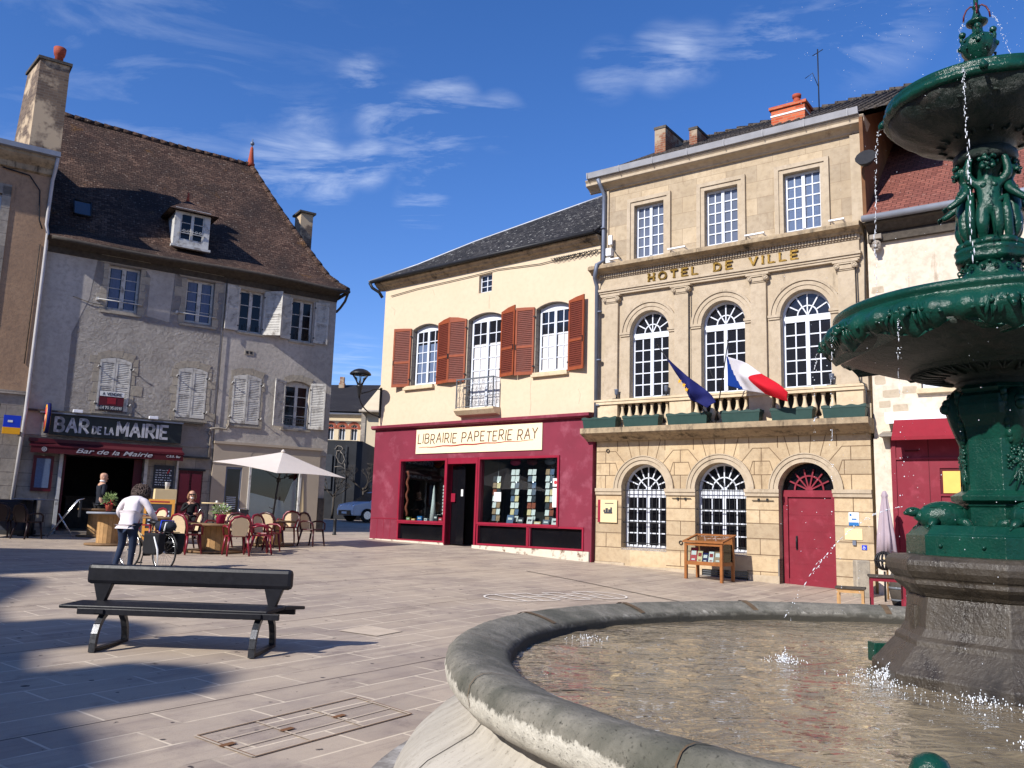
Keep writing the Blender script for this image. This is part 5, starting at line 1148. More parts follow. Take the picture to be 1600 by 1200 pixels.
# red shopfront
w = MB(off); w.box(.12, .46, -.02, .06, -.3, 3.35); w.build('white_pier', M['old_cream'], RH)
w = MB(off); w.box(.46, 5.5, -.06, .05, -.1, 3.34); w.box(.56, 5.4, -.10, -.06, 2.88, 2.92); w.box(.49, .56, -.09, -.06, 0, 3.3); w.box(1.33, 1.38, -.10, -.06, 1.2, 2.74); w.box(1.38, 2.2, -.10, -.06, 2.70, 2.74); w.box(1.38, 2.2, -.10, -.06, 2.14, 2.18)
for q in (.74, .74): pass
w.build('shutter_front', M['red_paint'], RH)
w = MB(off); w.box(1.172, 1.186, -.064, -.058, 0, 3.34); w.box(.5, 5.4, -.064, -.058, .9, .906); w.box(1.38, 1.42, -.075, -.06, 2.18, 2.70); w.box(1.42, 2.2, -.075, -.06, 2.66, 2.70); w.tube([(.74, -.08, 3.06), (1.0, -.08, 3.06)], .012, 5); w.build('panel_grooves', M['dark_red'], RH)
w = MB(off); w.prism([(.06, 3.50), (-.36, 3.38), (-.36, 3.35), (.06, 3.35)], .30, 5.5, 'x'); w.build('canopy_ledge', M['frame_stone'], RH)
w = MB(off); w.box(.42, 3.0, -.28, .06, 3.66, 3.86); w.box(.44, 3.0, -.30, -.28, 3.62, 3.70); w.build('awning_case', M['white_paint'], RH)
w = MB(off); w.face([(.60, -.29, 3.70), (3.0, -.29, 3.70), (3.0, -.60, 3.30), (.60, -.60, 3.30)]); w.box(.60, 3.0, -.62, -.60, 3.24, 3.31); w.build('awning', M['awning_bright'], RH)
w = MB(off); w.box(1.43, 2.1, -.085, -.066, 2.20, 2.64); w.build('menu_poster', M['poster_orange'], RH)

# ---------------- the side street behind ----------------
SC = thing('school_building', 'cream building with red brick arched windows and a slate roof seen down the side street', 'building', (-9.9, 55, 0))
off = (-9.9, 55, 0)
w = MB(off); hs = [arch_pts(x, .21, 6.92, 6.2, 10) for x in (-12.05, -11.43, -10.81, -10.39+.25)]
hs = [arch_pts(x, .22, 6.90, 6.1, 10) for x in (-12.5, -11.75, -11.0, -10.22)]
w.wall(-30, -8.9, 0, 7.7, hs, 55, .3); w.build('wall', M['far_cream'], SC)
w = MB(off)
for x in (-12.5, -11.75, -11.0, -10.22): w.ring(x, 6.90, .22, .40, 54.96, 55, n=14)
w.box(-30, -8.9, 54.97, 55, 6.82, 6.92) ; w.box(-9.25, -8.9, 54.95, 55, 6.7, 7.3); w.build('brick_band', M['brick_red'], SC)
for x in (-12.5, -11.75, -11.0, -10.22):
    m = MB(off); m.ring(x, 6.9, .16, .215, 55.12, 55.16, n=10); m.box(x-.02, x+.02, 55.12, 55.16, 6.1, 7.1); m.box(x-.21, x+.21, 55.12, 55.16, 6.86, 6.92); m.box(x-.215, x-.16, 55.12, 55.16, 6.1, 6.9); m.box(x+.16, x+.215, 55.12, 55.16, 6.1, 6.9); o = m.build('window', M['white_window'], SC)
    m = MB(off); m.prism(arch_pts(x, .2, 6.9, 6.12, 8), 55.14, 55.15); m.build('pane', M['pane_sky'], o)
w = MB(off); w.face([(-30, 54.6, 7.75), (-8.2, 54.6, 7.95), (-8.2, 60.5, 10.65), (-30, 60.5, 10.1)]); w.face([(-30, 60.5, 10.1), (-8.2, 60.5, 10.65), (-8.2, 67, 7.6), (-30, 67, 7.6)]); w.build('roof', M['far_slates'], SC)
w = MB(off); w.tube([(-30, 54.5, 7.66), (-9.2, 54.5, 7.74)], .08, 6); w.build('gutter', M['zinc'], SC)
w = MB(off); w.box(-12.35, -11.95, 59.6, 60, 9.7, 10.55); w.box(-12.3, -12.0, 59.65, 59.95, 10.55, 11.0); w.build('chimney', M['brick_old'], SC)
w = MB(off); w.box(-8.95, -4, 51, 60, 0, 7.5); w.face([(-9.1, 50.6, 7.5), (-3.8, 50.6, 7.5), (-3.8, 55, 10.3), (-8.2, 55, 10.3)]); w.face([(-9.1, 50.6, 7.5), (-8.2, 55, 10.3), (-8.2, 60, 7.5), (-9.1, 60, 7.5)]); w.build('front_wing', M['far_cream'], SC)
w = MB(off); w.box(-9.06, -8.80, 50.93, 51, 0, 7.5); w.tube([(-9.15, 50.5, 7.5), (-3.8, 50.5, 7.5)], .08, 6); w.build('corner_pier', M['frame_stone'], SC)
BW = thing('dark_clad_building', 'dark clad flat-topped building in shade down the side street', 'building', (-9.0, 44, 1.0)); off = (-9, 44, 1)
w = MB(off); w.prism([(-20, 43.6), (-8.0, 44.1), (-7.75, 44.4), (-7.7, 49), (-20, 49)], 0, 5.15, 'z'); w.build('wall', M['far_black'], BW)
w = MB(off); 
for x in (-9.1, -8.55): w.box(x, x+.05, 43.98, 44.0+.0, 1.3, 4.9)
w.box(-9.62, -9.2, 43.95, 43.97, 2.6, 4.4); w.build('panel', M['chalkboard'], BW)
EM = thing('wire_bird_emblem', 'pale wire bird emblem fixed to the dark clad building', 'emblem', (-8.85, 43.9, 3.9))
m = MB(); m.tube([(-.25, 0, .75), (-.1, 0, .95), (.1, 0, .92), (.18, 0, .78), (.05, 0, .68), (-.1, 0, .7)], .016, 4); m.tube([(-.12, 0, .72), (-.15, 0, .4), (0, 0, .1), (.18, 0, 0), (.3, 0, .25), (.2, 0, .5), (.05, 0, .66)], .016, 4); m.tube([(-.2, 0, -.15), (.1, 0, -.1), (.35, 0, -.25), (.3, 0, .05)], .014, 4); m.build('wire', M['frame_stone'], EM)
# low wall behind the car, tree in the side street
LWL = thing('low_wall', 'low grey wall behind the parked car in the side street', 'wall', (-5, 46.5, 1)); m = MB(); m.box(-2.6, 6, 0, .3, 0, 2.1); m.build('wall', M['frame_stone'], LWL)
def bare_tree(x, y, z, h, seed, lab, nm='bare_tree'):
    r = thing(nm, lab, 'tree', (x, y, z)); rr = random.Random(seed); m = MB(); m.tube([(0, 0, 0), (.03, 0, h*.3), (0, .02, h*.5)], [.07, .055, .045], 7); t_ = m.build('trunk', M['bark'], r); m = MB()
    def br(p, d, L, rad, k):
        q = p+d*L; m.tube([p, p.lerp(q, .5)+Vector((rr.uniform(-.04, .04), 0, .02)), q], [rad, rad*.8, rad*.6], 5)
        if k:
            for i in range(3): br(q, (d+Vector((rr.uniform(-.7, .7), rr.uniform(-.5, .5), rr.uniform(-.1, .5)))).normalized(), L*.68, rad*.6, k-1)
    for i in range(5): br(Vector((0, 0, h*.42+.03*i)), Vector((math.cos(i*1.3), math.sin(i*1.3)*.6, .75)).normalized(), h*.2, .03, 3)
    m.build('branches', M['bark'], r)
bare_tree(-7.35, 43.0, 1.1, 3.2, 2, 'small bare pollarded tree beside the parked car'); bare_tree(-8.75, 42.6, 1.1, 2.4, 8, 'thin bare young tree in front of the dark clad building')
# parked car
def car():
    r = thing('parked_car', 'white car with a dark windscreen parked down the side street', 'car', (-6.1, 41.3, gz(-6, 41)+.01), R(0)); L = 3.9
    # side outline (x forward is -x, seen from the front left)
    pr = [(-1.95, .28), (-1.98, .55), (-1.88, .80), (-1.15, .95), (-.55, 1.38), (-.1, 1.48), (.9, 1.46), (1.5, 1.1), (1.9, .98), (1.95, .6), (1.92, .28)]
    m = MB(); n = len(pr); ws = [.78 if z > 1.2 else .86 for _, z in pr]
    A = [m.V((x, -w_*.97, z)) for (x, z), w_ in zip(pr, ws)]; B = [m.V((x, w_*.97, z)) for (x, z), w_ in zip(pr, ws)]
    for i in range(n): k = (i+1) % n; m.F([A[i], B[i], B[k], A[k]], 1 if i in (3, 7) else 0)
    m.F(A, 0); m.F(B[::-1], 0); m.build('body', [M['car_white'], M['car_black']], r, bevel=.05)
    m = MB()
    for s_ in (-1, 1): m.prism([(-.95, .98), (-.5, 1.34), (-.1, 1.40), (.8, 1.38), (1.35, 1.06), (1.3, .98)], s_*.842-.004, s_*.842+.004) 
    m.build('side_windows', M['car_black'], r)
    m = MB(); m.box(-2.0, -1.93, -.6, .6, .30, .52); m.build('bumper_grille', M['car_black'], r)
    for s_ in (-1, 1):
        m = MB(); m.ball((-1.86, s_*.62, .72), .12, 8, sq=(.6, 1.3, .7)); m.build('headlight', M['chrome'], r)
        for x in (-1.25, 1.25):
            m = MB(); m.tube([(x, s_*.72, .31), (x, s_*.88, .31)], .31, 18); o = m.build('wheel', M['tyre'], r); m = MB(); m.tube([(x, s_*.87, .31), (x, s_*.892, .31)], .19, 12); m.build('rim', M['chrome'], o)
    for s_ in (-1, 1): m = MB(); m.box(-.85, -.7, s_*.9, s_*1.03, 1.0, 1.12); m.build('wing_mirror', M['car_black'], r, bevel=.02)
    m = MB(); m.box(-2.005, -1.995, -.25, .25, .36, .46); m.build('number_plate', M['paper'], r)
    r.rotation_euler = (0, 0, R(38))
car()
BO = thing('bollard', 'short dark metal bollard between the bar house and the yellow house', 'bollard', (-5.7, 28.3, gz(-5.7, 28.3))); m = MB(); m.lathe([(.07, 0), (.07, .03), (.055, .04), (.05, .44), (.06, .46), (.055, .52), (.001, .54)], n=14); m.build('post', M['dark_iron'], BO)
# ---------------- old stone house with the bar ----------------
BH = on(FB, 'bar_house', 'old grey house with a steep brown tiled roof and a bar on the ground floor', 'house', 0, 0, 0)
BL_, BR_ = -.36, 8.88
seg2 = lambda x0, x1, zb, zt, rise: arch_pts((x0+x1)/2, (x1-x0)/2, zt-rise, zb, 8, rise)
TOPW = [(1.41, 2.33, 7.39, 8.80), (3.73, 4.62, 7.35, 8.79), (5.47, 6.26, 7.30, 8.74), (7.27, 8.04, 7.25, 8.72)]
MIDW = [(1.44, 2.34, 4.27, 5.92), (3.72, 4.63, 4.26, 5.90), (5.46, 6.40, 4.22, 5.88), (7.25, 8.10, 4.25, 5.86)]
H_ = [rect_pts(*q) for q in TOPW]+[seg2(*q, .12) for q in MIDW]
DIV = 4.92
def split(L): return [h for h in L if max(p[0] for p in h) < DIV], [h for h in L if min(p[0] for p in h) > DIV]
ha, hb = split(H_)
w = MB(); w.wall(BL_, DIV, 3.35, 9.3, ha, 0, .24); w.build('roughcast_wall', M['roughcast'], BH)
w = MB(); w.wall(DIV, BR_, 3.35, 9.3, hb, .015, .24); w.build('render_wall', M['grey_render'], BH)
w = MB(); w.box(BL_, BR_, .30, 8.6, 3.0, 9.3); w.box(BR_-.3, BR_, .0+.26, 8.6, -.3, 9.3); w.box(-.36, -.1, .3, 8.6, -.3, 3.2); w.box(-.3, 8.8, 3.6, 3.8, 0, 3.3); w.build('house_core', M['grey_render'], BH)
# smooth grey patch of render below the eaves and left strip
w = MB(); w.prism([(BL_, 3.4), (.62, 3.4), (.58, 6.5), (.95, 7.6), (1.1, 9.29), (BL_, 9.29)], -.004, .0); w.prism([(2.62, 7.35), (3.3, 7.25), (3.34, 9.0), (3.0, 9.28), (2.5, 9.28), (2.4, 8.9), (2.62, 8.6)], -.004, 0)
w.build('smooth_render', M['grey_render'], BH)
# quoins round the windows, irregular long-and-short blocks
rr = random.Random(21)
for (x0, x1, z0, z1) in TOPW[:2]+MIDW:
    w = MB(); top = (x0, x1, z0, z1) in TOPW; z = z0-.05; k = 0
    while z < z1-.05:
        h = rr.uniform(.24, .34); zz = min(z+h, z1+.02)
        for s_ in (-1, 1):
            L = rr.choice((.34, .2, .14) if (k+(s_ > 0)) % 2 else (.14, .17))*rr.uniform(.85, 1.15)*(1 if top or x0 < 5 else .6); a, b = (x0-L, x0-.0) if s_ < 0 else (x1+.0, x1+L)
            w.prism([(a+rr.uniform(0, .02), z+.008), (b, z+.008), (b, zz-.006), (a+rr.uniform(0, .02), zz-.006)], -.008, .002) if s_ < 0 else w.prism([(a, z+.008), (b-rr.uniform(0, .02), z+.008), (b-rr.uniform(0, .02), zz-.006), (a, zz-.006)], -.008, .002)
        z = zz; k += 1
    if top: w.box(x0-.25, x1+.25, -.024, .002, z1+.03, z1+.30); w.box(x0-.14, x1+.14, -.03, .01, z0-.12, z0-.055)
    else:
        c = (x0+x1)/2; hf = (x1-x0)/2; n = 3
        for i in range(n):
            a = -1+2*i/n+.006; b = -1+2*(i+1)/n-.006; f = lambda t: z1-.12*t*t
            w.prism([(c+a*hf*1.02, f(a)+.005), (c+b*hf*1.02, f(b)+.005), (c+b*hf*1.22, f(b)+.24), (c+a*hf*1.22, f(a)+.20)], -.012, .002)
        w.box(x0-.1, x1+.1, -.04, .02, z0-.11, z0-.055)
    w.build('window_quoins', M['quoin_stone'], BH)
for (x0, x1, z0, z1) in TOPW[2:]: w = MB(); w.box(x0-.1, x1+.16, -.008, .02, z1+.02, z1+.25); w.build('window_lintel', M['quoin_stone'], BH); w = MB(); w.box(x0-.05, x1+.1, -.04, .02, z0-.07, z0-.01); w.build('window_sill', M['quoin_stone'], BH)
for i, (x0, x1, z0, z1) in enumerate(TOPW):
    if i < 2: casement(BH, x0, x1, z0, z1, .16, 'old_white_paint', 'pane_dark', 1, 4, curtain='curtain_blue', cz=(0, 1), fr=.07, mid=.12, bar=.022)
    else: casement(BH, x0, x1, z0, z1, .16, 'old_white_paint', 'pane_black', 1, 3, fr=.06, mid=.11, bar=.022)
m = MB()
for x0, x1, z0, z1 in TOPW[:2]: m.tube([(x0-.24, -.05, z0+.27), (x1+.1, -.05, z0+.27)], .018, 6); m.box(x0-.27, x0-.2, -.06, 0, z0+.22, z0+.32)
m.build('window_rail', M['old_white_paint'], BH)
m = MB()
for x0, x1, z0, z1 in TOPW[2:]:
    for x in (x0+.22, x0+.42, x1-.1): 
        for q in range(4): m.ring(x, z0+.08+q*.06, .015, .026, .04, .05, 0, 6.28, 8)
m.build('window_ironwork', M['dark_iron'], BH)
x0, x1, z0, z1 = MIDW[3]; casement(BH, x0, x1, z0, z1-.02, .16, 'old_white_paint', 'pane_black', 1, 4, rise=.1, fr=.06, mid=.1, bar=.022)
m = MB(); m.box(x0, x1, .10, .11, z0+.30, z0+.32)
for i in range(9): m.ring(x0+.06+i*.09, z0+.18, .022, .032, .10, .11, 0, 6.28, 8); m.ring(x0+.06+i*.09, z0+.26, .014, .022, .10, .11, 0, 6.28, 8)
m.build('window_ironwork', M['grey_iron'], BH)
for x0, x1, z0, z1 in MIDW[:3]:       # closed shutters
    wd = (x1-x0)/2-.01
    for s_, xx in ((1, x0+.005), (-1, x1-.005)): shutter(BH, wd, z1-z0-.12, ['shutter_paint', 'shutter_paint'], loc=(xx, .02, z0+.01), ang=R(-1 if x0 < 5 else 3), side=s_, rise=.10, n=26, mid=.5)
m = MB()
for x0, x1, z0, z1 in MIDW[:3]:
    for x in (x0-.05, x1+.04):
        for z in (z0+.2, z1-.35): m.tube([(x, 0, z), (x, -.10, z), (x+.01, -.12, z+.05)], .016, 5)
m.build('shutter_hooks', M['old_white_paint'], BH)
def osh(x, side, z0, h, ang, wd=.46, lab=None, mid=.5): shutter(BH, wd, h, ['shutter_paint', 'shutter_paint'], loc=(x, -.01, z0), ang=ang, side=side, rise=.03, mid=mid, lab=lab)
osh(5.44, -1, 7.30, 1.48, R(12), .46); osh(6.30, 1, 7.28, 1.50, R(38), .62); osh(7.25, -1, 7.27, 1.46, R(6), .36); osh(8.09, 1, 7.26, 1.46, R(4), .50)
osh(7.23, -1, 4.24, 1.56, R(28), .50); osh(8.12, 1, 4.24, 1.58, R(14), .52)
m = MB(); m.box(5.76, 6.06, -.006, .03, 6.55, 6.70); o = m.build('air_vent', M['quoin_stone'], BH); m = MB(); m.box(5.80, 5.88, -.012, -.004, 6.58, 6.67); m.box(5.93, 6.01, -.012, -.004, 6.58, 6.67); m.build('vent_grille', M['dark_iron'], o)
# eaves: boarded soffit, gutter, roof with a kicked-out foot
SW = -.42
w = MB(); w.prism([(0, 9.05), (-.10, 9.10), (-.30, 9.20), (-.40, 9.26), (.3, 9.34), (.3, 9.05)], BL_, BR_+.05, 'x'); w.box(BL_, BR_, -.03, .0, 8.86, 9.05); w.build('eaves_boarding', M['bark'], BH)
w = MB()
ED = .20
def rp(u, y, z): return (u, y, z)
zE, kF, kM = 9.22, .62, 1.30
y1_, z1_ = .55, 9.22+.62*1.0
RY, RZ = 4.25, 15.0
RU0, RU1 = -.30, 6.62
e = -.45
# front slope in rows for a slight sag
def sag(u): return -.05*math.sin(math.pi*max(0, min(1, (u+.3)/7)))
rows = []
N = 12
for i in range(N+1):
    u0 = RU0; t_ = i/N
    rows.append(t_)
def frontpt(s_, t_):
    # s along width 0..1, t up the slope 0..1
    if t_ < .12: y = e+(y1_-e)*(t_/.12); z = zE+(z1_-zE)*(t_/.12)
    else: q = (t_-.12)/.88; y = y1_+(RY-y1_)*q; z = z1_+(RZ-z1_)*q+.10*math.sin(math.pi*q)*-1
    ur = BR_+ED-.02 - (0 if t_ < .0 else 0)
    # right edge follows the hip from the eave corner to the ridge end
    if t_ < .12: ue = BR_+ED+(BR_-.12-(BR_+ED))*(t_/.12)
    else: ue = BR_-.12+(RU1-BR_+.12)*((t_-.12)/.88)
    u = RU0+(ue-RU0)*s_
    return (u, y, z-.12*(u/8)*t_+sag(u)*t_+.015*math.sin(u*2.3+t_*9))
NS, NT_ = 24, 16
g_ = [[w.V(frontpt(i/NS, k/NT_)) for i in range(NS+1)] for k in range(NT_+1)]
for k in range(NT_):
    for i in range(NS): w.F([g_[k][i], g_[k][i+1], g_[k+1][i+1], g_[k+1][i]])
# hipped right end
def hip(s_, t_):
    a = Vector(frontpt(1, t_)); b = Vector(a); b.y = 8.9-(a.y) ; return a.lerp(b, s_)
g2 = [[w.V(hip(i/8, k/NT_)) for i in range(9)] for k in range(NT_+1)]
for k in range(NT_):
    for i in range(8): w.F([g2[k][i], g2[k][i+1], g2[k+1][i+1], g2[k+1][i]])
w.face([(RU0, 8.9, 9.2), (RU0, RY, RZ), (RU1, RY, RZ-.1), (BR_+ED, 8.9+.4, 9.2)])
w.build('roof', M['old_tiles'], BH)
w = MB(); rr = random.Random(4)
for i in range(22):
    u = RU0+i*.32; w.tube([(u, RY, RZ+.02-.12*(u/8)+sag(u)), (u+.34, RY, RZ-.0-.12*(u/8)+sag(u)+rr.uniform(-.02, .02))], [.095, .085], 8)
w.build('ridge_tiles', M['old_tiles'], BH)
w = MB(); pts = [frontpt(1, k/14) for k in range(15)]
for a, b in zip(pts, pts[1:]): w.tube([Vector(a)+Vector((0, 0, .03)), Vector(b)+Vector((0, 0, .0))], [.10, .09], 7)
w.build('hip_tiles', M['old_tiles'], BH)
w = MB(); w.lathe([(.16, -.05), (.13, .1), (.09, .4), (.06, .72), (.05, .74), (.03, .78)], (RU1, RY, RZ-.12), 8); fo = w.build('roof_finial', M['terracotta'], BH)
w = MB(); w.ball((RU1, RY, RZ+.80), .085, 8); w.tube([(RU1, RY, RZ+.6), (RU1, RY, RZ+.98)], .02, 5); w.build('finial_ball', M['pipe_grey'], fo)
w = MB(); gp = []
for i in range(15): u = BL_+.1+(BR_+.22-BL_-.1)*i/14; gp.append((u, e-.05, zE-.03-.04*math.sin(i*.5)))
w.tube(gp, .065, 7); w.tube([(BR_+.22, e-.05, zE-.03), (BR_+.27, .6, zE-.05), (BR_+.27, 8, zE)], .065, 7); w.tube([(BR_+.21, e, zE-.08), (BR_+.18, -.3, zE-.35), (BR_+.12, -.05, zE-.55), (BR_+.03, .1, zE-.7)], .045, 7); w.build('gutter', M['bark'], BH)
# dormer
w = MB(); w.box(3.27, 4.34, .40, 2.2, 9.92, 9.98); w.box(3.27, 3.34, .42, 2.6, 9.98, 11.18); w.box(4.27, 4.34, .42, 2.6, 9.98, 11.18)
dm = w.build('dormer', M['old_white_paint'], BH)
w = MB(); w.box(3.24, 3.42, .34, .42, 9.94, 11.22); w.box(4.19, 4.37, .34, .42, 9.94, 11.22); w.box(3.42, 4.19, .34, .42, 11.06, 11.22); w.box(3.42, 4.19, .34, .42, 9.94, 10.12); w.box(3.18, 4.43, .26, .42, 9.86, 9.94); w.build('dormer_frame', M['old_white_paint'], dm)
ow = casement(dm, 3.42, 4.19, 10.12, 11.06, .37, 'old_white_paint', 'pane_black', 1, 3, mid=.09, fr=.05, bar=.02)
w = MB(); w.box(3.36, 4.25, .30, .32, 10.36, 10.38); 
for q in range(5): w.ring(3.55+q*.13, 10.45, .03, .042, .30, .315, 0, 6.28, 10)
w.build('dormer_rail', M['old_white_paint'], dm)
w = MB(); w.prism([(2.98, 11.10), (3.80, 11.60), (4.62, 11.10), (4.60, 11.18), (3.80, 11.72), (3.0, 11.18)], .24, .26) if False else None
ap = (3.80, 1.35, 11.85)
w.face([(3.02, .18, 11.10), (4.60, .18, 11.10), ap]); w.face([(4.60, .18, 11.10), (4.60, 2.4, 11.2), (3.80, 2.9, 11.95), ap]); w.face([(3.02, 2.4, 11.2), (3.02, .18, 11.10), ap, (3.80, 2.9, 11.95)]); w.face([(3.02, .18, 11.08), (3.02, 2.4, 11.18), (4.60, 2.4, 11.18), (4.60, .18, 11.08)]); w.build('dormer_roof', M['old_tiles'], dm)
w = MB(); w.lathe([(.07, -.1), (.04, .15), (.03, .26), (.01, .30)], ap, 8); w.build('dormer_finial', M['terracotta'], dm)
w = MB(); k = (RZ-z1_)/(RY-y1_)
def ronf(u, y, d=0): return (u, y-d*.79, z1_+k*(y-y1_)+d*.61)
w.face([ronf(.38, 1.0, .06), ronf(.84, 1.0, .06), ronf(.84, 1.36, .06), ronf(.38, 1.36, .06)]); sk = w.build('skylight', M['pane_sky'], BH)
w = MB()
for a, b in (((.36, .97), (.86, .97)), ((.86, .97), (.86, 1.39)), ((.86, 1.39), (.36, 1.39)), ((.36, 1.39), (.36, .97))): w.tube([ronf(*a, .07), ronf(*b, .07)], .028, 4)
w.build('skylight_frame', M['dark_iron'], sk)
chimney(BH, 8.62, 9.12, 3.7, 4.4, 10.2, 13.25, 'stone_chimney', 'dark_stone', capo=.09, label='slim pale chimney with a stone cap at the hipped end')
# --- bar front ---
w = MB(); w.wall(BL_, 5.0, .3, 3.36, [rect_pts(.74, 2.98, .32, 2.90)], .02, .35, outer=None); w.build('bar_wall', M['frame_stone'], BH)
w = MB(); w.box(.64, .74, -.05, .3, .4, 2.9); w.box(2.98, 3.08, -.05, .3, .4, 2.9); w.box(3.92, 3.98, -.06, .02, .4, 2.95); w.build('door_jambs', M['old_white_paint'], BH)
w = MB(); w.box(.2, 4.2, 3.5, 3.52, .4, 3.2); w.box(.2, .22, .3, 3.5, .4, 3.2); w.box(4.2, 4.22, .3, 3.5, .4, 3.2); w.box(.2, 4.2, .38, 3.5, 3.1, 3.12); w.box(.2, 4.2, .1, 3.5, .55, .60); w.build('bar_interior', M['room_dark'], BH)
w = MB(); w.box(.7, 3.05, -.30, .3, .45, .66); w.build('doorstep', M['concrete'], BH)
w = MB(); w.box(2.72, 2.96, .2, .24, .66, 2.86); w.box(.78, .84, .2, .5, .66, 2.86); w.build('open_door', M['dark_red'], BH)
w = MB(); w.box(1.2, 3.4, 2.4, 2.9, .6, 1.65); w.box(1.15, 3.45, 2.3, 2.95, 1.65, 1.70); w.build('bar_counter', M['bark'], BH)
w = MB(); stroke_text(w, 'SOI', 2.25, 2.0, .16, .02, .6, .61, fit=.5); stroke_text(w, 'LO', 2.2, 1.75, .16, .02, .6, .61, fit=.5) if False else None
# menu showcase
r, off = sign_board(FB, 'menu_case', 'dark red framed menu case with a pale sheet left of the bar door', 'menu', -.02, .50, 1.78, 2.80, -.0, .08, 'dark_red'); m = MB(off); m.box(.06, .42, -.09, -.082, 1.88, 2.72); m.build('sheet', M['curtain_blue'], r)
# fascia sign and lettering
r, off = sign_board(FB, 'bar_sign', 'long black sign reading BAR DE LA MAIRIE in silver capitals', 'sign', .28, 3.95, 3.42, 4.02, -.10, .06, 'sign_black')
def sc_(c): return 1.0
m = MB(off); X = .42
m2 = [('BAR', .38, .075, .42, .86), ('DE LA', .20, .042, 1.42, .56), ('MAIRIE', .38, .075, 2.10, 1.42)]
for tx, h, wd, x, ft in m2: stroke_text(m, tx, x, 3.54 if h > .3 else 3.54, h, wd, -.185, -.162, gap=.3, sp=.5, fit=ft, sx=1.0)
m.build('lettering', M['letter_silver'], r)
m = MB(off); m.box(.0, 3.97, -.24, -.0, 4.03, 4.07); m.build('sign_roof', M['pipe_grey'], r)
for x, lab in ((.95, 'small white spotlight above the word BAR'), (3.05, 'small white spotlight above the word MAIRIE')):
    q = on(FB, 'sign_spotlight', lab, 'spotlight', x, -.25, 4.07, 'spotlights above the bar sign'); m = MB(); m.box(-.13, .13, -.12, .0, .03, .12); m.build('lamp', M['white_paint'], q, bevel=.01); m = MB(); m.box(-.02, .02, 0, .2, .0, .05); m.build('arm', M['dark_iron'], q)
# awning with valance
r = on(FB, 'bar_awning', 'rolled dark red awning with a valance reading Bar de la Mairie', 'awning', 1.9, -.1, 2.9); off = (1.9, -.1, 2.9)
m = MB(off); m.face([(-.16, -.05, 3.22), (4.0, -.05, 3.26), (4.0, -.46, 3.12), (-.16, -.46, 3.06)][::-1]); m.face([(-.16, -.05, 3.19), (4.0, -.05, 3.23), (4.0, -.46, 3.10), (-.16, -.46, 3.04)]); m.build('canopy', M['awning_red'], r)
m = MB(off); n = 24
for i in range(n):
    a, b = -.16+4.16*i/n, -.16+4.16*(i+1)/n; za, zb = 3.06+.06*i/n, 3.06+.06*(i+1)/n; m.face([(a, -.465, 2.86+.008*(i % 2)), (b, -.465, 2.86+.008*((i+1) % 2)), (b, -.465, zb), (a, -.465, za)])
v_ = m.build('valance', M['awning_red'], r); sd = v_.modifiers.new('t', 'SOLIDIFY'); sd.thickness = .006
font_text('lettering', 'Bar de la Mairie', .20, M['letter_silver'], r, 1.0-1.9, -.473+.1, 2.92-2.9, .002, .35, .0015, 2.1); font_text('small_lettering', 'C.B.R. Bar', .10, M['letter_silver'], r, 3.5-1.9, -.473+.1, 2.95-2.9, .002, .1, .001, .42)
m = MB(off); m.ring(.18, 2.97, .05, .065, -.474, -.468, 0, 6.28, 16); m.ring(.18, 2.97, .015, .03, -.474, -.468, 0, 6.28, 8); m.build('emblem', M['letter_silver'], r)
m = MB(off); m.box(-.2, 4.02, -.48, -.455, 3.05, 3.10); m.box(-.2, 4.02, -.14, -.0, 3.20, 3.30); m.build('front_bar', M['dark_red'], r)
# projecting round brewery-style sign: generic
r = on(FB, 'round_sign', 'round double-sided red and yellow projecting sign at the left end of the bar sign', 'sign', .18, -.35, 3.45); m = MB(); st_ = len(m.v); m.lathe([(.001, 0), (.44, 0), (.44, .10), (.001, .10)], n=28)
o = m.build('rim', M['eu_blue'], r); m = MB(); m.lathe([(.001, -.006), (.40, -.006), (.40, .106), (.001, .106)], n=28); o2 = m.build('face', M['yellow'], r); m = MB(); m.lathe([(.001, -.010), (.33, -.010), (.33, .110), (.001, .110)], n=28); o3 = m.build('centre', M['petal_red'], r)
m = MB(); m.lathe([(.001, -.014), (.12, -.014), (.12, .114), (.001, .114)], n=5); o4 = m.build('star', M['poster_cream'], r)
for q in (o, o2, o3, o4): q.rotation_euler = (0, R(90), 0); q.location = (-.05, 0, .42); q.scale = (1, .78, 1)
m = MB(); m.tube([(0, .35, .5), (0, .02, .5)], .02, 6); m.tube([(0, .35, .2), (0, .02, .2)], .02, 6); m.build('bracket', M['dark_iron'], r)
r, off = sign_board(FB, 'for_sale_sign', 'small white and dark red A VENDRE board hanging on the shutters above the bar', 'sign', 1.52, 2.20, 4.27, 4.84, -.05, .02, 'dark_red')
m = MB(off); m.box(1.52, 2.20, -.078, -.072, 4.70, 4.84); m.box(1.52, 2.20, -.078, -.072, 4.28, 4.42, 1); m.box(1.74, 1.98, -.078, -.072, 4.47, 4.66, 2); m.build('bands', [M['paper'], M['chalkboard'], M['awning_bright']], r)
m = MB(off); stroke_text(m, 'A VENDRE', 1.60, 4.735, .075, .016, -.084, -.079, fit=.52, gap=.3); m.build('lettering', M['chalkboard'], r); m = MB(off); stroke_text(m, '04 70 35 8919', 1.56, 4.315, .075, .013, -.084, -.079, fit=.60, gap=.25, sp=.3); m.build('phone_number', M['paper'], r)
r, off = sign_board(FB, 'chalk_menu', 'black chalk menu board on the stone pier right of the bar door', 'menu board', 3.27, 3.86, 2.02, 2.72, -.0, .04, 'chalkboard')
m = MB(off); rr = random.Random(9)
for k in range(7):
    x = 3.32
    while x < 3.78: L = rr.uniform(.03, .1); m.box(x, min(x+L, 3.82), -.046, -.041, 2.10+k*.075, 2.118+k*.075+rr.uniform(0, .015)); x += L+.03
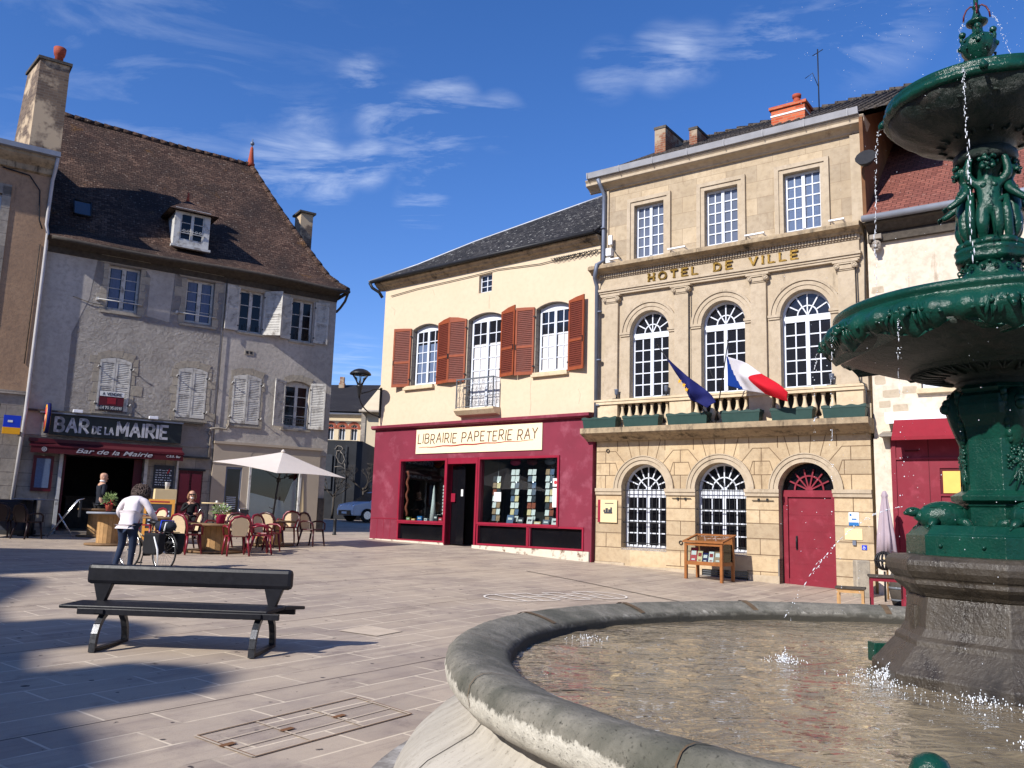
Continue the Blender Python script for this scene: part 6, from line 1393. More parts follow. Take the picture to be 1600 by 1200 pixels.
m.build('chalk_writing', M['chalk'], r)
m = MB(off); m.tube([(3.66, -.05, 2.47), (3.70, -.05, 2.55), (3.72, -.05, 2.62)], [.02, .03, .01], 6); m.build('red_drawing', M['petal_red'], r)
# red door with transom
w = MB(); w.box(4.02, 4.76, .02, .06, .5, 2.60); dd = w.build('red_door', M['dark_red'], BH); w = MB(); w.box(4.06, 4.35, 0, .02, .7, 1.5); w.box(4.42, 4.72, 0, .02, .7, 1.5); w.box(4.06, 4.35, 0, .02, 1.6, 2.5); w.box(4.42, 4.72, 0, .02, 1.6, 2.5); w.build('door_panel', M['red_paint'], dd)
w = MB(); w.box(4.02, 4.76, .03, .06, 2.66, 3.0); w.build('transom_pane', M['pane_black'], BH)
w = MB(); w.box(3.96, 4.82, -.03, .02, 2.60, 2.66); w.box(3.96, 4.9, -.10, .02, 3.0, 3.05); w.build('door_lintel', M['dark_iron'], BH)
# --- beige shopfront ---
SF = 'beige_shop'; w = MB(); hs = [rect_pts(5.45, 5.98, .78, 2.80), rect_pts(6.26, 7.92, 1.05, 2.78)]
w.wall(5.02, 8.62, .4, 3.58, hs, -.06, .12); w.box(5.0, 8.66, -.12, .02, 3.52, 3.60); w.box(5.02, 8.62, -.075, -.06, 2.88, 2.91); w.build('beige_shopfront', M[SF], BH)
w = MB(); w.wall(DIV, BR_, .2, 3.36, [rect_pts(5.3, 8.2, .25, 2.95)], .075, .2); w.build('lower_wall', M['grey_render'], BH)
w = MB(); w.box(BR_-.28, BR_+.012, -.01, .3, -.2, 1.9); w.build('corner_stones', M['dark_stone'], BH)
w = MB(); w.box(5.45, 5.50, -.03, .02, .78, 2.80); w.box(5.93, 5.98, -.03, .02, .78, 2.80); w.box(5.5, 5.93, -.03, .02, 2.73, 2.80); w.box(5.5, 5.93, -.03, .02, .78, .9); dd = w.build('glass_door', M['pipe_grey'], BH); w = MB(); w.box(5.5, 5.93, -.01, 0, .9, 2.73); w.build('pane', M['pane_black'], dd)
w = MB(); 
for k in range(7): w.box(5.55, 5.85, -.014, -.011, 1.45+k*.06, 1.47+k*.06)
w.build('window_sticker', M['chalk'], dd)
w = MB(); w.box(6.20, 6.27, -.10, .02, .8, 2.86); w.box(7.91, 7.98, -.10, .02, .8, 2.86); w.build('window_posts', M['old_white_paint'], BH)
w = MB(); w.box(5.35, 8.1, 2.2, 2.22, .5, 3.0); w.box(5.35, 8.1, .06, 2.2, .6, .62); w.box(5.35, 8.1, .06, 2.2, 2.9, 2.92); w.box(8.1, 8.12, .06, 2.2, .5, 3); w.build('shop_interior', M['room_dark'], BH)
w = MB(); w.box(6.26, 7.92, -.0, .005, 1.05, 2.78); w.build('shop_window_glass', M['clear_glass'], BH)
w = MB(); w.prism([(6.28, 1.06), (7.55, 1.06), (7.45, 1.75), (6.28, 2.0)], .03, .035); w.prism([(7.28, 1.06), (7.90, 1.06), (7.88, 2.55), (7.72, 2.4), (7.56, 1.9), (7.40, 1.5)], .045, .05, m=1); w.build('white_window_film', [M['paper'], M['curtain_white']], BH)
w = MB(); w.prism([(7.98, 1.05), (8.16, 1.05), (8.05, 2.6)], -.085, -.065); w.build('sunlit_panel', M['poster_cream'], BH)  # pale wedge paints a slant of sunlight onto the shopfront
w = MB(); w.ring(6.35, 3.2, .12, .135, -.066, -.06, 1.2, 5.0, 10); w.bar((6.55, 3.1), (6.62, 3.32), .014, -.066, -.06); w.build('ghost_lettering', M['frame_stone'], BH)
# pipes and cables on the front
w = MB(); w.tube([(4.88, -.04, 3.0), (4.88, -.04, 3.75), (4.80, -.06, 3.85), (4.86, -.05, 3.98), (5.1, -.04, 4.02), (5.35, -.04, 4.0), (5.42, -.05, 4.15), (5.40, -.05, 4.3)], .03, 7); w.tube([(4.98, -.03, 3.5), (4.98, -.03, 9.0)], .012, 5, 1); w.tube([(.5, -.03, 7.62), (1.0, -.03, 7.5), (1.35, -.03, 7.48)], .01, 5, 1)
w.build('wall_cable', [M['frame_stone'], M['dark_stone']], BH)
w = MB(); w.box(BL_+.05, 4.6, -.16, .0, 4.08, 4.13); w.build('stone_string_course', M['dark_stone'], BH)

# ---------------- brown rendered house at the left edge ----------------
NB = on(FB, 'brown_house', 'brown rendered house with a tall patched chimney at the left edge', 'house', -.4, -.13, 0); off = (-.4, -.13, 0)
w = MB(off); w.wall(-14, -.40, 4.55, 11.2, [rect_pts(-2.9, -1.62, 6.6, 10.3), rect_pts(-6.9, -5.6, 6.6, 10.3)], -.13, .3); w.build('upper_wall', M['brown_render'], NB)
w = MB(off); w.box(-14, -.42, .2, 10, -.3, 11.4); w.build('house_core', M['brown_render'], NB)
w = MB(off)
for a in (-2.9, -6.9):
    w.box(a-.0, a+.02, -.15, .1, 6.6, 10.3); w.box(a+1.28, a+1.5, -.16, -.13, 6.4, 10.55); w.box(a-.22, a, -.16, -.13, 6.4, 10.55); w.box(a-.22, a+1.5, -.16, -.13, 10.3, 10.6)
w.build('window_surround', M['frame_stone'], NB)
for a in (-2.9, -6.9): casement(NB, a, a+1.28, 6.6, 10.3, 0, off=off, nx=2, nz=5)
w = MB(off); w.prism([(-.13, 11.1), (-.22, 11.14), (-.24, 11.3), (-.40, 11.42), (-.48, 11.50), (-.48, 11.62), (.3, 11.66), (.3, 11.1)], -14, -.34, 'x'); w.build('eaves_cornice', M['cornice_stained'], NB)
w = MB(off); w.prism([(-.50, 11.60), (-.62, 11.62), (-.64, 11.76), (-.50, 11.76)], -14, -.30, 'x'); w.tube([(-.36, -.52, 11.62), (-.37, -.36, 11.3), (-.40, -.18, 11.0), (-.42, -.18, 9.6), (-.36, -.17, 9.35), (-.37, -.17, 4.0), (-.46, -.17, 1.0)], .05, 8, 1); w.tube([(-1.7, -.18, 11.08), (-1.0, -.18, 11.0), (-.7, -.2, 10.6), (-.62, -.2, 9.7), (-.52, -.22, 9.45)], .02, 6, 2); w.tube([(-.52, -.15, 9.0), (-.55, -.15, 5.4)], .012, 5, 2)
w.build('gutter', [M['zinc'], M['pipe_cream'], M['dark_iron']], NB)
w = MB(off); w.face([(-14, -.5, 11.7), (-.35, -.5, 11.7), (-.35, 4.6, 13.1), (-14, 4.6, 13.1)]); w.face([(-14, 4.6, 13.1), (-.35, 4.6, 13.1), (-.35, 10, 11.5), (-14, 10, 11.5)]); w.face([(-.35, -.5, 11.7), (-.35, 10, 11.5), (-.35, 4.6, 13.1)]); w.build('roof', M['far_slates'], NB)
c = MB(off); y0c, y1c = .2, 1.6
# the stack tapers slightly
A = [(-1.10, y0c), (-.26, y0c), (-.34, y1c), (-1.50, y1c)]; A2 = [(-1.08, y0c), (-.27, y0c), (-.33, y1c), (-1.32, y1c)]
lo_ = [c.V((x, y, 11.6)) for x, y in A]; hi_ = [c.V((x, y, 14.88)) for x, y in A2]
for i in range(4): k = (i+1) % 4; c.F([lo_[i], lo_[k], hi_[k], hi_[i]])
c.F(hi_)
co_ = c.build('chimney', M['stone_chimney'], NB, ); co_['label'] = 'tall chimney of patched stone with a small clay pot'
c = MB(off); c.prism([(x+(.06 if x > -.5 else -.06), y+(.06 if y > 1 else -.06)) for x, y in A2], 14.88, 14.97, 'z'); c.build('chimney_cap', M['dark_stone'], co_)
c = MB(off); c.lathe([(.13, 0), (.12, .28), (.15, .30), (.17, .40), (.18, .55), (.15, .56), (.14, .42)], (-.58, .5, 14.97), 14); c.build('chimney_pot', M['terracotta'], co_)
w = MB(off); w.wall(-14, -.40, -.2, 4.55, [rect_pts(-3.2, -1.0, -.1, 4.2)], -.10, .4); w.box(-14, -.40, -.18, -.10, 4.50, 4.60); w.build('ground_floor_wall', M['frame_stone'], NB)
w = MB(off); w.box(-3.3, -.95, .15, .18, 0, 4.3); w.build('dark_shop_window', M['eu_blue'], NB)
r, off2 = sign_board(FB, 'bank_sign', 'small blue and yellow lit box sign on the stone pier at the far left', 'sign', -.90, -.48, 3.34, 3.86, -.35, .12, 'blue'); m = MB(off2); m.box(-.905, -.475, -.475, -.345, 3.335, 3.52); m.build('yellow_half', M['yellow'], r); m = MB(off2); m.box(-.8, -.68, -.478, -.476, 3.66, 3.72); m.build('white_mark', M['paper'], r)
m = MB(off2); m.box(-.72, -.66, -.35, -.1, 3.5, 3.6); m.build('bracket', M['dark_iron'], r)

# ---------------- row of houses behind the camera whose roofs shade the square ----------------
hdg = Vector((math.sin(R(SUN_HEAD)), math.cos(R(SUN_HEAD)))); eh = Vector((hdg.y, -hdg.x)); tanE = math.tan(R(SUN_EL))
OPB = -17.0
def hgt(b): return (b-OPB)*tanE
OB = thing('houses_opposite', 'row of plain houses with chimneys behind the camera, seen only by their shadows', 'house', (hdg.x*OPB-10*eh.x, hdg.y*OPB-10*eh.y, -.3), math.atan2(eh.y, eh.x))
def obx(mb, a0, a1, d0, d1, z0, z1): mb.box(a0+10, a1+10, -d1, -d0, z0+.3, z1+.3)   # local x = a, local y = -distance behind the front
w = MB(); prof = [(-40, 5.8), (-22.5, 5.8), (-21.5, 6.2), (-20.8, 7.3), (-19.8, 8.2), (-17.2, 7.1), (-16.1, 6.4), (-15.95, 4.6), (-15.7, 4.5), (-15.2, 4.92), (-14.6, 4.8), (-13.2, 4.0), (-12.2, 3.4), (-11.0, 3.2), (-9.3, 2.95), (-8.5, 2.68), (-6.5, 2.3), (-5.9, 2.25), (-5.2, 2.07), (-4.7, .4), (14, -.4)]
w.prism([(prof[0][0]+10, 0), (prof[-1][0]+10, 0)]+[(a+10, hgt(b)+.3) for a, b in prof[::-1]], -2.5, 0)
w.build('walls', M['old_cream'], OB)
# chimneys with rounded tops give the finger-like shadows
for a0, a1, b1 in ((-11.1, -9.15, 4.3), (-8.15, -6.55, 3.85)):
    w = MB(); obx(w, a0, a1, 0.0, .9, 8, hgt(b1)-.28); w.lathe([((a1-a0)*.5, 0), ((a1-a0)*.48, .08), ((a1-a0)*.36, .20), ((a1-a0)*.18, .29), (.001, .32)], ((a0+a1)/2+10, -.45, hgt(b1)-.30+.3), 14); w.build('chimney', M['brick_old'], OB)
# ---------------- terrace furniture ----------------
def G(x, y): return (x, y, gz(x, y))
def cane_chair(name, lab, loc, rz, cm='chair_red', group='cane-backed plastic chairs on the terrace', seatm='cane'):
    r = thing(name, lab, 'chair', loc, rz, group)
    # faces -y ; backrest at +y
    m = MB(); m.prism([(-.22, -.22), (.22, -.22), (.24, .0), (.20, .22), (-.20, .22), (-.24, .0)], .42, .455, 'z'); m.build('seat', M[cm], r, bevel=.01)
    m = MB(); pts = [(-.21, .22, .43), (-.235, .25, .62), (-.22, .29, .76), (-.15, .31, .85), (0, .315, .885), (.15, .31, .85), (.22, .29, .76), (.235, .25, .62), (.21, .22, .43)]; m.tube(pts, [.022, .026, .028, .03, .03, .03, .028, .026, .022], 7)
    m.build('back_frame', M[cm], r)
    m = MB(); n = 8
    out_ = [(-.14, .44), (-.19, .60), (-.185, .74), (-.12, .83), (0, .86), (.12, .83), (.185, .74), (.19, .60), (.14, .44)]
    f = [m.V((x, .225+.10*(z-.44)/.4-.004, z)) for x, z in out_]; b = [m.V((x, .235+.10*(z-.44)/.4, z)) for x, z in out_]
    m.F(f); m.F(b[::-1]); m.build('backrest', M[seatm], r)
    for sx in (-1, 1):
        m = MB(); m.tube([(sx*.24, .25, .62), (sx*.28, .10, .66), (sx*.285, -.10, .655), (sx*.265, -.20, .60), (sx*.24, -.22, .44)], [.02, .024, .026, .024, .022], 7); m.build('armrest', M[cm], r)
        for sy, spread in ((-1, .05), (1, .09)):
            m = MB(); m.tube([(sx*.20, sy*.19, .44), (sx*.225, sy*(.19+spread*.4), .22), (sx*.245, sy*(.19+spread), 0)], [.030, .026, .020], 6); m.build('leg', M[cm], r)
    return r
def reel_table(lab, loc, R_, h, drum, top='reel_wood', group='cable-reel tables on the terrace', drum_m='light_wood', base=True):
    r = thing('reel_table', lab, 'table', loc, 0, group)
    m = MB(); m.lathe([(.001, h-.05), (R_, h-.05), (R_+.008, h-.025), (R_, h), (.001, h)], n=32); m.build('tabletop', M[top], r)
    m = MB(); n = 16
    for i in range(n):
        a0, a1 = 2*math.pi*i/n+.012, 2*math.pi*(i+1)/n-.012; P = [(drum*math.cos(a), drum*math.sin(a)) for a in (a0, a1)]; Q = [((drum-.02)*math.cos(a), (drum-.02)*math.sin(a)) for a in (a1, a0)]; m.prism(P+Q, .05 if base else 0, h-.05, 'z')
    m.build('drum', M[drum_m], r)
    if base: m = MB(); m.lathe([(.001, 0), (R_*.98, 0), (R_*.98, .045), (.001, .045)], n=32); m.build('base_disc', M['reel_wood'], r)
    return r
T1 = (-9.85, 21.2); reel_table('reel table with a blue-grey round top and a leafy clay pot', G(*T1), .52, .80, .25, 'grey_top', drum_m='light_wood')
reel_table('wooden reel table standing in the dark bar doorway', G(-11.6, 24.2), .50, .78, .22)
T4 = (-6.9, 20.3); reel_table('brown reel table with the pink flower pot in the middle of the terrace', G(*T4), .70, .66, .32)
T3 = (-8.95, 22.4); reel_table('brown reel table next to the easel chalkboard', G(*T3), .55, .68, .30)
T5 = (-6.35, 22.9); reel_table('reel table with the open parasol through its top', G(*T5), .68, .66, .34)
CH = [  # x, y, rotation deg (0 = faces the viewer), colour, label
 (-7.75, 19.75, -95, 'chair_red', 'chair seen side-on at the left edge of the flower-pot table, next to the bicycle'),
 (-7.25, 19.45, 158, 'chair_red', 'front chair facing away at the left of the flower-pot table, beside the bicycle panniers'),
 (-7.75, 20.75, -55, 'chair_brown', 'brownish chair behind the flower-pot table, close to the seated woman'),
 (-7.3, 21.7, -20, 'chair_red', 'sunlit pale-backed chair behind the flower-pot table'),
 (-6.75, 21.3, 12, 'chair_brown', 'chair directly behind the pink flower pot'),
 (-6.15, 19.55, -150, 'chair_red', 'front chair facing away with its brown cane back at the right of the flower-pot table'),
 (-5.78, 20.1, 118, 'chair_red', 'tilted-looking chair with a sunlit back right of the flower-pot table'),
 (-5.85, 20.9, 70, 'chair_red', 'tall-looking chair between the flower-pot table and the parasol table'),
 (-6.1, 22.2, 165, 'chair_brown', 'brown chair standing in front of the parasol table'),
 (-6.1, 23.9, 0, 'chair_red', 'chair behind the parasol table, only its arched back visible'),
 (-5.25, 23.1, 65, 'chair_brown', 'rightmost chair of the terrace, side-on at the parasol table'),
 (-9.5, 22.9, -30, 'chair_red', 'chair with a red fabric back behind the woman in white'),
]
base = None
for x, y, a, cm, lab in CH:
    if base is None or base.get('cm') != cm:
        base_new = cane_chair('terrace_chair', lab, G(x, y), R(a), cm); base_new['cm'] = cm; base = base_new
    else:
        c = copy_tree(base); c.location = G(x, y); c.rotation_euler = (0, 0, R(a)); c['label'] = lab
for o in [o for o in col.objects if 'cm' in o]: del o['cm']
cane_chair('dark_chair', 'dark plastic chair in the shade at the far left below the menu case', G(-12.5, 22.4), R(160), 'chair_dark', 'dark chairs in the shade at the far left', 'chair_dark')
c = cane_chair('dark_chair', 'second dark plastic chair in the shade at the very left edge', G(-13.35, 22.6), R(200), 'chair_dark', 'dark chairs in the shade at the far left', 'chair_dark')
r = thing('dark_table', 'small dark table with a grey top in the shade below the menu case', 'table', G(-13.0, 23.5)); m = MB(); m.box(-.45, .45, -.35, .35, .98, 1.01); m.build('tabletop', M['grey_top'], r); m = MB(); m.tube([(0, 0, 0), (0, 0, .98)], .04, 8); m.box(-.25, .25, -.25, .25, 0, .03); m.build('leg', M['dark_iron'], r)
r = thing('covered_stack', 'dark covered stack of furniture against the wall at the far left', 'stack', G(-13.7, 23.9)); m = MB(); m.box(-.45, .4, -.3, .3, 0, .95); m.build('cover', M['dark_cloth'], r, bevel=.06); m = MB(); m.box(-.47, .42, -.32, .32, 0, .12); m.build('base', M['dark_iron'], r)
# folding metal tables / chairs
r = thing('folding_table', 'folded chrome folding table leaning by the bar doorway', 'folding table', G(-12.2, 23.55), R(30)); m = MB()
for s_ in (-1, 1): m.tube([(-.35, s_*.28, 0), (.32, s_*.28, 1.02), (.45, s_*.28, 1.06)], .014, 6); m.tube([(.28, s_*.24, 0), (-.12, s_*.24, .62)], .014, 6)
m.tube([(.32, -.28, 1.02), (.32, .28, 1.02)], .014, 6); m.tube([(-.12, -.24, .62), (-.12, .24, .62)], .014, 6); m.tube([(.1, -.26, .66), (.1, .26, .66)], .014, 6); m.build('frame', M['chrome'], r); m = MB(); m.box(.36, .40, -.27, .27, .55, 1.04); m.build('tabletop', M['black_paint'], r)
def metal_chair(lab, loc, rz):
    r = thing('metal_chair', lab, 'chair', loc, rz, 'tubular metal chairs'); m = MB()
    for s_ in (-1, 1): m.tube([(s_*.22, -.2, 0), (s_*.22, -.18, .44), (s_*.22, .18, .45), (s_*.22, .26, .55), (s_*.22, .20, .66), (s_*.22, .26, .78), (s_*.22, .30, .86)], .012, 6); m.tube([(s_*.22, .10, .44), (s_*.22, .30, 0)], .012, 6)
    m.tube([(-.22, .30, .86), (.22, .30, .86)], .012, 6); m.build('frame', M['chrome'], r); m = MB(); m.box(-.21, .21, -.2, .18, .44, .46); m.build('seat', M['black_paint'], r); m = MB(); m.box(-.21, .21, .24, .255, .62, .84); m.build('backrest', M['black_paint'], r)
metal_chair('tubular metal chair under the seated woman in black', G(-9.2, 24.75), R(-70)); metal_chair('empty tubular metal chair in front of the glass shop door', G(-7.45, 24.9), R(75))
r = thing('bistro_table', 'slim high bistro table with a pale top beside the seated woman', 'table', G(-8.5, 24.75)); m = MB(); m.lathe([(.001, .98), (.36, .98), (.36, 1.01), (.001, 1.01)], n=24); m.build('tabletop', M['poster_cream'], r); m = MB(); m.tube([(0, 0, .02), (0, 0, .98)], .03, 8); m.lathe([(.22, 0), (.22, .02), (.03, .04)], n=16); m.build('leg', M['dark_iron'], r)
r = thing('coffee_cup', 'white coffee cup on the slim bistro table', 'cup', (-8.42, 24.7, gz(-8.5, 24.75)+1.012)); m = MB(); m.lathe([(.02, 0), (.035, .03), (.04, .06)], n=12); m.build('cup', M['paper'], r); m = MB(); m.lathe([(.001, 0), (.06, 0), (.065, .008), (.001, .004)], n=14); m.build('saucer', M['paper'], r)
# chalkboards
def easel(nm, lab, loc, rz, w_, h_, lean, lines, seed):
    r = thing(nm, lab, 'chalkboard', loc, rz); f = MB(); f.box(-w_/2, -w_/2+.07, -.02, .02, 0, h_); f.box(w_/2-.07, w_/2, -.02, .02, 0, h_); f.box(-w_/2+.07, w_/2-.07, -.02, .02, h_-.13, h_); f.box(-w_/2+.07, w_/2-.07, -.02, .02, h_*.22, h_*.22+.07); f.tube([(0, .02, h_*.9), (0, .45, 0)], .02, 5)
    o = f.build('frame', M['yellow_wood'], r); b = MB(); b.box(-w_/2+.07, w_/2-.07, -.008, .008, h_*.22+.07, h_-.13); b.build('board', M['chalkboard'], o)
    c = MB(); rr = random.Random(seed)
    for k in range(lines):
        x = -w_/2+.12
        while x < w_/2-.14: L = rr.uniform(.03, .09); c.box(x, min(x+L, w_/2-.1), -.012, -.0085, h_*.36+k*.12, h_*.36+k*.12+.035+rr.uniform(-.01, .02)); x += L+.025
    c.build('chalk_writing', M['chalk'], o); c = MB(); c.box(-w_/2+.14, w_/2-.14, -.024, -.021, h_-.09, h_-.05); c.build('header', M['text_red'], o)
    o.rotation_euler = (-lean, 0, 0)
easel('easel_chalkboard', 'yellow-framed easel chalkboard leaning in front of the chalk menu', G(-9.6, 23.55), R(20), .78, 1.12, R(8), 4, 5)
r = on(FB, 'wooden_box', 'pale wooden box on a post below the chalk menu board', 'box', 3.6, -.30, .6); m = MB(); m.box(-.32, .32, -.12, .12, .95, 1.38); m.build('box', M['poster_cream'], r, bevel=.01); m = MB(); m.box(-.06, .06, -.05, .05, 0, .95); m.build('post', M['frame_stone'], r)
r = on(FB, 'paper_cup', 'white paper cup on top of the pale wooden box', 'cup', 3.64, -.32, 1.981); m = MB(); m.lathe([(.055, 0), (.075, .20), (.08, .21)], n=12); m.build('cup', M['paper'], r); m = MB(); m.lathe([(.074, .205), (.001, .19)], n=12); m.build('rim', M['paper'], r)
# parasol
UM = thing('parasol', 'open cream square parasol with a dark pole over the terrace', 'parasol', G(*T5), 0); UM.rotation_euler = (R(4), R(6), 0); zt = 2.50
m = MB(); m.tube([(0, 0, 0), (0, 0, zt-.05)], .026, 10); m.build('pole', M['black_paint'], UM)
m = MB(); c0 = m.V((0, 0, zt)); S_ = 1.74; zr = 2.02; N = 6
cor = [(S_*math.cos(R(a)), S_*math.sin(R(a))) for a in (193, 283, 373, 463)]
for i in range(4):
    a, b = cor[i], cor[(i+1) % 4]; rows = []
    for k in range(N+1):
        t_ = k/N; row = []
        for q in range(9):
            s_ = q/8; x = (a[0]+(b[0]-a[0])*s_)*t_; y = (a[1]+(b[1]-a[1])*s_)*t_; d = 4*s_*(1-s_); z = zt-(zt-zr)*t_-.02*math.sin(math.pi*t_)+.03*d*t_*t_; k_ = 1-.03*d*t_; row.append(m.V((x*k_, y*k_, z)))
        rows.append(row)
    for k in range(N):
        for q in range(8): m.F([rows[k][q], rows[k+1][q], rows[k+1][q+1], rows[k][q+1]], 0, False)
o = m.build('canopy', M['fabric_cream'], UM, weld=True); o.modifiers.new('t', 'SOLIDIFY').thickness = .006
for a in cor: m = MB(); m.tube([(0, 0, zt-.05), (a[0]*.5, a[1]*.5, (zt+zr)/2-.055), (a[0]*.97, a[1]*.97, zr-.01)], .010, 5); m.tube([(0, 0, 1.75), (a[0]*.5, a[1]*.5, (zt+zr)/2-.06)], .010, 5); m.build('rib', M['dark_iron'], UM)
m = MB(); m.lathe([(.05, zt-.01), (.06, zt+.015), (.02, zt+.06), (.001, zt+.07)], n=10); m.build('finial', M['fabric_cream'], UM); m = MB(); m.lathe([(.06, 1.70), (.06, 1.80)], n=10); m.tube([(0, 0, .95), (-.14, .0, 1.0)], .012, 5); m.build('runner', M['black_paint'], UM)
PB = thing('parasol', 'white parasol whose tip just enters at the left edge', 'parasol', G(-15.1, 21.0), R(45)); m = MB(); m.tube([(0, 0, 0), (0, 0, 3.2)], .026, 8); m.build('pole', M['black_paint'], PB); m = MB()
for i in range(4): a, b = cor[i], cor[(i+1) % 4]; m.face([(0, 0, 3.2), (a[0]*.9, a[1]*.9, 2.64), (b[0]*.9, b[1]*.9, 2.64)])
o = m.build('canopy', M['fabric_cream'], PB); o.modifiers.new('t', 'SOLIDIFY').thickness = .006
# flower pots
def leaves(m, c, r_, n, L, seed, mi=0, zk=1.0, up=.2):
    rr = random.Random(seed)
    for i in range(n):
        d = Vector((rr.gauss(0, 1), rr.gauss(0, 1), rr.gauss(0, .7)+up)).normalized(); p = Vector(c)+Vector((d.x, d.y, d.z*zk))*r_*rr.uniform(.25, 1); t = d.cross(Vector((rr.random(), rr.random(), rr.random()))).normalized(); l = L*rr.uniform(.6, 1.2); q = p+d*l
        m.face([p-t*l*.28, q-t*l*.1+d*l*.1, q+d*l*.25, q+t*l*.15, p+t*l*.3], mi)
FP = thing('flower_pot', 'pink pot of white and green flowers on the middle terrace table', 'flower pot', (T4[0]+.12, T4[1]-.05, gz(*T4)+.662)); m = MB(); m.lathe([(.09, 0), (.115, .17), (.13, .19), (.13, .22), (.10, .20)], n=16); m.build('pot', M['pot_pink'], FP)
m = MB(); leaves(m, (0, 0, .30), .20, 240, .06, 4, 0, .7); m.build('leaves', M['leaf_light'], FP); m = MB(); leaves(m, (0, 0, .34), .21, 160, .035, 6, 0, .6); m.build('flowers', M['petal_white'], FP)
FP = thing('flower_pot', 'small clay pot with a leafy red and green plant on the blue-grey table', 'flower pot', (T1[0]+.02, T1[1]-.12, gz(*T1)+.822)); m = MB(); m.lathe([(.06, 0), (.085, .12), (.09, .14), (.07, .13)], n=14); m.build('pot', M['terracotta'], FP); m = MB(); leaves(m, (0, 0, .27), .17, 200, .06, 14, 0, 1.1, .5); m.build('leaves', M['leaf_light'], FP); m = MB(); leaves(m, (0, 0, .17), .12, 50, .045, 15, 0, .8); m.build('red_leaves', M['petal_red'], FP)

# ---------------- people ----------------
def skin_body(name, joints, edges, mat, parent, sub=2, root=0):
    me = bpy.data.meshes.new(name); me.from_pydata([j[:3] for j in joints], edges, []); o = bpy.data.objects.new(name, me); col.objects.link(o)
    o.modifiers.new('skin', 'SKIN'); me.skin_vertices[0]
    for i, j in enumerate(joints):
        r = j[3]; me.skin_vertices[0].data[i].radius = r if isinstance(r, tuple) else (r, r); me.skin_vertices[0].data[i].use_root = (i == root)
    sb = o.modifiers.new('sub', 'SUBSURF'); sb.levels = sub; sb.render_levels = sub
    dg = bpy.context.evaluated_depsgraph_get(); m2 = bpy.data.meshes.new_from_object(o.evaluated_get(dg)); m2.name = name
    bpy.data.objects.remove(o); m2.materials.clear(); m2.materials.append(M[mat])
    for p in m2.polygons: p.use_smooth = True
    q = bpy.data.objects.new(name, m2); col.objects.link(q); q.parent = parent; return q
def head_mesh(name, c, s, mat, parent, yaw=0.0, tilt=0.0):
    """head facing -y, height about .23*s"""
    m = MB(); prof = [(.018, -.118), (.050, -.108), (.062, -.085), (.068, -.055), (.073, -.02), (.078, .02), (.080, .055), (.072, .088), (.048, .112), (.018, .122), (.001, .124)]
    def fn(a, k, r, z):
        fx = -math.sin(a); r2 = r
        if fx > 0: r2 = r*(1+.20*fx*(1 if z < .03 else .8)); 
        else: r2 = r*(1+.24*abs(fx)*(1 if z > -.03 else .2))
        if z < -.08 and fx > 0: r2 = r*(1+.75*fx)
        return r2, z
    m.lathe(prof, n=20, fn=fn)
    m.ball((0, -.098, -.012), .017, 8, sq=(.8, 1.3, 1.4)); m.ball((0, -.104, -.028), .015, 8, sq=(1.1, 1, .7))
    for s_ in (-1, 1): m.ball((s_*.078, .004, -.008), .022, 8, sq=(.45, .9, 1.4))
    m.tube([(0, .008, -.10), (0, .014, -.17)], [.052, .055], 12)
    o = m.build(name, M[mat], parent); o.location = c; o.scale = (s, s, s); o.rotation_euler = (tilt, 0, yaw)
    e = MB()
    for s_ in (-1, 1): e.ball((s_*.030, -.083, .012), .009, 6)
    e.ball((0, -.092, -.062), .018, 8, sq=(1.2, .5, .25)); e.build('face_features', M['hair_grey'] if mat != 'skin_dark' else M['dark_cloth'], o)
    return o
def hand(parent, w_, d, up, s=1.0, curl=.5, side=1, mat='skin', name='hand'):
    """hand at wrist w_, pointing along d, palm normal up"""
    d = Vector(d).normalized(); up = Vector(up); up = (up-d*up.dot(d)).normalized(); sd = d.cross(up)*side; w_ = Vector(w_); m = MB()
    def P(a, b, c): return w_+(d*a+sd*b+up*c)*s
    n = 8; rings = []
    for a, hw, ht in ((0, .024, .018), (.03, .034, .016), (.07, .040, .014), (.088, .038, .011)):
        rings.append([m.V(P(a, hw*math.cos(2*math.pi*i/n), ht*math.sin(2*math.pi*i/n))) for i in range(n)])
    for r1, r2 in zip(rings, rings[1:]):
        for i in range(n): m.F([r1[i], r1[(i+1) % n], r2[(i+1) % n], r2[i]], 0, True)
    m.F(rings[-1])
    for b, L in ((-.028, .062), (-.010, .074), (.010, .078), (.028, .068)):
        a = .084; c = 0; pts = [P(a, b, c)]; ang = curl*.6
        for k in range(3): l = L*(.42, .32, .26)[k]; a += l*math.cos(ang); c -= l*math.sin(ang); pts.append(P(a, b*1.04, c)); ang += curl*.8
        m.tube(pts, [.0088*s, .0082*s, .0074*s, .0055*s], 6)
    m.tube([P(.02, .026, -.004), P(.045, .050, -.014), P(.075, .058, -.024)], [.0105*s, .0095*s, .007*s], 6)
    return m.build(name, M[mat], parent)
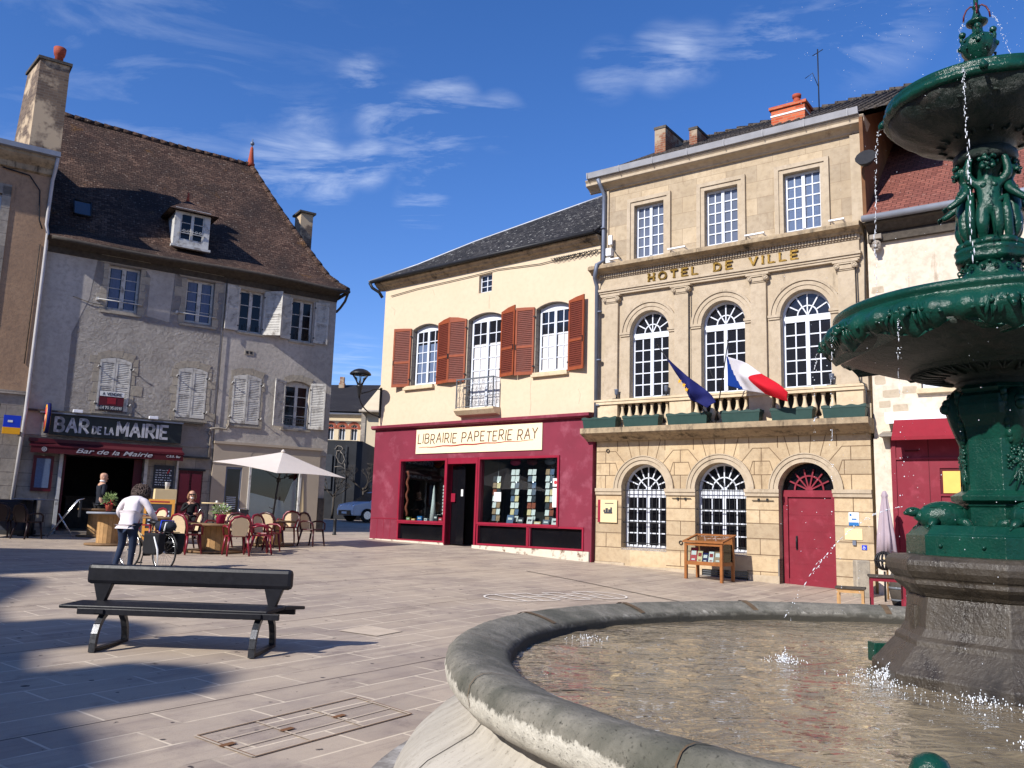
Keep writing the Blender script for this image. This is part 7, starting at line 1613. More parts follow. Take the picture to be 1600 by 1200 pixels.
# woman in white, seen from behind, leaning over the bicycle (facing away, +y, slightly to the right)
WP = (-6.88, 15.6); PW = thing('person', 'frizzy-haired person in a white jacket and jeans, seen from behind with the bicycle', 'person', G(*WP), R(-8))
J = [(0, -.02, .88, (.165, .14)), (0, .02, .99, (.155, .13)), (0, .07, 1.12, (.165, .13)), (0, .14, 1.245, (.155, .11)), (0, .21, 1.30, (.065, .06)), (0, .27, 1.34, (.05, .05)),
     (-.21, .13, 1.23, .07), (-.31, .12, 1.04, .06), (-.28, .26, .90, .046), (-.235, .34, .87, .034),
     (.21, .13, 1.23, .07), (.32, .16, 1.04, .06), (.32, .31, .92, .046), (.28, .39, .90, .034)]
E_ = [(0, 1), (1, 2), (2, 3), (3, 4), (4, 5), (3, 6), (6, 7), (7, 8), (8, 9), (3, 10), (10, 11), (11, 12), (12, 13)]
# one continuous body under the clothes
BJ = [(x, y, z, (r[0]*.84, r[1]*.84) if isinstance(r, tuple) else r*.8) for x, y, z, r in J]+[(-.085, 0, .86, .075), (-.10, .02, .48, .05), (-.16, -.04, .10, .034), (-.15, .06, .04, .032), (.085, 0, .86, .075), (.09, .03, .48, .05), (.06, .06, .10, .034), (.07, .16, .04, .032)]
skin_body('body', BJ, E_+[(0, 14), (14, 15), (15, 16), (16, 17), (0, 18), (18, 19), (19, 20), (20, 21)], 'skin', PW, 2)
skin_body('jacket', J[:4]+[(0, .205, 1.295, (.08, .07))]+[J[6], J[7], J[8], (-.245, .32, .88, .042), J[10], J[11], J[12], (.29, .37, .905, .042)]+[(0, -.03, .80, (.185, .155))], [(0, 1), (1, 2), (2, 3), (3, 4), (3, 5), (5, 6), (6, 7), (7, 8), (3, 9), (9, 10), (10, 11), (11, 12), (0, 13)], 'jacket_white', PW, 2, 0)
skin_body('jeans', [(0, -.02, .86, (.155, .135)), (-.095, -.02, .76, (.10, .105)), (-.105, .015, .48, .068), (-.16, -.045, .12, .050), (-.165, -.05, .055, .055), (.095, -.02, .76, (.10, .105)), (.095, .03, .46, .072), (.06, .055, .12, .050), (.06, .05, .055, .055)], [(0, 1), (1, 2), (2, 3), (3, 4), (0, 5), (5, 6), (6, 7), (7, 8)], 'jeans', PW, 2)
m = MB()
for x, y in ((-.155, 0), (.065, .10)): m.ball((x, y, .035), .05, 10, sq=(.85, 2.2, .7)); 
m.build('shoes', M['black_cloth'], PW)
h = head_mesh('head', (0, .32, 1.405), .98, 'skin', PW, yaw=R(180), tilt=R(-34))
rr = random.Random(8); m = MB(); m.ball((0, .305, 1.425), .125, 16, sq=(1.15, 1.05, 1.05))
for i in range(420):
    d = Vector((rr.gauss(0, 1), rr.gauss(0, 1)-.25, rr.gauss(0, .9))).normalized(); p = Vector((0, .295, 1.41))+Vector((d.x*.14, d.y*.125, d.z*.13)); s_ = d.cross(Vector((0, 0, 1))); s_ = s_.normalized() if s_.length > .01 else Vector((1, 0, 0))
    m.tube([p, p+d*.03+s_*rr.uniform(-.03, .03), p+d*.035+Vector((0, 0, -.045))+s_*rr.uniform(-.03, .03)], [.012, .010, .003], 4)
m.build('hair', M['hair_grey'], PW)
hand(PW, (-.238, .33, .875), (.1, .8, -.35), (0, .3, 1), 1, .7, -1); hand(PW, (.285, .38, .90), (-.1, .8, -.3), (0, .3, 1), 1, .7, 1)
# man in the doorway: bald, dark jumper, three-quarter back turned right
MPx = FB.w(1.80, -.35); PM = thing('person', 'bald man in a dark jumper with a pale collar standing in the bar doorway', 'person', (MPx.x, MPx.y, .62), R(135))
J = [(0, 0, .95, (.15, .12)), (0, .01, 1.10, (.155, .125)), (0, .0, 1.28, (.185, .14)), (0, -.0, 1.40, (.17, .12)), (0, -.01, 1.47, (.075, .07)), (0, -.02, 1.54, (.054, .054)), (-.21, 0, 1.39, .066), (-.27, .04, 1.14, .056), (-.20, -.16, 1.02, .044), (-.15, -.24, 1.03, .034), (.21, 0, 1.39, .066), (.27, .03, 1.14, .056), (.21, -.17, 1.02, .044), (.16, -.25, 1.03, .034)]
BJ = [(x, y, z, (r[0]*.85, r[1]*.85) if isinstance(r, tuple) else r*.8) for x, y, z, r in J]+[(-.09, 0, .88, .08), (-.10, -.01, .50, .055), (-.11, .02, .10, .04), (-.11, -.08, .04, .036), (.09, 0, .88, .08), (.10, -.01, .50, .055), (.11, .02, .10, .04), (.11, -.08, .04, .036)]
skin_body('body', BJ, E_+[(0, 14), (14, 15), (15, 16), (16, 17), (0, 18), (18, 19), (19, 20), (20, 21)], 'skin', PM, 2)
skin_body('jumper', J[:4]+[(0, -.008, 1.455, (.08, .075))]+[J[6], J[7], J[8], (-.165, -.22, 1.03, .042), J[10], J[11], J[12], (.172, -.23, 1.03, .042)]+[(0, .0, .88, (.165, .14))], [(0, 1), (1, 2), (2, 3), (3, 4), (3, 5), (5, 6), (6, 7), (7, 8), (3, 9), (9, 10), (10, 11), (11, 12), (0, 13)], 'dark_cloth', PM)
skin_body('trousers', [(0, 0, .90, (.15, .13)), (-.095, 0, .80, .10), (-.105, -.01, .48, .075), (-.11, .02, .06, .058), (.095, 0, .80, .10), (.105, -.01, .48, .075), (.11, .02, .06, .058)], [(0, 1), (1, 2), (2, 3), (0, 4), (4, 5), (5, 6)], 'black_cloth', PM)
m = MB(); m.tube([(.062*math.cos(a*.785), -.014+.062*math.sin(a*.785), 1.515+.012*math.sin(a*.785)) for a in range(9)], .030, 6); m.build('collar', M['paper'], PM)
m = MB()
for x in (-.11, .11): m.ball((x, -.05, .03), .055, 8, sq=(.85, 2.2, .6))
m.build('shoes', M['black_cloth'], PM)
head_mesh('head', (0, -.03, 1.625), 1.10, 'skin', PM, yaw=R(-12), tilt=R(8)); hand(PM, (-.155, -.23, 1.03), (.5, -.7, .1), (0, 0, 1), 1, .6, 1); hand(PM, (.16, -.24, 1.03), (-.5, -.7, .1), (0, 0, 1), 1, .6, -1)
# seated woman in black, drinking, facing the viewer
SP = (-9.15, 24.7); PS = thing('person', 'seated blond person in black with sunglasses, drinking by the red door', 'person', G(*SP), R(25))
J = [(0, .10, .50, (.17, .13)), (0, .12, .66, (.13, .11)), (0, .12, .84, (.14, .11)), (0, .11, .97, (.13, .095)), (0, .10, 1.05, (.055, .052)), (0, .09, 1.11, (.048, .048)), (-.17, .11, .96, .055), (-.25, .02, .76, .046), (-.10, -.16, .90, .036), (-.05, -.15, 1.0, .028), (.17, .11, .96, .055), (.25, .05, .74, .046), (.18, -.18, .68, .036), (.13, -.25, .70, .028)]
BJ = [(x, y, z, (r[0]*.85, r[1]*.85) if isinstance(r, tuple) else r*.82) for x, y, z, r in J]+[(-.09, 0, .50, .08), (-.10, -.38, .50, .058), (-.10, -.40, .10, .04), (-.10, -.50, .04, .034), (.09, 0, .50, .08), (.10, -.38, .52, .058), (.13, -.40, .10, .04), (.13, -.50, .04, .034)]
skin_body('body', BJ, E_+[(0, 14), (14, 15), (15, 16), (16, 17), (0, 18), (18, 19), (19, 20), (20, 21)], 'skin', PS)
skin_body('black_top', J[:4]+[(0, .105, 1.02, (.07, .065))]+[J[6], J[7], J[8], (-.065, -.155, .96, .036), J[10], J[11], J[12], (.145, -.23, .70, .036)], [(0, 1), (1, 2), (2, 3), (3, 4), (3, 5), (5, 6), (6, 7), (7, 8), (3, 9), (9, 10), (10, 11), (11, 12)], 'black_cloth', PS)
skin_body('trousers', [(0, .08, .50, (.17, .12)), (-.09, 0, .51, .095), (-.10, -.38, .50, .072), (-.10, -.40, .06, .05), (.09, 0, .51, .095), (.10, -.38, .52, .072), (.13, -.40, .06, .05)], [(0, 1), (1, 2), (2, 3), (0, 4), (4, 5), (5, 6)], 'black_cloth', PS)
m = MB()
for x in (-.10, .13): m.ball((x, -.46, .03), .045, 8, sq=(.85, 2.2, .6))
m.build('shoes', M['black_cloth'], PS)
hh = head_mesh('head', (0, .06, 1.22), .98, 'skin', PS); m = MB(); m.ball((0, .085, 1.24), .100, 14, sq=(1.05, 1.0, 1.12)); 
for s_ in (-1, 1): m.tube([(s_*.085, .05, 1.26), (s_*.105, .03, 1.16), (s_*.09, .03, 1.07)], [.03, .032, .012], 6)
m.build('hair', M['hair_blond'], PS); m = MB(); m.box(-.075, .075, -.045, -.025, 1.215, 1.25); m.box(-.078, -.07, -.03, .08, 1.235, 1.245); m.box(.07, .078, -.03, .08, 1.235, 1.245); m.build('sunglasses', M['black_paint'], PS)
hand(PS, (-.05, -.15, 1.0), (.25, .1, .9), (0, 1, 0), .95, 1.1, 1); hand(PS, (.13, -.25, .70), (-.4, -.8, .1), (0, 0, 1), .95, .7, -1)
cp = thing('coffee_cup', 'cup held to the mouth of the seated woman', 'cup', (0, 0, 0)); a = R(25); q = Vector((-.01*math.cos(a)+.10*math.sin(a), -.01*math.sin(a)-.10*math.cos(a), 0)); cp.location = (SP[0]+q.x, SP[1]+q.y, gz(*SP)+1.10)
m = MB(); m.lathe([(.02, 0), (.033, .03), (.036, .055)], n=12); m.build('cup', M['paper'], cp); m = MB(); m.tube([(.035, 0, .045), (.055, 0, .035), (.035, 0, .015)], .005, 5); m.build('handle', M['paper'], cp)
# bicycle: front wheel left, rear wheel right
BK = thing('bicycle', 'touring bicycle with a pale frame and black panniers held by the woman in white', 'bicycle', G(-6.62, 15.85), R(-33)); bz = .34
def wheel(x):
    m = MB(); m.lathe([(1, 0)], n=3) if False else None
    n = 32; m.tube([(x+.335*math.cos(2*math.pi*i/n), 0, bz+.335*math.sin(2*math.pi*i/n)) for i in range(n+1)], .016, 7, cap=False); o = m.build('wheel', M['tyre'], BK)
    m = MB(); m.tube([(x+.315*math.cos(2*math.pi*i/n), 0, bz+.315*math.sin(2*math.pi*i/n)) for i in range(n+1)], .009, 5, cap=False)
    for i in range(16): a = 2*math.pi*i/16; m.tube([(x, 0, bz), (x+.31*math.cos(a), 0, bz+.31*math.sin(a))], .0022, 3)
    m.tube([(x, -.04, bz), (x, .04, bz)], .02, 8); m.build('rim', M['chrome'], o)
    m = MB(); m.tube([(x+.37*math.cos(a*.2), 0, bz+.37*math.sin(a*.2)) for a in range(1, 13)], .014, 5); m.build('mudguard', M['black_paint'], BK)
wheel(-.52); wheel(.52)
m = MB(); m.tube([(-.52, 0, bz), (-.44, 0, .62), (-.40, 0, .80)], .014, 7); m.tube([(-.40, 0, .78), (.02, 0, .30)], .018, 8); m.tube([(-.38, 0, .70), (.12, 0, .50)], .014, 8); m.tube([(.02, 0, .30), (.14, 0, .82)], .016, 8); m.tube([(.02, 0, .30), (.52, 0, bz)], .010, 6); m.tube([(.13, 0, .74), (.52, 0, bz)], .009, 6); m.build('frame', M['beige_metal'], BK)
m = MB(); m.tube([(-.40, 0, .80), (-.38, 0, .98)], .014, 6); m.tube([(-.30, -.28, .98), (-.38, -.12, 1.0), (-.38, .12, 1.0), (-.30, .28, .98)], .013, 6); m.build('handlebar', M['chrome'], BK)
m = MB(); m.ball((.15, 0, .86), .12, 10, sq=(1.2, .7, .35)); m.build('saddle', M['black_paint'], BK)
m = MB(); m.tube([(.02, -.06, .30), (.02, .06, .30)], .05, 10); m.tube([(.02, -.07, .30), (-.04, -.07, .14)], .01, 5); m.tube([(.02, .07, .30), (.08, .07, .46)], .01, 5); m.box(-.10, 0, -.12, -.06, .12, .14); m.build('crank', M['dark_iron'], BK)
m = MB(); m.tube([(.25, -.10, .70), (.78, -.10, .70)], .008, 5); m.tube([(.25, .10, .70), (.78, .10, .70)], .008, 5); m.tube([(.52, -.08, bz), (.60, -.10, .70)], .007, 5); m.build('luggage_rack', M['dark_iron'], BK)
for y in (-.20, .20): m = MB(); m.prism([(.30, .30), (.64, .30), (.70, .36), (.72, .68), (.28, .68), (.26, .38)], y-.08, y+.08); m.build('pannier', M['black_cloth'], BK, bevel=.03)
m = MB(); m.ball((.50, 0, .80), .17, 12, sq=(1.5, .9, .65)); m.build('rolled_bag', M['dark_cloth'], BK); m = MB(); m.tube([(.56, -.16, .72), (.54, -.12, .90), (.55, .12, .90), (.56, .16, .72)], .014, 5); m.tube([(.66, -.14, .72), (.64, -.10, .86), (.64, .10, .86)], .014, 5, 1); m.build('straps', [M['blue'], M['paper']], BK)
m = MB(); m.tube([(.62, -.30, .62), (.72, -.28, .40), (.74, -.26, .12)], [.012, .018, .010], 6); m.build('light_strap', M['paper'], BK)
m = MB(); m.tube([(.02, -.08, .28), (.14, -.2, 0)], .009, 5); m.build('kickstand', M['dark_iron'], BK)
# ---------------- fountain ----------------
FC = (2.70, 4.62); K = 4.62/4.5; FZ = gz(*FC)
def sz(z): return 1.45+(z-1.45)*K            # heights measured at distance 4.5, moved to 4.62
FO = thing('fountain', 'cast-iron fountain painted glossy green with two bowls, cherubs and turtles in a round stone basin', 'fountain', (FC[0], FC[1], 0.0))
NB_ = 140
def lobed(a, k, r, z): return r, z
rim_prof = [(2.83, .585), (2.89, .592), (2.95, .615), (2.99, .66), (3.003, .71), (2.995, .755), (2.97, .785), (2.94, .798), (2.90, .800), (2.82, .785), (2.74, .762), (2.69, .742), (2.668, .728), (2.656, .70), (2.65, .30)]
m = MB(); rr = random.Random(2)
m.lathe(rim_prof, n=420, fn=lambda a, k, r, z: (r+.006*noise.noise(Vector((math.cos(a)*14, math.sin(a)*14, z*20)))+.004*noise.noise(Vector((math.cos(a)*60, math.sin(a)*60, k))), z+.005*noise.noise(Vector((math.cos(a)*11, math.sin(a)*11, 5+k*.3)))+.003*noise.noise(Vector((math.cos(a)*70, math.sin(a)*70, 9+k))))); m.build('basin_rim', M['basin_rim'], FO)
# joints between the rim stones: rusty mortar bands
m = MB(); nj = 15
for i in range(nj):
    a = R(103)+2*math.pi*i/nj; wj = .009 if i in (0, 1, 2, 14) else .0012
    for (r1, z1), (r2, z2) in zip(rim_prof[1:11], rim_prof[2:12]):
        A = []
        for (r_, z_) in ((r1, z1), (r2, z2)):
            for da in (-wj, wj): A.append(((r_+.004)*math.cos(a+da), (r_+.004)*math.sin(a+da), z_+.007))
        m.face([A[0], A[1], A[3], A[2]])
m.build('rim_joints', M['rust_joint'], FO)
sk_prof = [(3.30, -.05), (3.30, .0), (3.28, .06), (3.26, .12), (3.235, .20), (3.18, .29), (3.09, .37), (2.98, .43), (2.89, .48), (2.845, .53), (2.835, .575), (2.84, .592)]
m = MB(); m.lathe(sk_prof, n=NB_); m.build('basin_skirt', M['basin_skirt'], FO)
m = MB()
for i in range(nj):
    a = R(96)+2*math.pi*i/nj
    for (r1, z1), (r2, z2) in zip(sk_prof[2:-1], sk_prof[3:]):
        A = []
        for (r_, z_) in ((r1, z1), (r2, z2)):
            for da in (-.0017, .0017): A.append(((r_+.002)*math.cos(a+da), (r_+.002)*math.sin(a+da), z_))
        m.face([A[0], A[1], A[3], A[2]])
m.build('skirt_joints', M['groove_dark'], FO)
m = MB(); m.lathe([(3.30, -.1), (3.46, -.1), (3.46, .02), (3.45, .035), (3.28, .04)], n=NB_); m.build('stone_kerb', M['kerb_stone'], FO)
m = MB(); m.lathe([(.001, .18), (2.66, .18)], n=48); m.build('basin_floor', M['dark_stone'], FO)
# water surface with real ripples
m = MB(); nr, na = 70, 200; srcs = [(-.95, .3), (-.55, -1.2), (-.2, .95), (.9, -.3), (-1.3, -.75), (-1.9, .9), (.3, -1.5)]
def wz(x, y):
    z = .012*noise.noise(Vector((x*2.6, y*4.4, 0)))+.006*noise.noise(Vector((x*6, y*10, 3)))
    for i, (a, b) in enumerate(srcs): d = math.hypot(x-a, y-b); z += .0045*math.sin(d*34+i)*math.exp(-d*1.7)
    return z
g_ = []
for k in range(nr+1):
    r_ = .3+(2.658-.3)*k/nr; g_.append([m.V((r_*math.cos(2*math.pi*i/na), r_*math.sin(2*math.pi*i/na), .672+wz(r_*math.cos(2*math.pi*i/na), r_*math.sin(2*math.pi*i/na)))) for i in range(na)])
for k in range(nr):
    for i in range(na): j = (i+1) % na; m.F([g_[k][i], g_[k+1][i], g_[k+1][j], g_[k][j]], 0, True)
wt = m.build('water', M['pool_water']); wt.location = (FC[0], FC[1], 0); tag(wt, 'murky rippled water in the fountain basin', kind='structure')
# pedestal: square with cut corners, turned so that a cut corner looks left
VA = math.atan2(FC[0], FC[1])                      # azimuth of the fountain seen from the camera
def dirang(deg_left): return -math.pi/2-VA-R(deg_left)   # math angle of a direction deg_left to the left of "towards the camera"
A0 = dirang(25)                                    # normal of a main face
def oct_(a, c): 
    """outline of a square of half width a with corner cuts at distance c, main normals at A0 + k*90"""
    pts = []; 
    for k in range(4):
        n_ = A0+k*math.pi/2; tt = c*math.sqrt(2)-a
        for s_ in (-1, 1): pts.append((a*math.cos(n_)-s_*tt*math.sin(n_), a*math.sin(n_)+s_*tt*math.cos(n_)))
    return pts
def ostack(mb, levels, m=0):
    """levels: (a, c, z) from bottom up"""
    prev = None; n = 8
    for lv in levels:
        row = [mb.V((x*K, y*K, sz(lv[2]))) for x, y in oct_(lv[0], lv[1])]
        if prev: 
            for i in range(n): mb.F([prev[i], prev[(i+1) % n], row[(i+1) % n], row[i]], m)
        else: mb.F(row[::-1], m)
        prev = row
    mb.F(prev, m)
oc = lambda a: (a, a*1.02)
m = MB(); ostack(m, [(*oc(.63), .30), (*oc(.63), .745), (*oc(.60), .775), (*oc(.545), .845), (*oc(.52), .875), (*oc(.515), .90), (*oc(.49), .92), (*oc(.47), .96), (*oc(.455), 1.09), (*oc(.45), 1.115)]); m.build('stone_pedestal', M['wet_stone'], FO, bevel=.006)
m = MB(); ostack(m, [(*oc(.45), 1.115), (*oc(.465), 1.135), (*oc(.50), 1.165), (*oc(.512), 1.18), (*oc(.512), 1.205), (*oc(.525), 1.215), (*oc(.545), 1.245), (*oc(.55), 1.275), (*oc(.545), 1.30), (*oc(.52), 1.32), (*oc(.44), 1.325)]); m.build('stone_cornice', M['wet_stone'], FO, bevel=.006)
m = MB(); ostack(m, [(*oc(.448), 1.322), (*oc(.448), 1.425), (*oc(.435), 1.432), (*oc(.43), 1.44), (*oc(.405), 1.47), (*oc(.395), 1.478), (*oc(.20), 1.48)]); gb = m.build('green_base', M['fountain_green'], FO, bevel=.004)
m = MB()
for k in range(4):
    n_ = A0+k*math.pi/2
    for s_ in (-.12, .10):
        c = Vector((math.cos(n_), math.sin(n_), 0))*.452*K+Vector((-math.sin(n_), math.cos(n_), 0))*s_; m.ball((c.x, c.y, sz(1.375)), .012, 6)
m.build('bolts', M['fountain_green'], gb)
m = MB(); ostack(m, [(*oc(.195), 1.48), (*oc(.195), 1.575), (*oc(.205), 1.585), (*oc(.205), 1.595), (*oc(.235), 1.61), (*oc(.238), 1.635), (*oc(.215), 1.65), (*oc(.19), 1.665), (*oc(.188), 1.93), (*oc(.20), 2.00), (*oc(.225), 2.06), (*oc(.232), 2.11), (*oc(.222), 2.16), (*oc(.20), 2.18), (*oc(.215), 2.20), (*oc(.19), 2.225)]); m.build('shaft', M['fountain_green'], FO, bevel=.003)
# scrolled acanthus consoles on the corners of the shaft
for k in range(4):
    n_ = A0+math.pi/4+k*math.pi/2; d = Vector((math.cos(n_), math.sin(n_), 0)); t = Vector((-d.y, d.x, 0)); m = MB()
    def CP(r_, s_, z): return tuple((d*r_+t*s_)*K+Vector((0, 0, sz(z))))
    m.tube([CP(.165, 0, 1.86), CP(.185, 0, 1.95), CP(.20, 0, 2.02), CP(.215, 0, 2.09), CP(.215, 0, 2.14), CP(.20, 0, 2.18)], [.03, .045, .055, .062, .055, .04], 10)
    for q in range(11): a = q*.75; m.ball(CP(.235+.04*(1-q/11)*math.cos(a), .0, 2.10+.045*(1-q/11)*math.sin(a)), .030, 7)
    for q in range(9):
        z = 1.93+q*.03
        for s_ in (-1, 1): m.ball(CP(.20+.035*q/9, s_*(.03+.004*q), z), .018+.004*(q % 2), 6, sq=(1, 1, 1.4))
    m.build('console', M['fountain_green'], FO)
    # flower spray cast on the face
    m = MB()
    for dx_, z, r_ in ((0, 1.90, .022), (-.015, 1.87, .018), (.02, 1.86, .02), (-.03, 1.83, .022), (.0, 1.82, .026), (.03, 1.80, .016), (-.04, 1.79, .014), (.01, 1.77, .016), (-.01, 1.73, .012), (.02, 1.71, .012)):
        m.ball(CP(.195, dx_, z), r_*.8, 7)
        for q in range(5): m.ball(CP(.200, dx_+r_*.9*math.cos(q*1.26), z+r_*.9*math.sin(q*1.26)), r_*.45, 5)
    for (a1, z1, a2, z2) in ((0, 1.82, .06, 1.70), (0, 1.80, -.05, 1.69), (.0, 1.95, .0, 1.75), (0, 1.78, .025, 1.66), (0, 1.80, -.02, 1.66)):
        m.tube([CP(.196, a1, z1), CP(.203, (a1+a2)/2+.01, (z1+z2)/2), CP(.197, a2, z2)], [.006, .007, .004], 5)
    m.build('flower_relief', M['fountain_green'], FO)
# carved panel on the stone, left face
m = MB(); n_ = A0+0*math.pi/2; 
for (w_, dp, z0, z1) in ((.05, .03, .93, 1.06),):
    n_ = dirang(70); d = Vector((math.cos(n_), math.sin(n_), 0)); t = Vector((-d.y, d.x, 0)); q = [(d*(.46+dp*u)+t*w_*v)*K for u in (0, 1) for v in (-1, 1)]
    ids = [m.V((p.x, p.y, sz(z))) for z in (z0, z1) for p in q]
    for f_ in ((0, 1, 3, 2), (4, 6, 7, 5), (0, 4, 5, 1), (2, 3, 7, 6), (1, 5, 7, 3), (0, 2, 6, 4)): m.F([ids[x] for x in f_])
m.build('stone_block', M['wet_stone'], FO, bevel=.004)
# floodlight boxes in the water
m = MB(); m.box(-.07, .07, -.05, .05, 0, .11); fb = thing('underwater_light', 'green box light at the left foot of the fountain pedestal', 'light box', (2.22, 5.12, .685)); m.build('case', M['fountain_green'], fb, bevel=.006); m = MB(); m.box(-.01, .06, -.052, -.05, .02, .09); m.build('lens', M['pane_dark'], fb)
fb = thing('underwater_light', 'round green lamp dome breaking the water at the bottom right corner', 'light box', (1.36, 2.82, .66)); m = MB(); m.lathe([(.06, 0), (.065, .04), (.05, .075), (.02, .092), (.001, .095)], n=18); m.build('dome', M['fountain_green'], fb); m = MB(); m.lathe([(.07, -.02), (.07, .01), (.06, .012)], n=18); m.build('collar', M['wet_stone'], fb)
# lower bowl
def gad(a, n, amp): return 1+amp*abs(math.cos(a*n/2))
lb = [(.19, 2.215), (.215, 2.24), (.205, 2.25), (.245, 2.275), (.30, 2.285), (.44, 2.30), (.455, 2.315), (.47, 2.318), (.60, 2.345), (.72, 2.385), (.80, 2.42), (.845, 2.45)]
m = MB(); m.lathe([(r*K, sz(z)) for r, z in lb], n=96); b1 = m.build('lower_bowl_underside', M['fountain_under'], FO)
NL = 12
def leaf(a, k, r, z):
    ph = (a-A0)*NL/2/math.pi % 1.0; lobe = abs(math.sin(ph*math.pi)); w_ = .5+.5*math.cos(ph*2*math.pi)
    rr_ = r+.012*K*math.sin((a*NL)*3)*(1 if 0 < k < 6 else 0)
    if k <= 1: return rr_-.015*w_, z-.055*K*w_*(1 if k == 0 else .5)+.012*math.sin(a*NL*4)
    return rr_, z
lr = [(.835, 2.44), (.862, 2.452), (.886, 2.475), (.888, 2.505), (.868, 2.54), (.84, 2.565), (.82, 2.575), (.815, 2.59), (.83, 2.60), (.83, 2.625), (.812, 2.638), (.78, 2.635), (.76, 2.60), (.60, 2.50), (.3, 2.44), (.001, 2.42)]
m = MB(); m.lathe([(r*K, sz(z)) for r, z in lr], n=240, fn=leaf); lbo = m.build('lower_bowl', M['fountain_green'], FO)
for i in range(NL):
    m = MB(); a = A0+2*math.pi*i/NL; c = Vector((math.cos(a), math.sin(a), 0)); t = Vector((-c.y, c.x, 0))
    m.ball(tuple(c*.888*K+Vector((0, 0, sz(2.50)))), .030, 10, sq=(1, 1, 1.1)); m.ball(tuple(c*.905*K+Vector((0, 0, sz(2.475)))), .016, 8); m.tube([tuple(c*.89*K+Vector((0, 0, sz(2.48)))), tuple(c*.915*K+Vector((0, 0, sz(2.465))))], .010, 6)
    for s_ in (-1, 1):
        m.ball(tuple((c*.90+t*s_*.02)*K+Vector((0, 0, sz(2.515)))), .011, 6)
        for q in range(4): an = a+s_*(.05+.045*q); m.ball((.885*K*math.cos(an), .885*K*math.sin(an), sz(2.50-.012*q+.01*(q % 2))), .018-.002*q, 7, sq=(1, 1, .8))
        for q in range(3): an = a+s_*(.03+.035*q); m.tube([(.880*K*math.cos(an), .880*K*math.sin(an), sz(2.53)), (.885*K*math.cos(an+s_*.02), .885*K*math.sin(an+s_*.02), sz(2.46)), (.86*K*math.cos(an+s_*.03), .86*K*math.sin(an+s_*.03), sz(2.425))], [.007, .010, .004], 5)
    m.build('mask_spout', M['fountain_green'], lbo)
m = MB()                                                # radiating leaves on the underside
for i in range(28):
    a = 2*math.pi*i/28
    for da in (-.05, 0, .05): m.tube([(.26*K*math.cos(a), .26*K*math.sin(a), sz(2.275)), (.36*K*math.cos(a+da*.7), .36*K*math.sin(a+da*.7), sz(2.281)), (.43*K*math.cos(a+da*1.5), .43*K*math.sin(a+da*1.5), sz(2.294))], [.004, .008, .003], 5)
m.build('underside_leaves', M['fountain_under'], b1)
m = MB(); w2 = [(.001, 2.60), (.78, 2.60)]; m.lathe([(r*K, sz(z)) for r, z in w2], n=64); wl = m.build('bowl_water', M['pool_water'], FO)
# foot of the cherub group
ft = [(.30, 2.52), (.26, 2.70), (.20, 2.775), (.195, 2.785), (.188, 2.80), (.155, 2.83), (.145, 2.85), (.143, 2.885), (.15, 2.905), (.172, 2.915), (.176, 2.93), (.170, 2.945), (.178, 2.962), (.18, 2.978), (.17, 2.99), (.001, 3.0)]
m = MB(); m.lathe([(r*K, sz(z)) for r, z in ft], n=48, fn=lambda a, k, r, z: (r*(1+.05*math.cos((a-A0)*8)*(1 if k in (3, 4, 5, 9, 10, 11, 12, 13) else 0)), z)); fo = m.build('group_foot', M['fountain_green'], FO)
m = MB()
for i in range(16): a = 2*math.pi*i/16; m.tube([(.158*K*math.cos(a)+.012*math.cos(q), .158*K*math.sin(a), sz(2.868)+.012*math.sin(q)) for q in (0, 1, 2, 3, 4, 5, 6.2)], .005, 5); m.ball((.152*K*math.cos(a+.2), .152*K*math.sin(a+.2), sz(2.895)), .009, 6)
for i in range(24): a = 2*math.pi*i/24; m.ball((.186*K*math.cos(a), .186*K*math.sin(a), sz(2.80)), .009, 6)
for i in range(9): a = 2*math.pi*i/9; m.ball((.12*K*math.cos(a), .12*K*math.sin(a), sz(3.01)), .05, 8, sq=(1.2, 1.2, .7))
m.build('cast_ornament', M['fountain_green'], fo)
# core behind the cherubs and the neck of the top bowl
m = MB(); m.lathe([(r*K, sz(z)) for r, z in [(.07, 2.98), (.06, 3.1), (.055, 3.3), (.065, 3.42), (.10, 3.48), (.11, 3.50)]], n=20, fn=lambda a, k, r, z: (r*(1+.12*math.sin(a*5+z*9)), z)); m.build('tree_core', M['fountain_green'], FO)
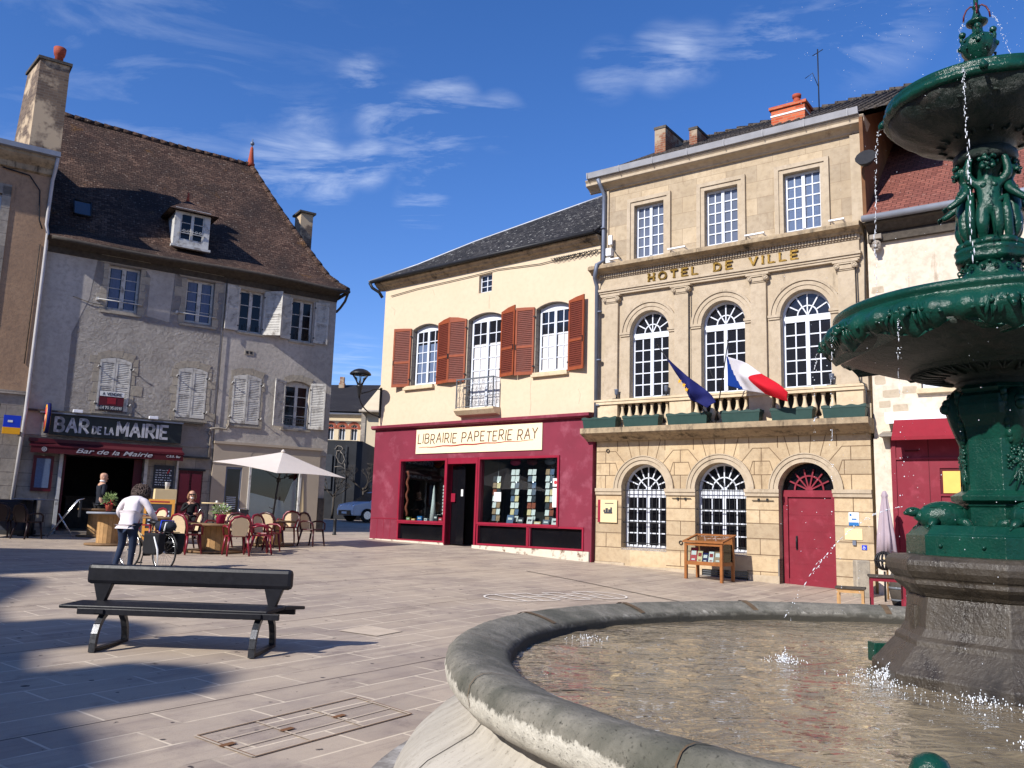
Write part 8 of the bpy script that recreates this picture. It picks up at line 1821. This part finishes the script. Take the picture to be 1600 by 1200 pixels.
# cherubs: three children back to back
def cherub(deg, pose, name='cherub'):
    n_ = dirang(deg); o = bpy.data.objects.new(name, None) if False else None
    S = .53*K/1.0                                        # about half a metre tall
    arms = pose
    base = [(0, 0, .40, (.112, .092)), (0, -.02, .50, (.118, .102)), (0, -.01, .61, (.108, .084)), (0, 0, .69, (.085, .066)), (0, 0, .735, (.045, .045)), (0, -.01, .775, (.05, .05)), (0, -.015, .85, (.096, .10)), (0, -.005, .93, (.078, .085)),
        (-.06, -.005, .36, .088), (-.075, -.06, .21, .062), (-.07, -.01, .06, .040), (-.075, -.08, .025, .032), (.06, -.005, .36, .088), (.07, -.05, .21, .062), (.065, .01, .06, .040), (.075, -.06, .025, .032)]
    ed = [(0, 1), (1, 2), (2, 3), (3, 4), (4, 5), (5, 6), (6, 7), (0, 8), (8, 9), (9, 10), (10, 11), (0, 12), (12, 13), (13, 14), (14, 15)]
    k0 = len(base)
    for s_, A_ in ((-1, arms[0]), (1, arms[1])):
        i0 = len(base); base += [(s_*.12, 0, .67, .048)]+[(x, y, z, r) for x, y, z, r in A_]; ed += [(3, i0)]+[(i0+q, i0+q+1) for q in range(len(A_))]
    J = []
    for x, y, z, r in base:
        J.append((x*S, y*S, z*S, tuple(q*S*1.0 for q in r) if isinstance(r, tuple) else r*S*1.05))
    ob = skin_body(name, J, ed, 'fountain_green', FO, 2)
    d = Vector((math.cos(n_), math.sin(n_), 0)); ob.rotation_euler = (0, 0, n_+math.pi/2); ob.location = (d.x*.108*K, d.y*.108*K, sz(2.99)); 
    h = MB(); rr = random.Random(int(deg)+400)
    for i in range(34):
        dd = Vector((rr.gauss(0, 1), rr.gauss(.35, 1), abs(rr.gauss(0, 1))+.1)).normalized(); h.ball((dd.x*.094*S, (-.005+dd.y*.10)*S, (.885+dd.z*.095)*S), .026*S, 6)
    h.ball((0, -.118*S, .84*S), .017*S, 6, sq=(.9, 1, 1)); h.ball((-.045*S, -.088*S, .825*S), .032*S, 6); h.ball((.045*S, -.088*S, .825*S), .032*S, 6); h.ball((0, -.10*S, .792*S), .024*S, 6, sq=(1.2, .8, .7)); h.ball((-.036*S, -.108*S, .868*S), .012*S, 5); h.ball((.036*S, -.108*S, .868*S), .012*S, 5)
    h.ball((0, -.118*S, .50*S), .009*S, 5)
    for s_ in (-1, 1): h.ball((s_*.05*S, -.078*S, .625*S), .030*S, 6, sq=(1, .5, 1))
    for s_, A_ in ((-1, arms[0]), (1, arms[1])):
        e = Vector(A_[-1][:3]); f = Vector(A_[-2][:3]) if len(A_) > 1 else Vector((s_*.095, 0, .68)); dr = (e-f).normalized(); sd = dr.orthogonal().normalized()
        for q in range(4): st = e+sd*(q-1.5)*.014; h.tube([tuple(st*S), tuple((st+dr*.03)*S), tuple((st+dr*.048+Vector((0, 0, -.008)))*S)], [.0085*S, .008*S, .006*S], 5)
    h.build('curls', M['fountain_green'], ob)
    return ob
up = lambda s_: [(s_*.19, -.01, .76, .046), (s_*.17, .0, .92, .036), (s_*.12, .0, 1.0, .030)]
down = lambda s_: [(s_*.18, -.03, .57, .046), (s_*.18, -.14, .47, .036), (s_*.17, -.21, .43, .030)]
cherub(-4, (up(-1), up(1))); cherub(78, (down(-1), down(1))); cherub(-82, (down(-1), down(1))); cherub(168, (up(-1), up(1)))
m = MB()                                                # drapery sash swinging across the front child
n_ = dirang(-4); d = Vector((math.cos(n_), math.sin(n_), 0)); t = Vector((-d.y, d.x, 0)); P = lambda r_, s_, z: tuple((d*r_+t*s_)*K+Vector((0, 0, sz(z))))
m.tube([P(.13, -.05, 3.24), P(.145, 0, 3.20), P(.14, .05, 3.235), P(.10, .09, 3.27)], [.014, .018, .016, .01], 7); m.tube([P(.12, .075, 3.26), P(.13, .08, 3.15), P(.12, .085, 3.04), P(.11, .07, 3.0)], [.02, .028, .024, .02], 7); m.tube([P(.10, -.09, 3.3), P(.11, -.095, 3.15), P(.11, -.09, 3.02)], [.02, .03, .028], 7)
m.build('drapery', M['fountain_green'], FO)
# top bowl
tb = [(.11, 3.485), (.15, 3.495), (.163, 3.515), (.16, 3.545), (.14, 3.56), (.135, 3.575), (.16, 3.60), (.20, 3.615), (.25, 3.63), (.34, 3.665), (.42, 3.715), (.475, 3.77), (.50, 3.81)]
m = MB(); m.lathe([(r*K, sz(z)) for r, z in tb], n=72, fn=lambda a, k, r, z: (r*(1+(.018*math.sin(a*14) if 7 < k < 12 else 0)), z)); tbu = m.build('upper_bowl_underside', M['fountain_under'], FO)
m = MB(); rr = random.Random(77)
for i in range(16):
    a = 2*math.pi*i/16
    for q in range(4): 
        r0 = .22+.065*q; zz = 3.62+.040*q-.01*(q == 3)+.012; m.tube([((r0+.02*math.cos(p))*K*math.cos(a+.06*math.sin(p)), (r0+.02*math.cos(p))*K*math.sin(a+.06*math.sin(p)), sz(zz+.02*math.cos(p)*.4-.012)) for p in (0, .9, 1.8, 2.7, 3.6, 4.5)], .010, 5)
m.build('underside_scrolls', M['fountain_under'], tbu)
tr = [(.485, 3.795), (.508, 3.80), (.520, 3.82), (.516, 3.84), (.502, 3.848), (.508, 3.862), (.506, 3.882), (.49, 3.888), (.46, 3.875), (.3, 3.80), (.10, 3.78), (.001, 3.78)]
m = MB(); m.lathe([(r*K, sz(z)) for r, z in tr], n=144, fn=lambda a, k, r, z: (r+(.004*math.sin(a*40) if k in (2, 3) else 0), z)); ubo = m.build('upper_bowl', M['fountain_green'], FO)
m = MB()
for i in range(4):
    a = dirang(88)+math.pi/2*i; c = Vector((math.cos(a), math.sin(a), 0)); m.ball(tuple(c*.52*K+Vector((0, 0, sz(3.835)))), .024, 8); m.tube([tuple(c*.51*K+Vector((0, 0, sz(3.86)))), tuple(c*.535*K+Vector((0, 0, sz(3.835)))), tuple(c*.535*K+Vector((0, 0, sz(3.81))))], .012, 6)
m.build('spouts', M['fountain_green'], ubo)
# vase finial
vs = [(.06, 3.78), (.05, 3.95), (.045, 4.03), (.042, 4.065), (.036, 4.08), (.04, 4.095), (.034, 4.108), (.048, 4.125), (.07, 4.155), (.088, 4.19), (.092, 4.215), (.086, 4.245), (.066, 4.27), (.044, 4.285), (.034, 4.295), (.028, 4.31), (.026, 4.335), (.036, 4.345), (.056, 4.358), (.058, 4.368), (.04, 4.378), (.026, 4.40), (.018, 4.425), (.014, 4.45), (.020, 4.455), (.020, 4.468), (.012, 4.475), (.014, 4.52), (.006, 4.54)]
m = MB(); m.lathe([(r*K, sz(z)) for r, z in vs], n=36, fn=lambda a, k, r, z: (r*(1+(.06*math.sin(a*9) if 7 < k < 13 else (.08*math.sin(a*12) if k in (16, 17) else 0))), z)); vo = m.build('vase_finial', M['fountain_green'], FO)
m = MB()
for i in range(4):
    a = dirang(88)+math.pi/2*i; c = Vector((math.cos(a), math.sin(a), 0)); P = lambda r_, z: tuple(c*r_*K+Vector((0, 0, sz(z))))
    m.tube([P(.07, 4.24), P(.085, 4.27), P(.082, 4.29)], [.012, .012, .01], 6); m.ball(P(.078, 4.302), .021, 8); m.ball(P(.09, 4.215), .018, 7)
for i in range(30): rr2 = random.Random(i); a = rr2.uniform(0, 6.28); z = rr2.uniform(4.15, 4.26); m.ball((.086*K*math.cos(a), .086*K*math.sin(a), sz(z)), .009, 5)
m.build('vase_handles', M['fountain_green'], vo)
m = MB()
for i in range(4): a = dirang(88)+math.pi/2*i; c = Vector((math.cos(a), math.sin(a), 0)); P = lambda r_, z: tuple(c*r_*K+Vector((0, 0, sz(z)))); m.tube([P(.01, 4.465), P(.03, 4.472), P(.05, 4.455), P(.065, 4.42), P(.068, 4.385)], .005, 6)
m.build('copper_nozzles', M['dark_red'], vo)
# turtles on the green base
def turtle(deg):
    n_ = dirang(deg); o = bpy.data.objects.new('turtle', None); col.objects.link(o); o.parent = FO; o.location = (math.cos(n_)*.305*K, math.sin(n_)*.305*K, sz(1.478)); o.rotation_euler = (0, 0, n_)
    m = MB(); m.ball((0, 0, .045), .118, 20, sq=(1.14, .82, .74)); sh_ = m.build('shell', M['fountain_green'], o)
    m = MB()
    for i in range(-2, 3):
        for k in range(-1, 2):
            x = i*.042+(.02 if k else 0); y = k*.052
            if (x/.12)**2+(y/.085)**2 < .8: z = .045+.076*math.sqrt(max(0, 1-(x/.129)**2-(y/.092)**2)); m.tube([(x+.018*math.cos(q*1.047), y+.018*math.sin(q*1.047), z+.001) for q in range(7)], .0022, 4)
    m.build('shell_pattern', M['fountain_green'], sh_)
    m = MB(); m.tube([(.07, 0, .035), (.11, 0, .045), (.14, 0, .060)], [.050, .036, .030], 10); m.ball((.155, 0, .070), .034, 12, sq=(1.3, .85, .80)); m.tube([(.18, 0, .066), (.205, 0, .060)], [.018, .008], 8); m.ball((.165, .026, .084), .008, 5); m.ball((.165, -.026, .084), .008, 5); m.build('head', M['fountain_green'], o)
    for sx, sy in ((1, 1), (1, -1), (-1, 1), (-1, -1)):
        m = MB(); m.tube([(sx*.06, sy*.07, .02), (sx*.085, sy*.105, .015), (sx*.10, sy*.13, -.01)], [.028, .026, .014], 8)
        for q in range(3): m.tube([(sx*.095+.012*(q-1), sy*.125, -.002), (sx*.11+.016*(q-1), sy*.148, -.018)], [.007, .003], 5)
        m.build('flipper', M['fountain_green'], o)
    m = MB(); m.tube([(-.11, 0, .015), (-.15, 0, .0)], [.014, .004], 6); m.build('tail', M['fountain_green'], o); return o
for dg_ in (72, -20, 162, 250): turtle(dg_)
# ---------------- water jets and drops ----------------
def stream(lab, p0, v0, T, seed, r=.006, n=60, g=9.8, gap=.16, dense=1.2):
    rr = random.Random(seed); p0 = Vector(p0); v0 = Vector(v0); r_ = thing('water_stream', lab, 'water jet', p0, 0, 'water jets of the fountain'); m = MB()
    for i in range(n):
        t0 = T*i/n; t1 = T*(i+rr.uniform(.55, 1.15)*dense)/n
        if rr.random() < gap*(i/n)*1.3: continue
        f = lambda t: Vector((v0.x*t, v0.y*t, v0.z*t-.5*g*t*t)); w_ = Vector((rr.gauss(0, .002), rr.gauss(0, .002), 0))*(1+2*i/n); q = r*rr.uniform(.2, .6)
        m.tube([f(t0)+w_, (f(t0)+f(t1))/2+w_, f(t1)+w_], [q*.5, q, q*.4], 5)
    m.build('jet', M['water_drop'], r_); m = MB()
    for i in range(int(n*.9)): t_ = T*rr.uniform(.1, 1); p = Vector((v0.x*t_, v0.y*t_, v0.z*t_-.5*g*t_*t_)); m.ball(tuple(p+Vector((rr.gauss(0, .006), rr.gauss(0, .006), 0))), rr.uniform(.0012, .0035), 5)
    m.build('drops', M['foam'], r_)
def rimpt(deg, r_, z): a = dirang(deg); return Vector((FC[0]+math.cos(a)*r_*K, FC[1]+math.sin(a)*r_*K, sz(z))), Vector((math.cos(a), math.sin(a), 0))
p, d = rimpt(88, .54, 3.81); stream('thin water jet falling from the left edge of the upper bowl', p, d*.12, .50, 1, .006)
p, d = rimpt(8, .53, 3.84); stream('sparkling water jet falling from the front of the upper bowl past the cherubs', p, d*.04, .47, 3, .0065, 60, gap=.05)
p, d = rimpt(85, .92, 2.46); stream('water jet falling from the leftmost mask of the lower bowl', p, d*.10, .40, 2, .0045, 34, gap=.9)
p, d = rimpt(55, .92, 2.46); stream('water trickle from the second mask of the lower bowl', p, d*.08, .50, 5, .004, 34, gap=1.0)
p, d = rimpt(26, .92, 2.46); stream('water trickle from the front mask of the lower bowl', p, d*.05, .44, 7, .004, 34, gap=1.0)
p, d = rimpt(-88, .07, 4.39); stream('fine spray arching to the right of the top finial', p, d*.35, .30, 9, .003, 40, gap=.3)
p, d = rimpt(92, .07, 4.38); stream('fine spray falling left of the top finial', p, d*.16, .32, 4, .0028, 36, gap=.5)
a = dirang(72); hp_ = Vector((FC[0]+math.cos(a)*.51*K, FC[1]+math.sin(a)*.51*K, sz(1.572))); stream('water jet spat by the left turtle across the red town hall door', hp_, Vector((math.cos(a), math.sin(a), 0))*1.9+Vector((0, 0, -.25)), .34, 11, .0065, 60, gap=.7)
rr = random.Random(99); m = MB()
def drop(p, r_): m.ball(p, r_, 5)
for i in range(620):
    a = rr.uniform(0, 6.28); rad = rr.uniform(0, 1.15)**.8*1.0; z = rr.uniform(3.7, 5.0); q = (FC[0]+rad*math.cos(a), FC[1]+rad*math.sin(a), z); drop(q, rr.choice([.0008, .0012, .0016, .0022]))
for i in range(520):
    a = rr.uniform(0, 6.28); rad = rr.uniform(.45, 1.35); drop((FC[0]+rad*math.cos(a), FC[1]+rad*math.sin(a), rr.uniform(.75, 3.2)), rr.choice([.0012, .0018, .0024]))
dr = m.build('water_drops', M['water_drop']); tag(dr, 'fine spray of water drops around the fountain', kind='stuff')
m = MB()
def splash(cx, cy, R_, n, h):
    for i in range(n):
        a = rr.uniform(0, 6.28); d_ = abs(rr.gauss(0, R_)); z = .675+abs(rr.gauss(0, h))*math.exp(-d_/R_*.6); m.ball((cx+d_*math.cos(a), cy+d_*math.sin(a), z), rr.uniform(.0009, .0026), 5, sq=(rr.uniform(.7, 1.6), 1, rr.uniform(.8, 2.6)))
for cx, cy, R_, n, h in ((2.02, 4.62, .12, 420, .035), (1.62, 5.05, .07, 200, .03), (2.2, 4.05, .14, 240, .018), (1.95, 4.4, .10, 90, .02), (.55, 5.8, .08, 60, .010), (1.95, 3.3, .05, 30, .008)): splash(cx, cy, R_, n, h)
sp_ = m.build('splash', M['foam']); tag(sp_, 'splashes where the jets hit the basin water', kind='stuff')
# ---------------- bench ----------------
BZ = .0
BE = thing('park_bench', 'long black metal bench with a central backrest on two arched feet', 'bench', (-3.18, 8.78, gz(-3.2, 8.8)), R(-1.5))
def slat(nm, y0, y1, z0, z1, x0, x1, sk0, sk1, bev=.01):
    m = MB(); P = [(x0, y0, z0), (x1, y0, z0), (x1+sk1, y1, z1), (x0+sk0, y1, z1)]; a = [m.V(p) for p in P]; b = [m.V((p[0], p[1], p[2]-.035)) for p in P]; m.F(a); m.F(b[::-1])
    for i in range(4): k = (i+1) % 4; m.F([a[i], b[i], b[k], a[k]])
    return m.build(nm, M['bench_black'], BE, bevel=bev)
slat('seat_board', -.27, -.01, .43, .455, -1.19, .87, .10, .10); slat('seat_board', .01, .33, .455, .43, -.98, .97, .12, .12)
m = MB(); m.box(-1.0, .99, -.28, -.24, .345, .405); m.build('front_rail', M['bench_black'], BE, bevel=.006); m = MB(); m.box(-.93, 1.0, .26, .30, .345, .405); m.build('back_rail', M['bench_black'], BE, bevel=.006)
m = MB(); m.box(-1.06, 1.03, -.05, .05, .615, .815); m.build('backrest', M['bench_black'], BE, bevel=.04)
for x in (-.90, .84):
    m = MB(); m.prism([(x-.03, .43), (x+.03, .43), (x+.11, .64), (x-.09, .64)], -.035, .035); m.build('back_support', M['bench_black'], BE, bevel=.006)
for x in (-.78, .77):
    m = MB(); pts = [(x, .33*math.cos(R(a_)) , .385*math.sin(R(a_))**.8) for a_ in (180, 172, 160, 145, 128, 110, 90, 70, 52, 35, 20, 8, 0)]
    w_ = .030
    for (a, b) in zip(pts, pts[1:]):
        A = []
        for p, q in ((a, b), (b, a)):
            pass
        d = Vector(b)-Vector(a); n_ = Vector((0, -d.z, d.y)).normalized()*.024; i0 = [m.V(Vector(p)+s_*n_+Vector((t_*w_, 0, 0))) for p in (a, b) for s_ in (1, -1) for t_ in (-1, 1)]
        for f_ in ((0, 1, 5, 4), (2, 6, 7, 3), (0, 4, 6, 2), (1, 3, 7, 5)): m.F([i0[k] for k in f_])
    lo = m.build('arched_foot', M['bench_leg'], BE); m = MB(); m.box(x-.03, x+.03, -.33, .33, .005, .035); m.build('foot_bar', M['bench_black'], lo); m = MB(); m.box(x-.05, x+.05, -.30, .30, .36, .40); m.build('bearer', M['bench_black'], lo)
# ---------------- display case in front of the town hall ----------------
DC = on(FH, 'display_case', 'orange wooden table showcase with a glass top in front of the second barred window', 'showcase', -3.20, -.95, gz(4.7, 18.5)-.02, None, R(-4)); W2, D2, H2 = .43, .27, 1.0
for x in (-W2, W2):
    for y in (-D2, D2): m = MB(); m.box(x-.03, x+.03, y-.03, y+.03, 0, .86 if y < 0 else 1.0); m.build('leg', M['orange_wood'], DC)
m = MB(); m.box(-W2, W2, -D2, D2, .40, .43); m.box(-W2+.03, W2-.03, -D2-.02, -D2+.02, .38, .46); m.box(-W2+.03, W2-.03, -D2-.02, -D2+.02, .80, .86); m.box(-W2+.03, W2-.03, D2-.01, D2+.02, .40, 1.0); m.box(-W2-.02, -W2+.02, -D2, D2, .38, .46); m.box(W2-.02, W2+.02, -D2, D2, .38, .46); m.build('case', M['orange_wood'], DC)
m = MB()
def tp(x, y): return (x, y, .87+(y+D2+.04)*.24)
for (xa, xb, ya, yb) in ((-W2-.06, W2+.06, -D2-.06, -D2), (-W2-.06, W2+.06, D2, D2+.06), (-W2-.06, -W2+.0, -D2, D2), (W2, W2+.06, -D2, D2)):
    P = [tp(xa, ya), tp(xb, ya), tp(xb, yb), tp(xa, yb)]; a = [m.V(p) for p in P]; b = [m.V((p[0], p[1], p[2]+.035)) for p in P]; m.F(a[::-1]); m.F(b)
    for i in range(4): k = (i+1) % 4; m.F([a[i], a[k], b[k], b[i]])
lid = m.build('lid_frame', M['orange_wood'], DC)
m = MB(); m.face([tp(-W2, -D2), tp(W2, -D2), tp(W2, D2), tp(-W2, D2)]); o = m.build('lid_glass', M['clear_glass'], lid); o.location = (0, 0, .02)
m = MB(); m.box(-W2+.03, W2-.03, -D2-.004, -D2, .46, .80); m.box(W2-.002, W2+.002, -D2+.03, D2-.03, .46, .84); m.build('front_glass', M['clear_glass'], DC)
for i, (x, w_, h_, mt, lab) in enumerate([(-.31, .17, .33, 'petal_red', 'red book at the left end inside the wooden showcase'), (-.155, .12, .27, 'poster_cream', 'cream book beside the red one in the wooden showcase'), (-.02, .13, .22, 'eu_blue', 'dark blue book in the middle of the wooden showcase'), (.12, .12, .26, 'paper', 'white and red booklet right of the middle in the showcase'), (.28, .17, .28, 'brown_render', 'brown picture book at the right end of the showcase')]):
    q = Vector((x, -.18, .432)); a = FH.rz+R(-4); r = thing('book', lab, 'book', (DC.location.x+q.x*math.cos(a)-q.y*math.sin(a), DC.location.y+q.x*math.sin(a)+q.y*math.cos(a), DC.location.z+q.z), a, 'books in the wooden showcase')
    m = MB(); m.box(-w_/2, w_/2, 0, .03, 0, h_); o = m.build('cover', M[mt], r); o.rotation_euler = (R(-14), 0, 0); m = MB(); m.box(-w_*.35, w_*.35, -.002, 0, h_*.5, h_*.8); m.box(-w_*.25, w_*.25, -.002, 0, h_*.15, h_*.25); o = m.build('print', M['paper'] if mt not in ('paper', 'poster_cream') else M['text_red'], r); o.rotation_euler = (R(-14), 0, 0)
m = MB(); m.box(-W2+.05, W2-.05, -D2+.02, D2-.02, .84, .845); pp = m.build('paper_tray', M['orange_wood'], DC); m = MB(); m.box(-.36, .34, -.22, -.14, .875, .88); m.build('paper_strip', M['paper'], DC)
# ---------------- stools, parasol and basket by the red shopfront ----------------
def slab_stool(nm, lab, cat, loc, rz, w_, d_, h_, legm, top='dark_stone', grp=None):
    r = thing(nm, lab, cat, loc, rz, grp); m = MB(); m.box(-w_/2, w_/2, -d_/2, d_/2, h_-.035, h_); m.build('top', M['bark'], r, bevel=.006)
    for x in (-1, 1):
        for y in (-1, 1): m = MB(); m.box(x*(w_/2-.05)-.022, x*(w_/2-.05)+.022, y*(d_/2-.05)-.022, y*(d_/2-.05)+.022, 0, h_-.035); m.build('leg', M[legm], r)
    m = MB(); m.box(-w_/2+.07, w_/2-.07, -d_/2+.03, -d_/2+.06, h_-.10, h_-.036); m.box(-w_/2+.07, w_/2-.07, d_/2-.06, d_/2-.03, h_-.10, h_-.036); m.build('apron', M[legm], r)
slab_stool('wooden_stool', 'low wooden stool with a dark top left of the red-legged table', 'stool', G(6.1, 15.3), R(-25), .50, .34, .40, 'light_wood')
slab_stool('side_table', 'dark-topped table with red legs half behind the fountain', 'table', G(6.75, 15.3), R(-20), .62, .50, .62, 'red_paint')
CPx = (7.56, 17.1)
r = thing('closed_parasol', 'furled mauve parasol standing against the cream wall by the red shopfront', 'parasol', G(*CPx), R(10)); m = MB(); m.tube([(0, 0, 0), (0, 0, 2.12)], .02, 8); m.build('pole', M['light_wood'], r)
m = MB(); m.lathe([(.001, .92), (.165, .90), (.14, 1.25), (.10, 1.6), (.06, 1.95), (.055, 2.0), (.07, 2.03), (.03, 2.12), (.001, 2.13)], n=60, fn=lambda a, k, r_, z: (r_*(1+.22*math.sin(a*7+z*1.2)*(1 if k in (1, 2, 3) else .4)), z+(.05*math.sin(a*4) if k == 1 else 0))); m.build('canopy', M['fabric_mauve'], r)
r = thing('hanging_basket', 'dark wire ball basket with a pale star shape beside the furled parasol', 'basket', (7.33, 16.7, .84)); m = MB()
for i in range(7): a = math.pi*i/7; m.tube([(.17*math.cos(q*.4)*math.cos(a), .17*math.cos(q*.4)*math.sin(a), .17*math.sin(q*.4)) for q in range(17)], .018, 5)
m.tube([(.175*math.cos(q*.4), .175*math.sin(q*.4), 0) for q in range(17)], .018, 5); m.build('ball', M['dark_iron'], r); m = MB()
for i in range(5): a = 2*math.pi*i/5; m.tube([(0, -.12, 0), (.10*math.cos(a), -.16, .10*math.sin(a))], .014, 5)
m.build('star', M['poster_cream'], r); m = MB(); m.tube([(0, 0, -.2), (0, 0, -.84+gz(7.33, 16.7))], .02, 6); m.build('stand', M['dark_iron'], r)
r = thing('barrel', 'dark wooden barrel partly hidden behind the fountain pedestal', 'barrel', G(7.45, 16.2)); m = MB(); m.lathe([(.19, 0), (.24, .2), (.25, .32), (.24, .44), (.19, .64), (.001, .64)], n=20); m.build('staves', M['bark'], r); m = MB()
for z, q in ((.1, .218), (.32, .254), (.54, .218)): m.lathe([(q, z-.02), (q+.006, z), (q, z+.02)], n=20)
m.build('hoops', M['grey_iron'], r)
r = thing('stone_post', 'rough grey stone block at the foot of the cream wall', 'stone', G(7.15, 17.35)); m = MB(); m.box(-.14, .14, -.1, .1, 0, .72); m.build('block', M['quoin_stone'], r, bevel=.02); m = MB(); m.box(-.16, .16, -.12, .12, 0, .06); m.build('foot', M['quoin_stone'], r)
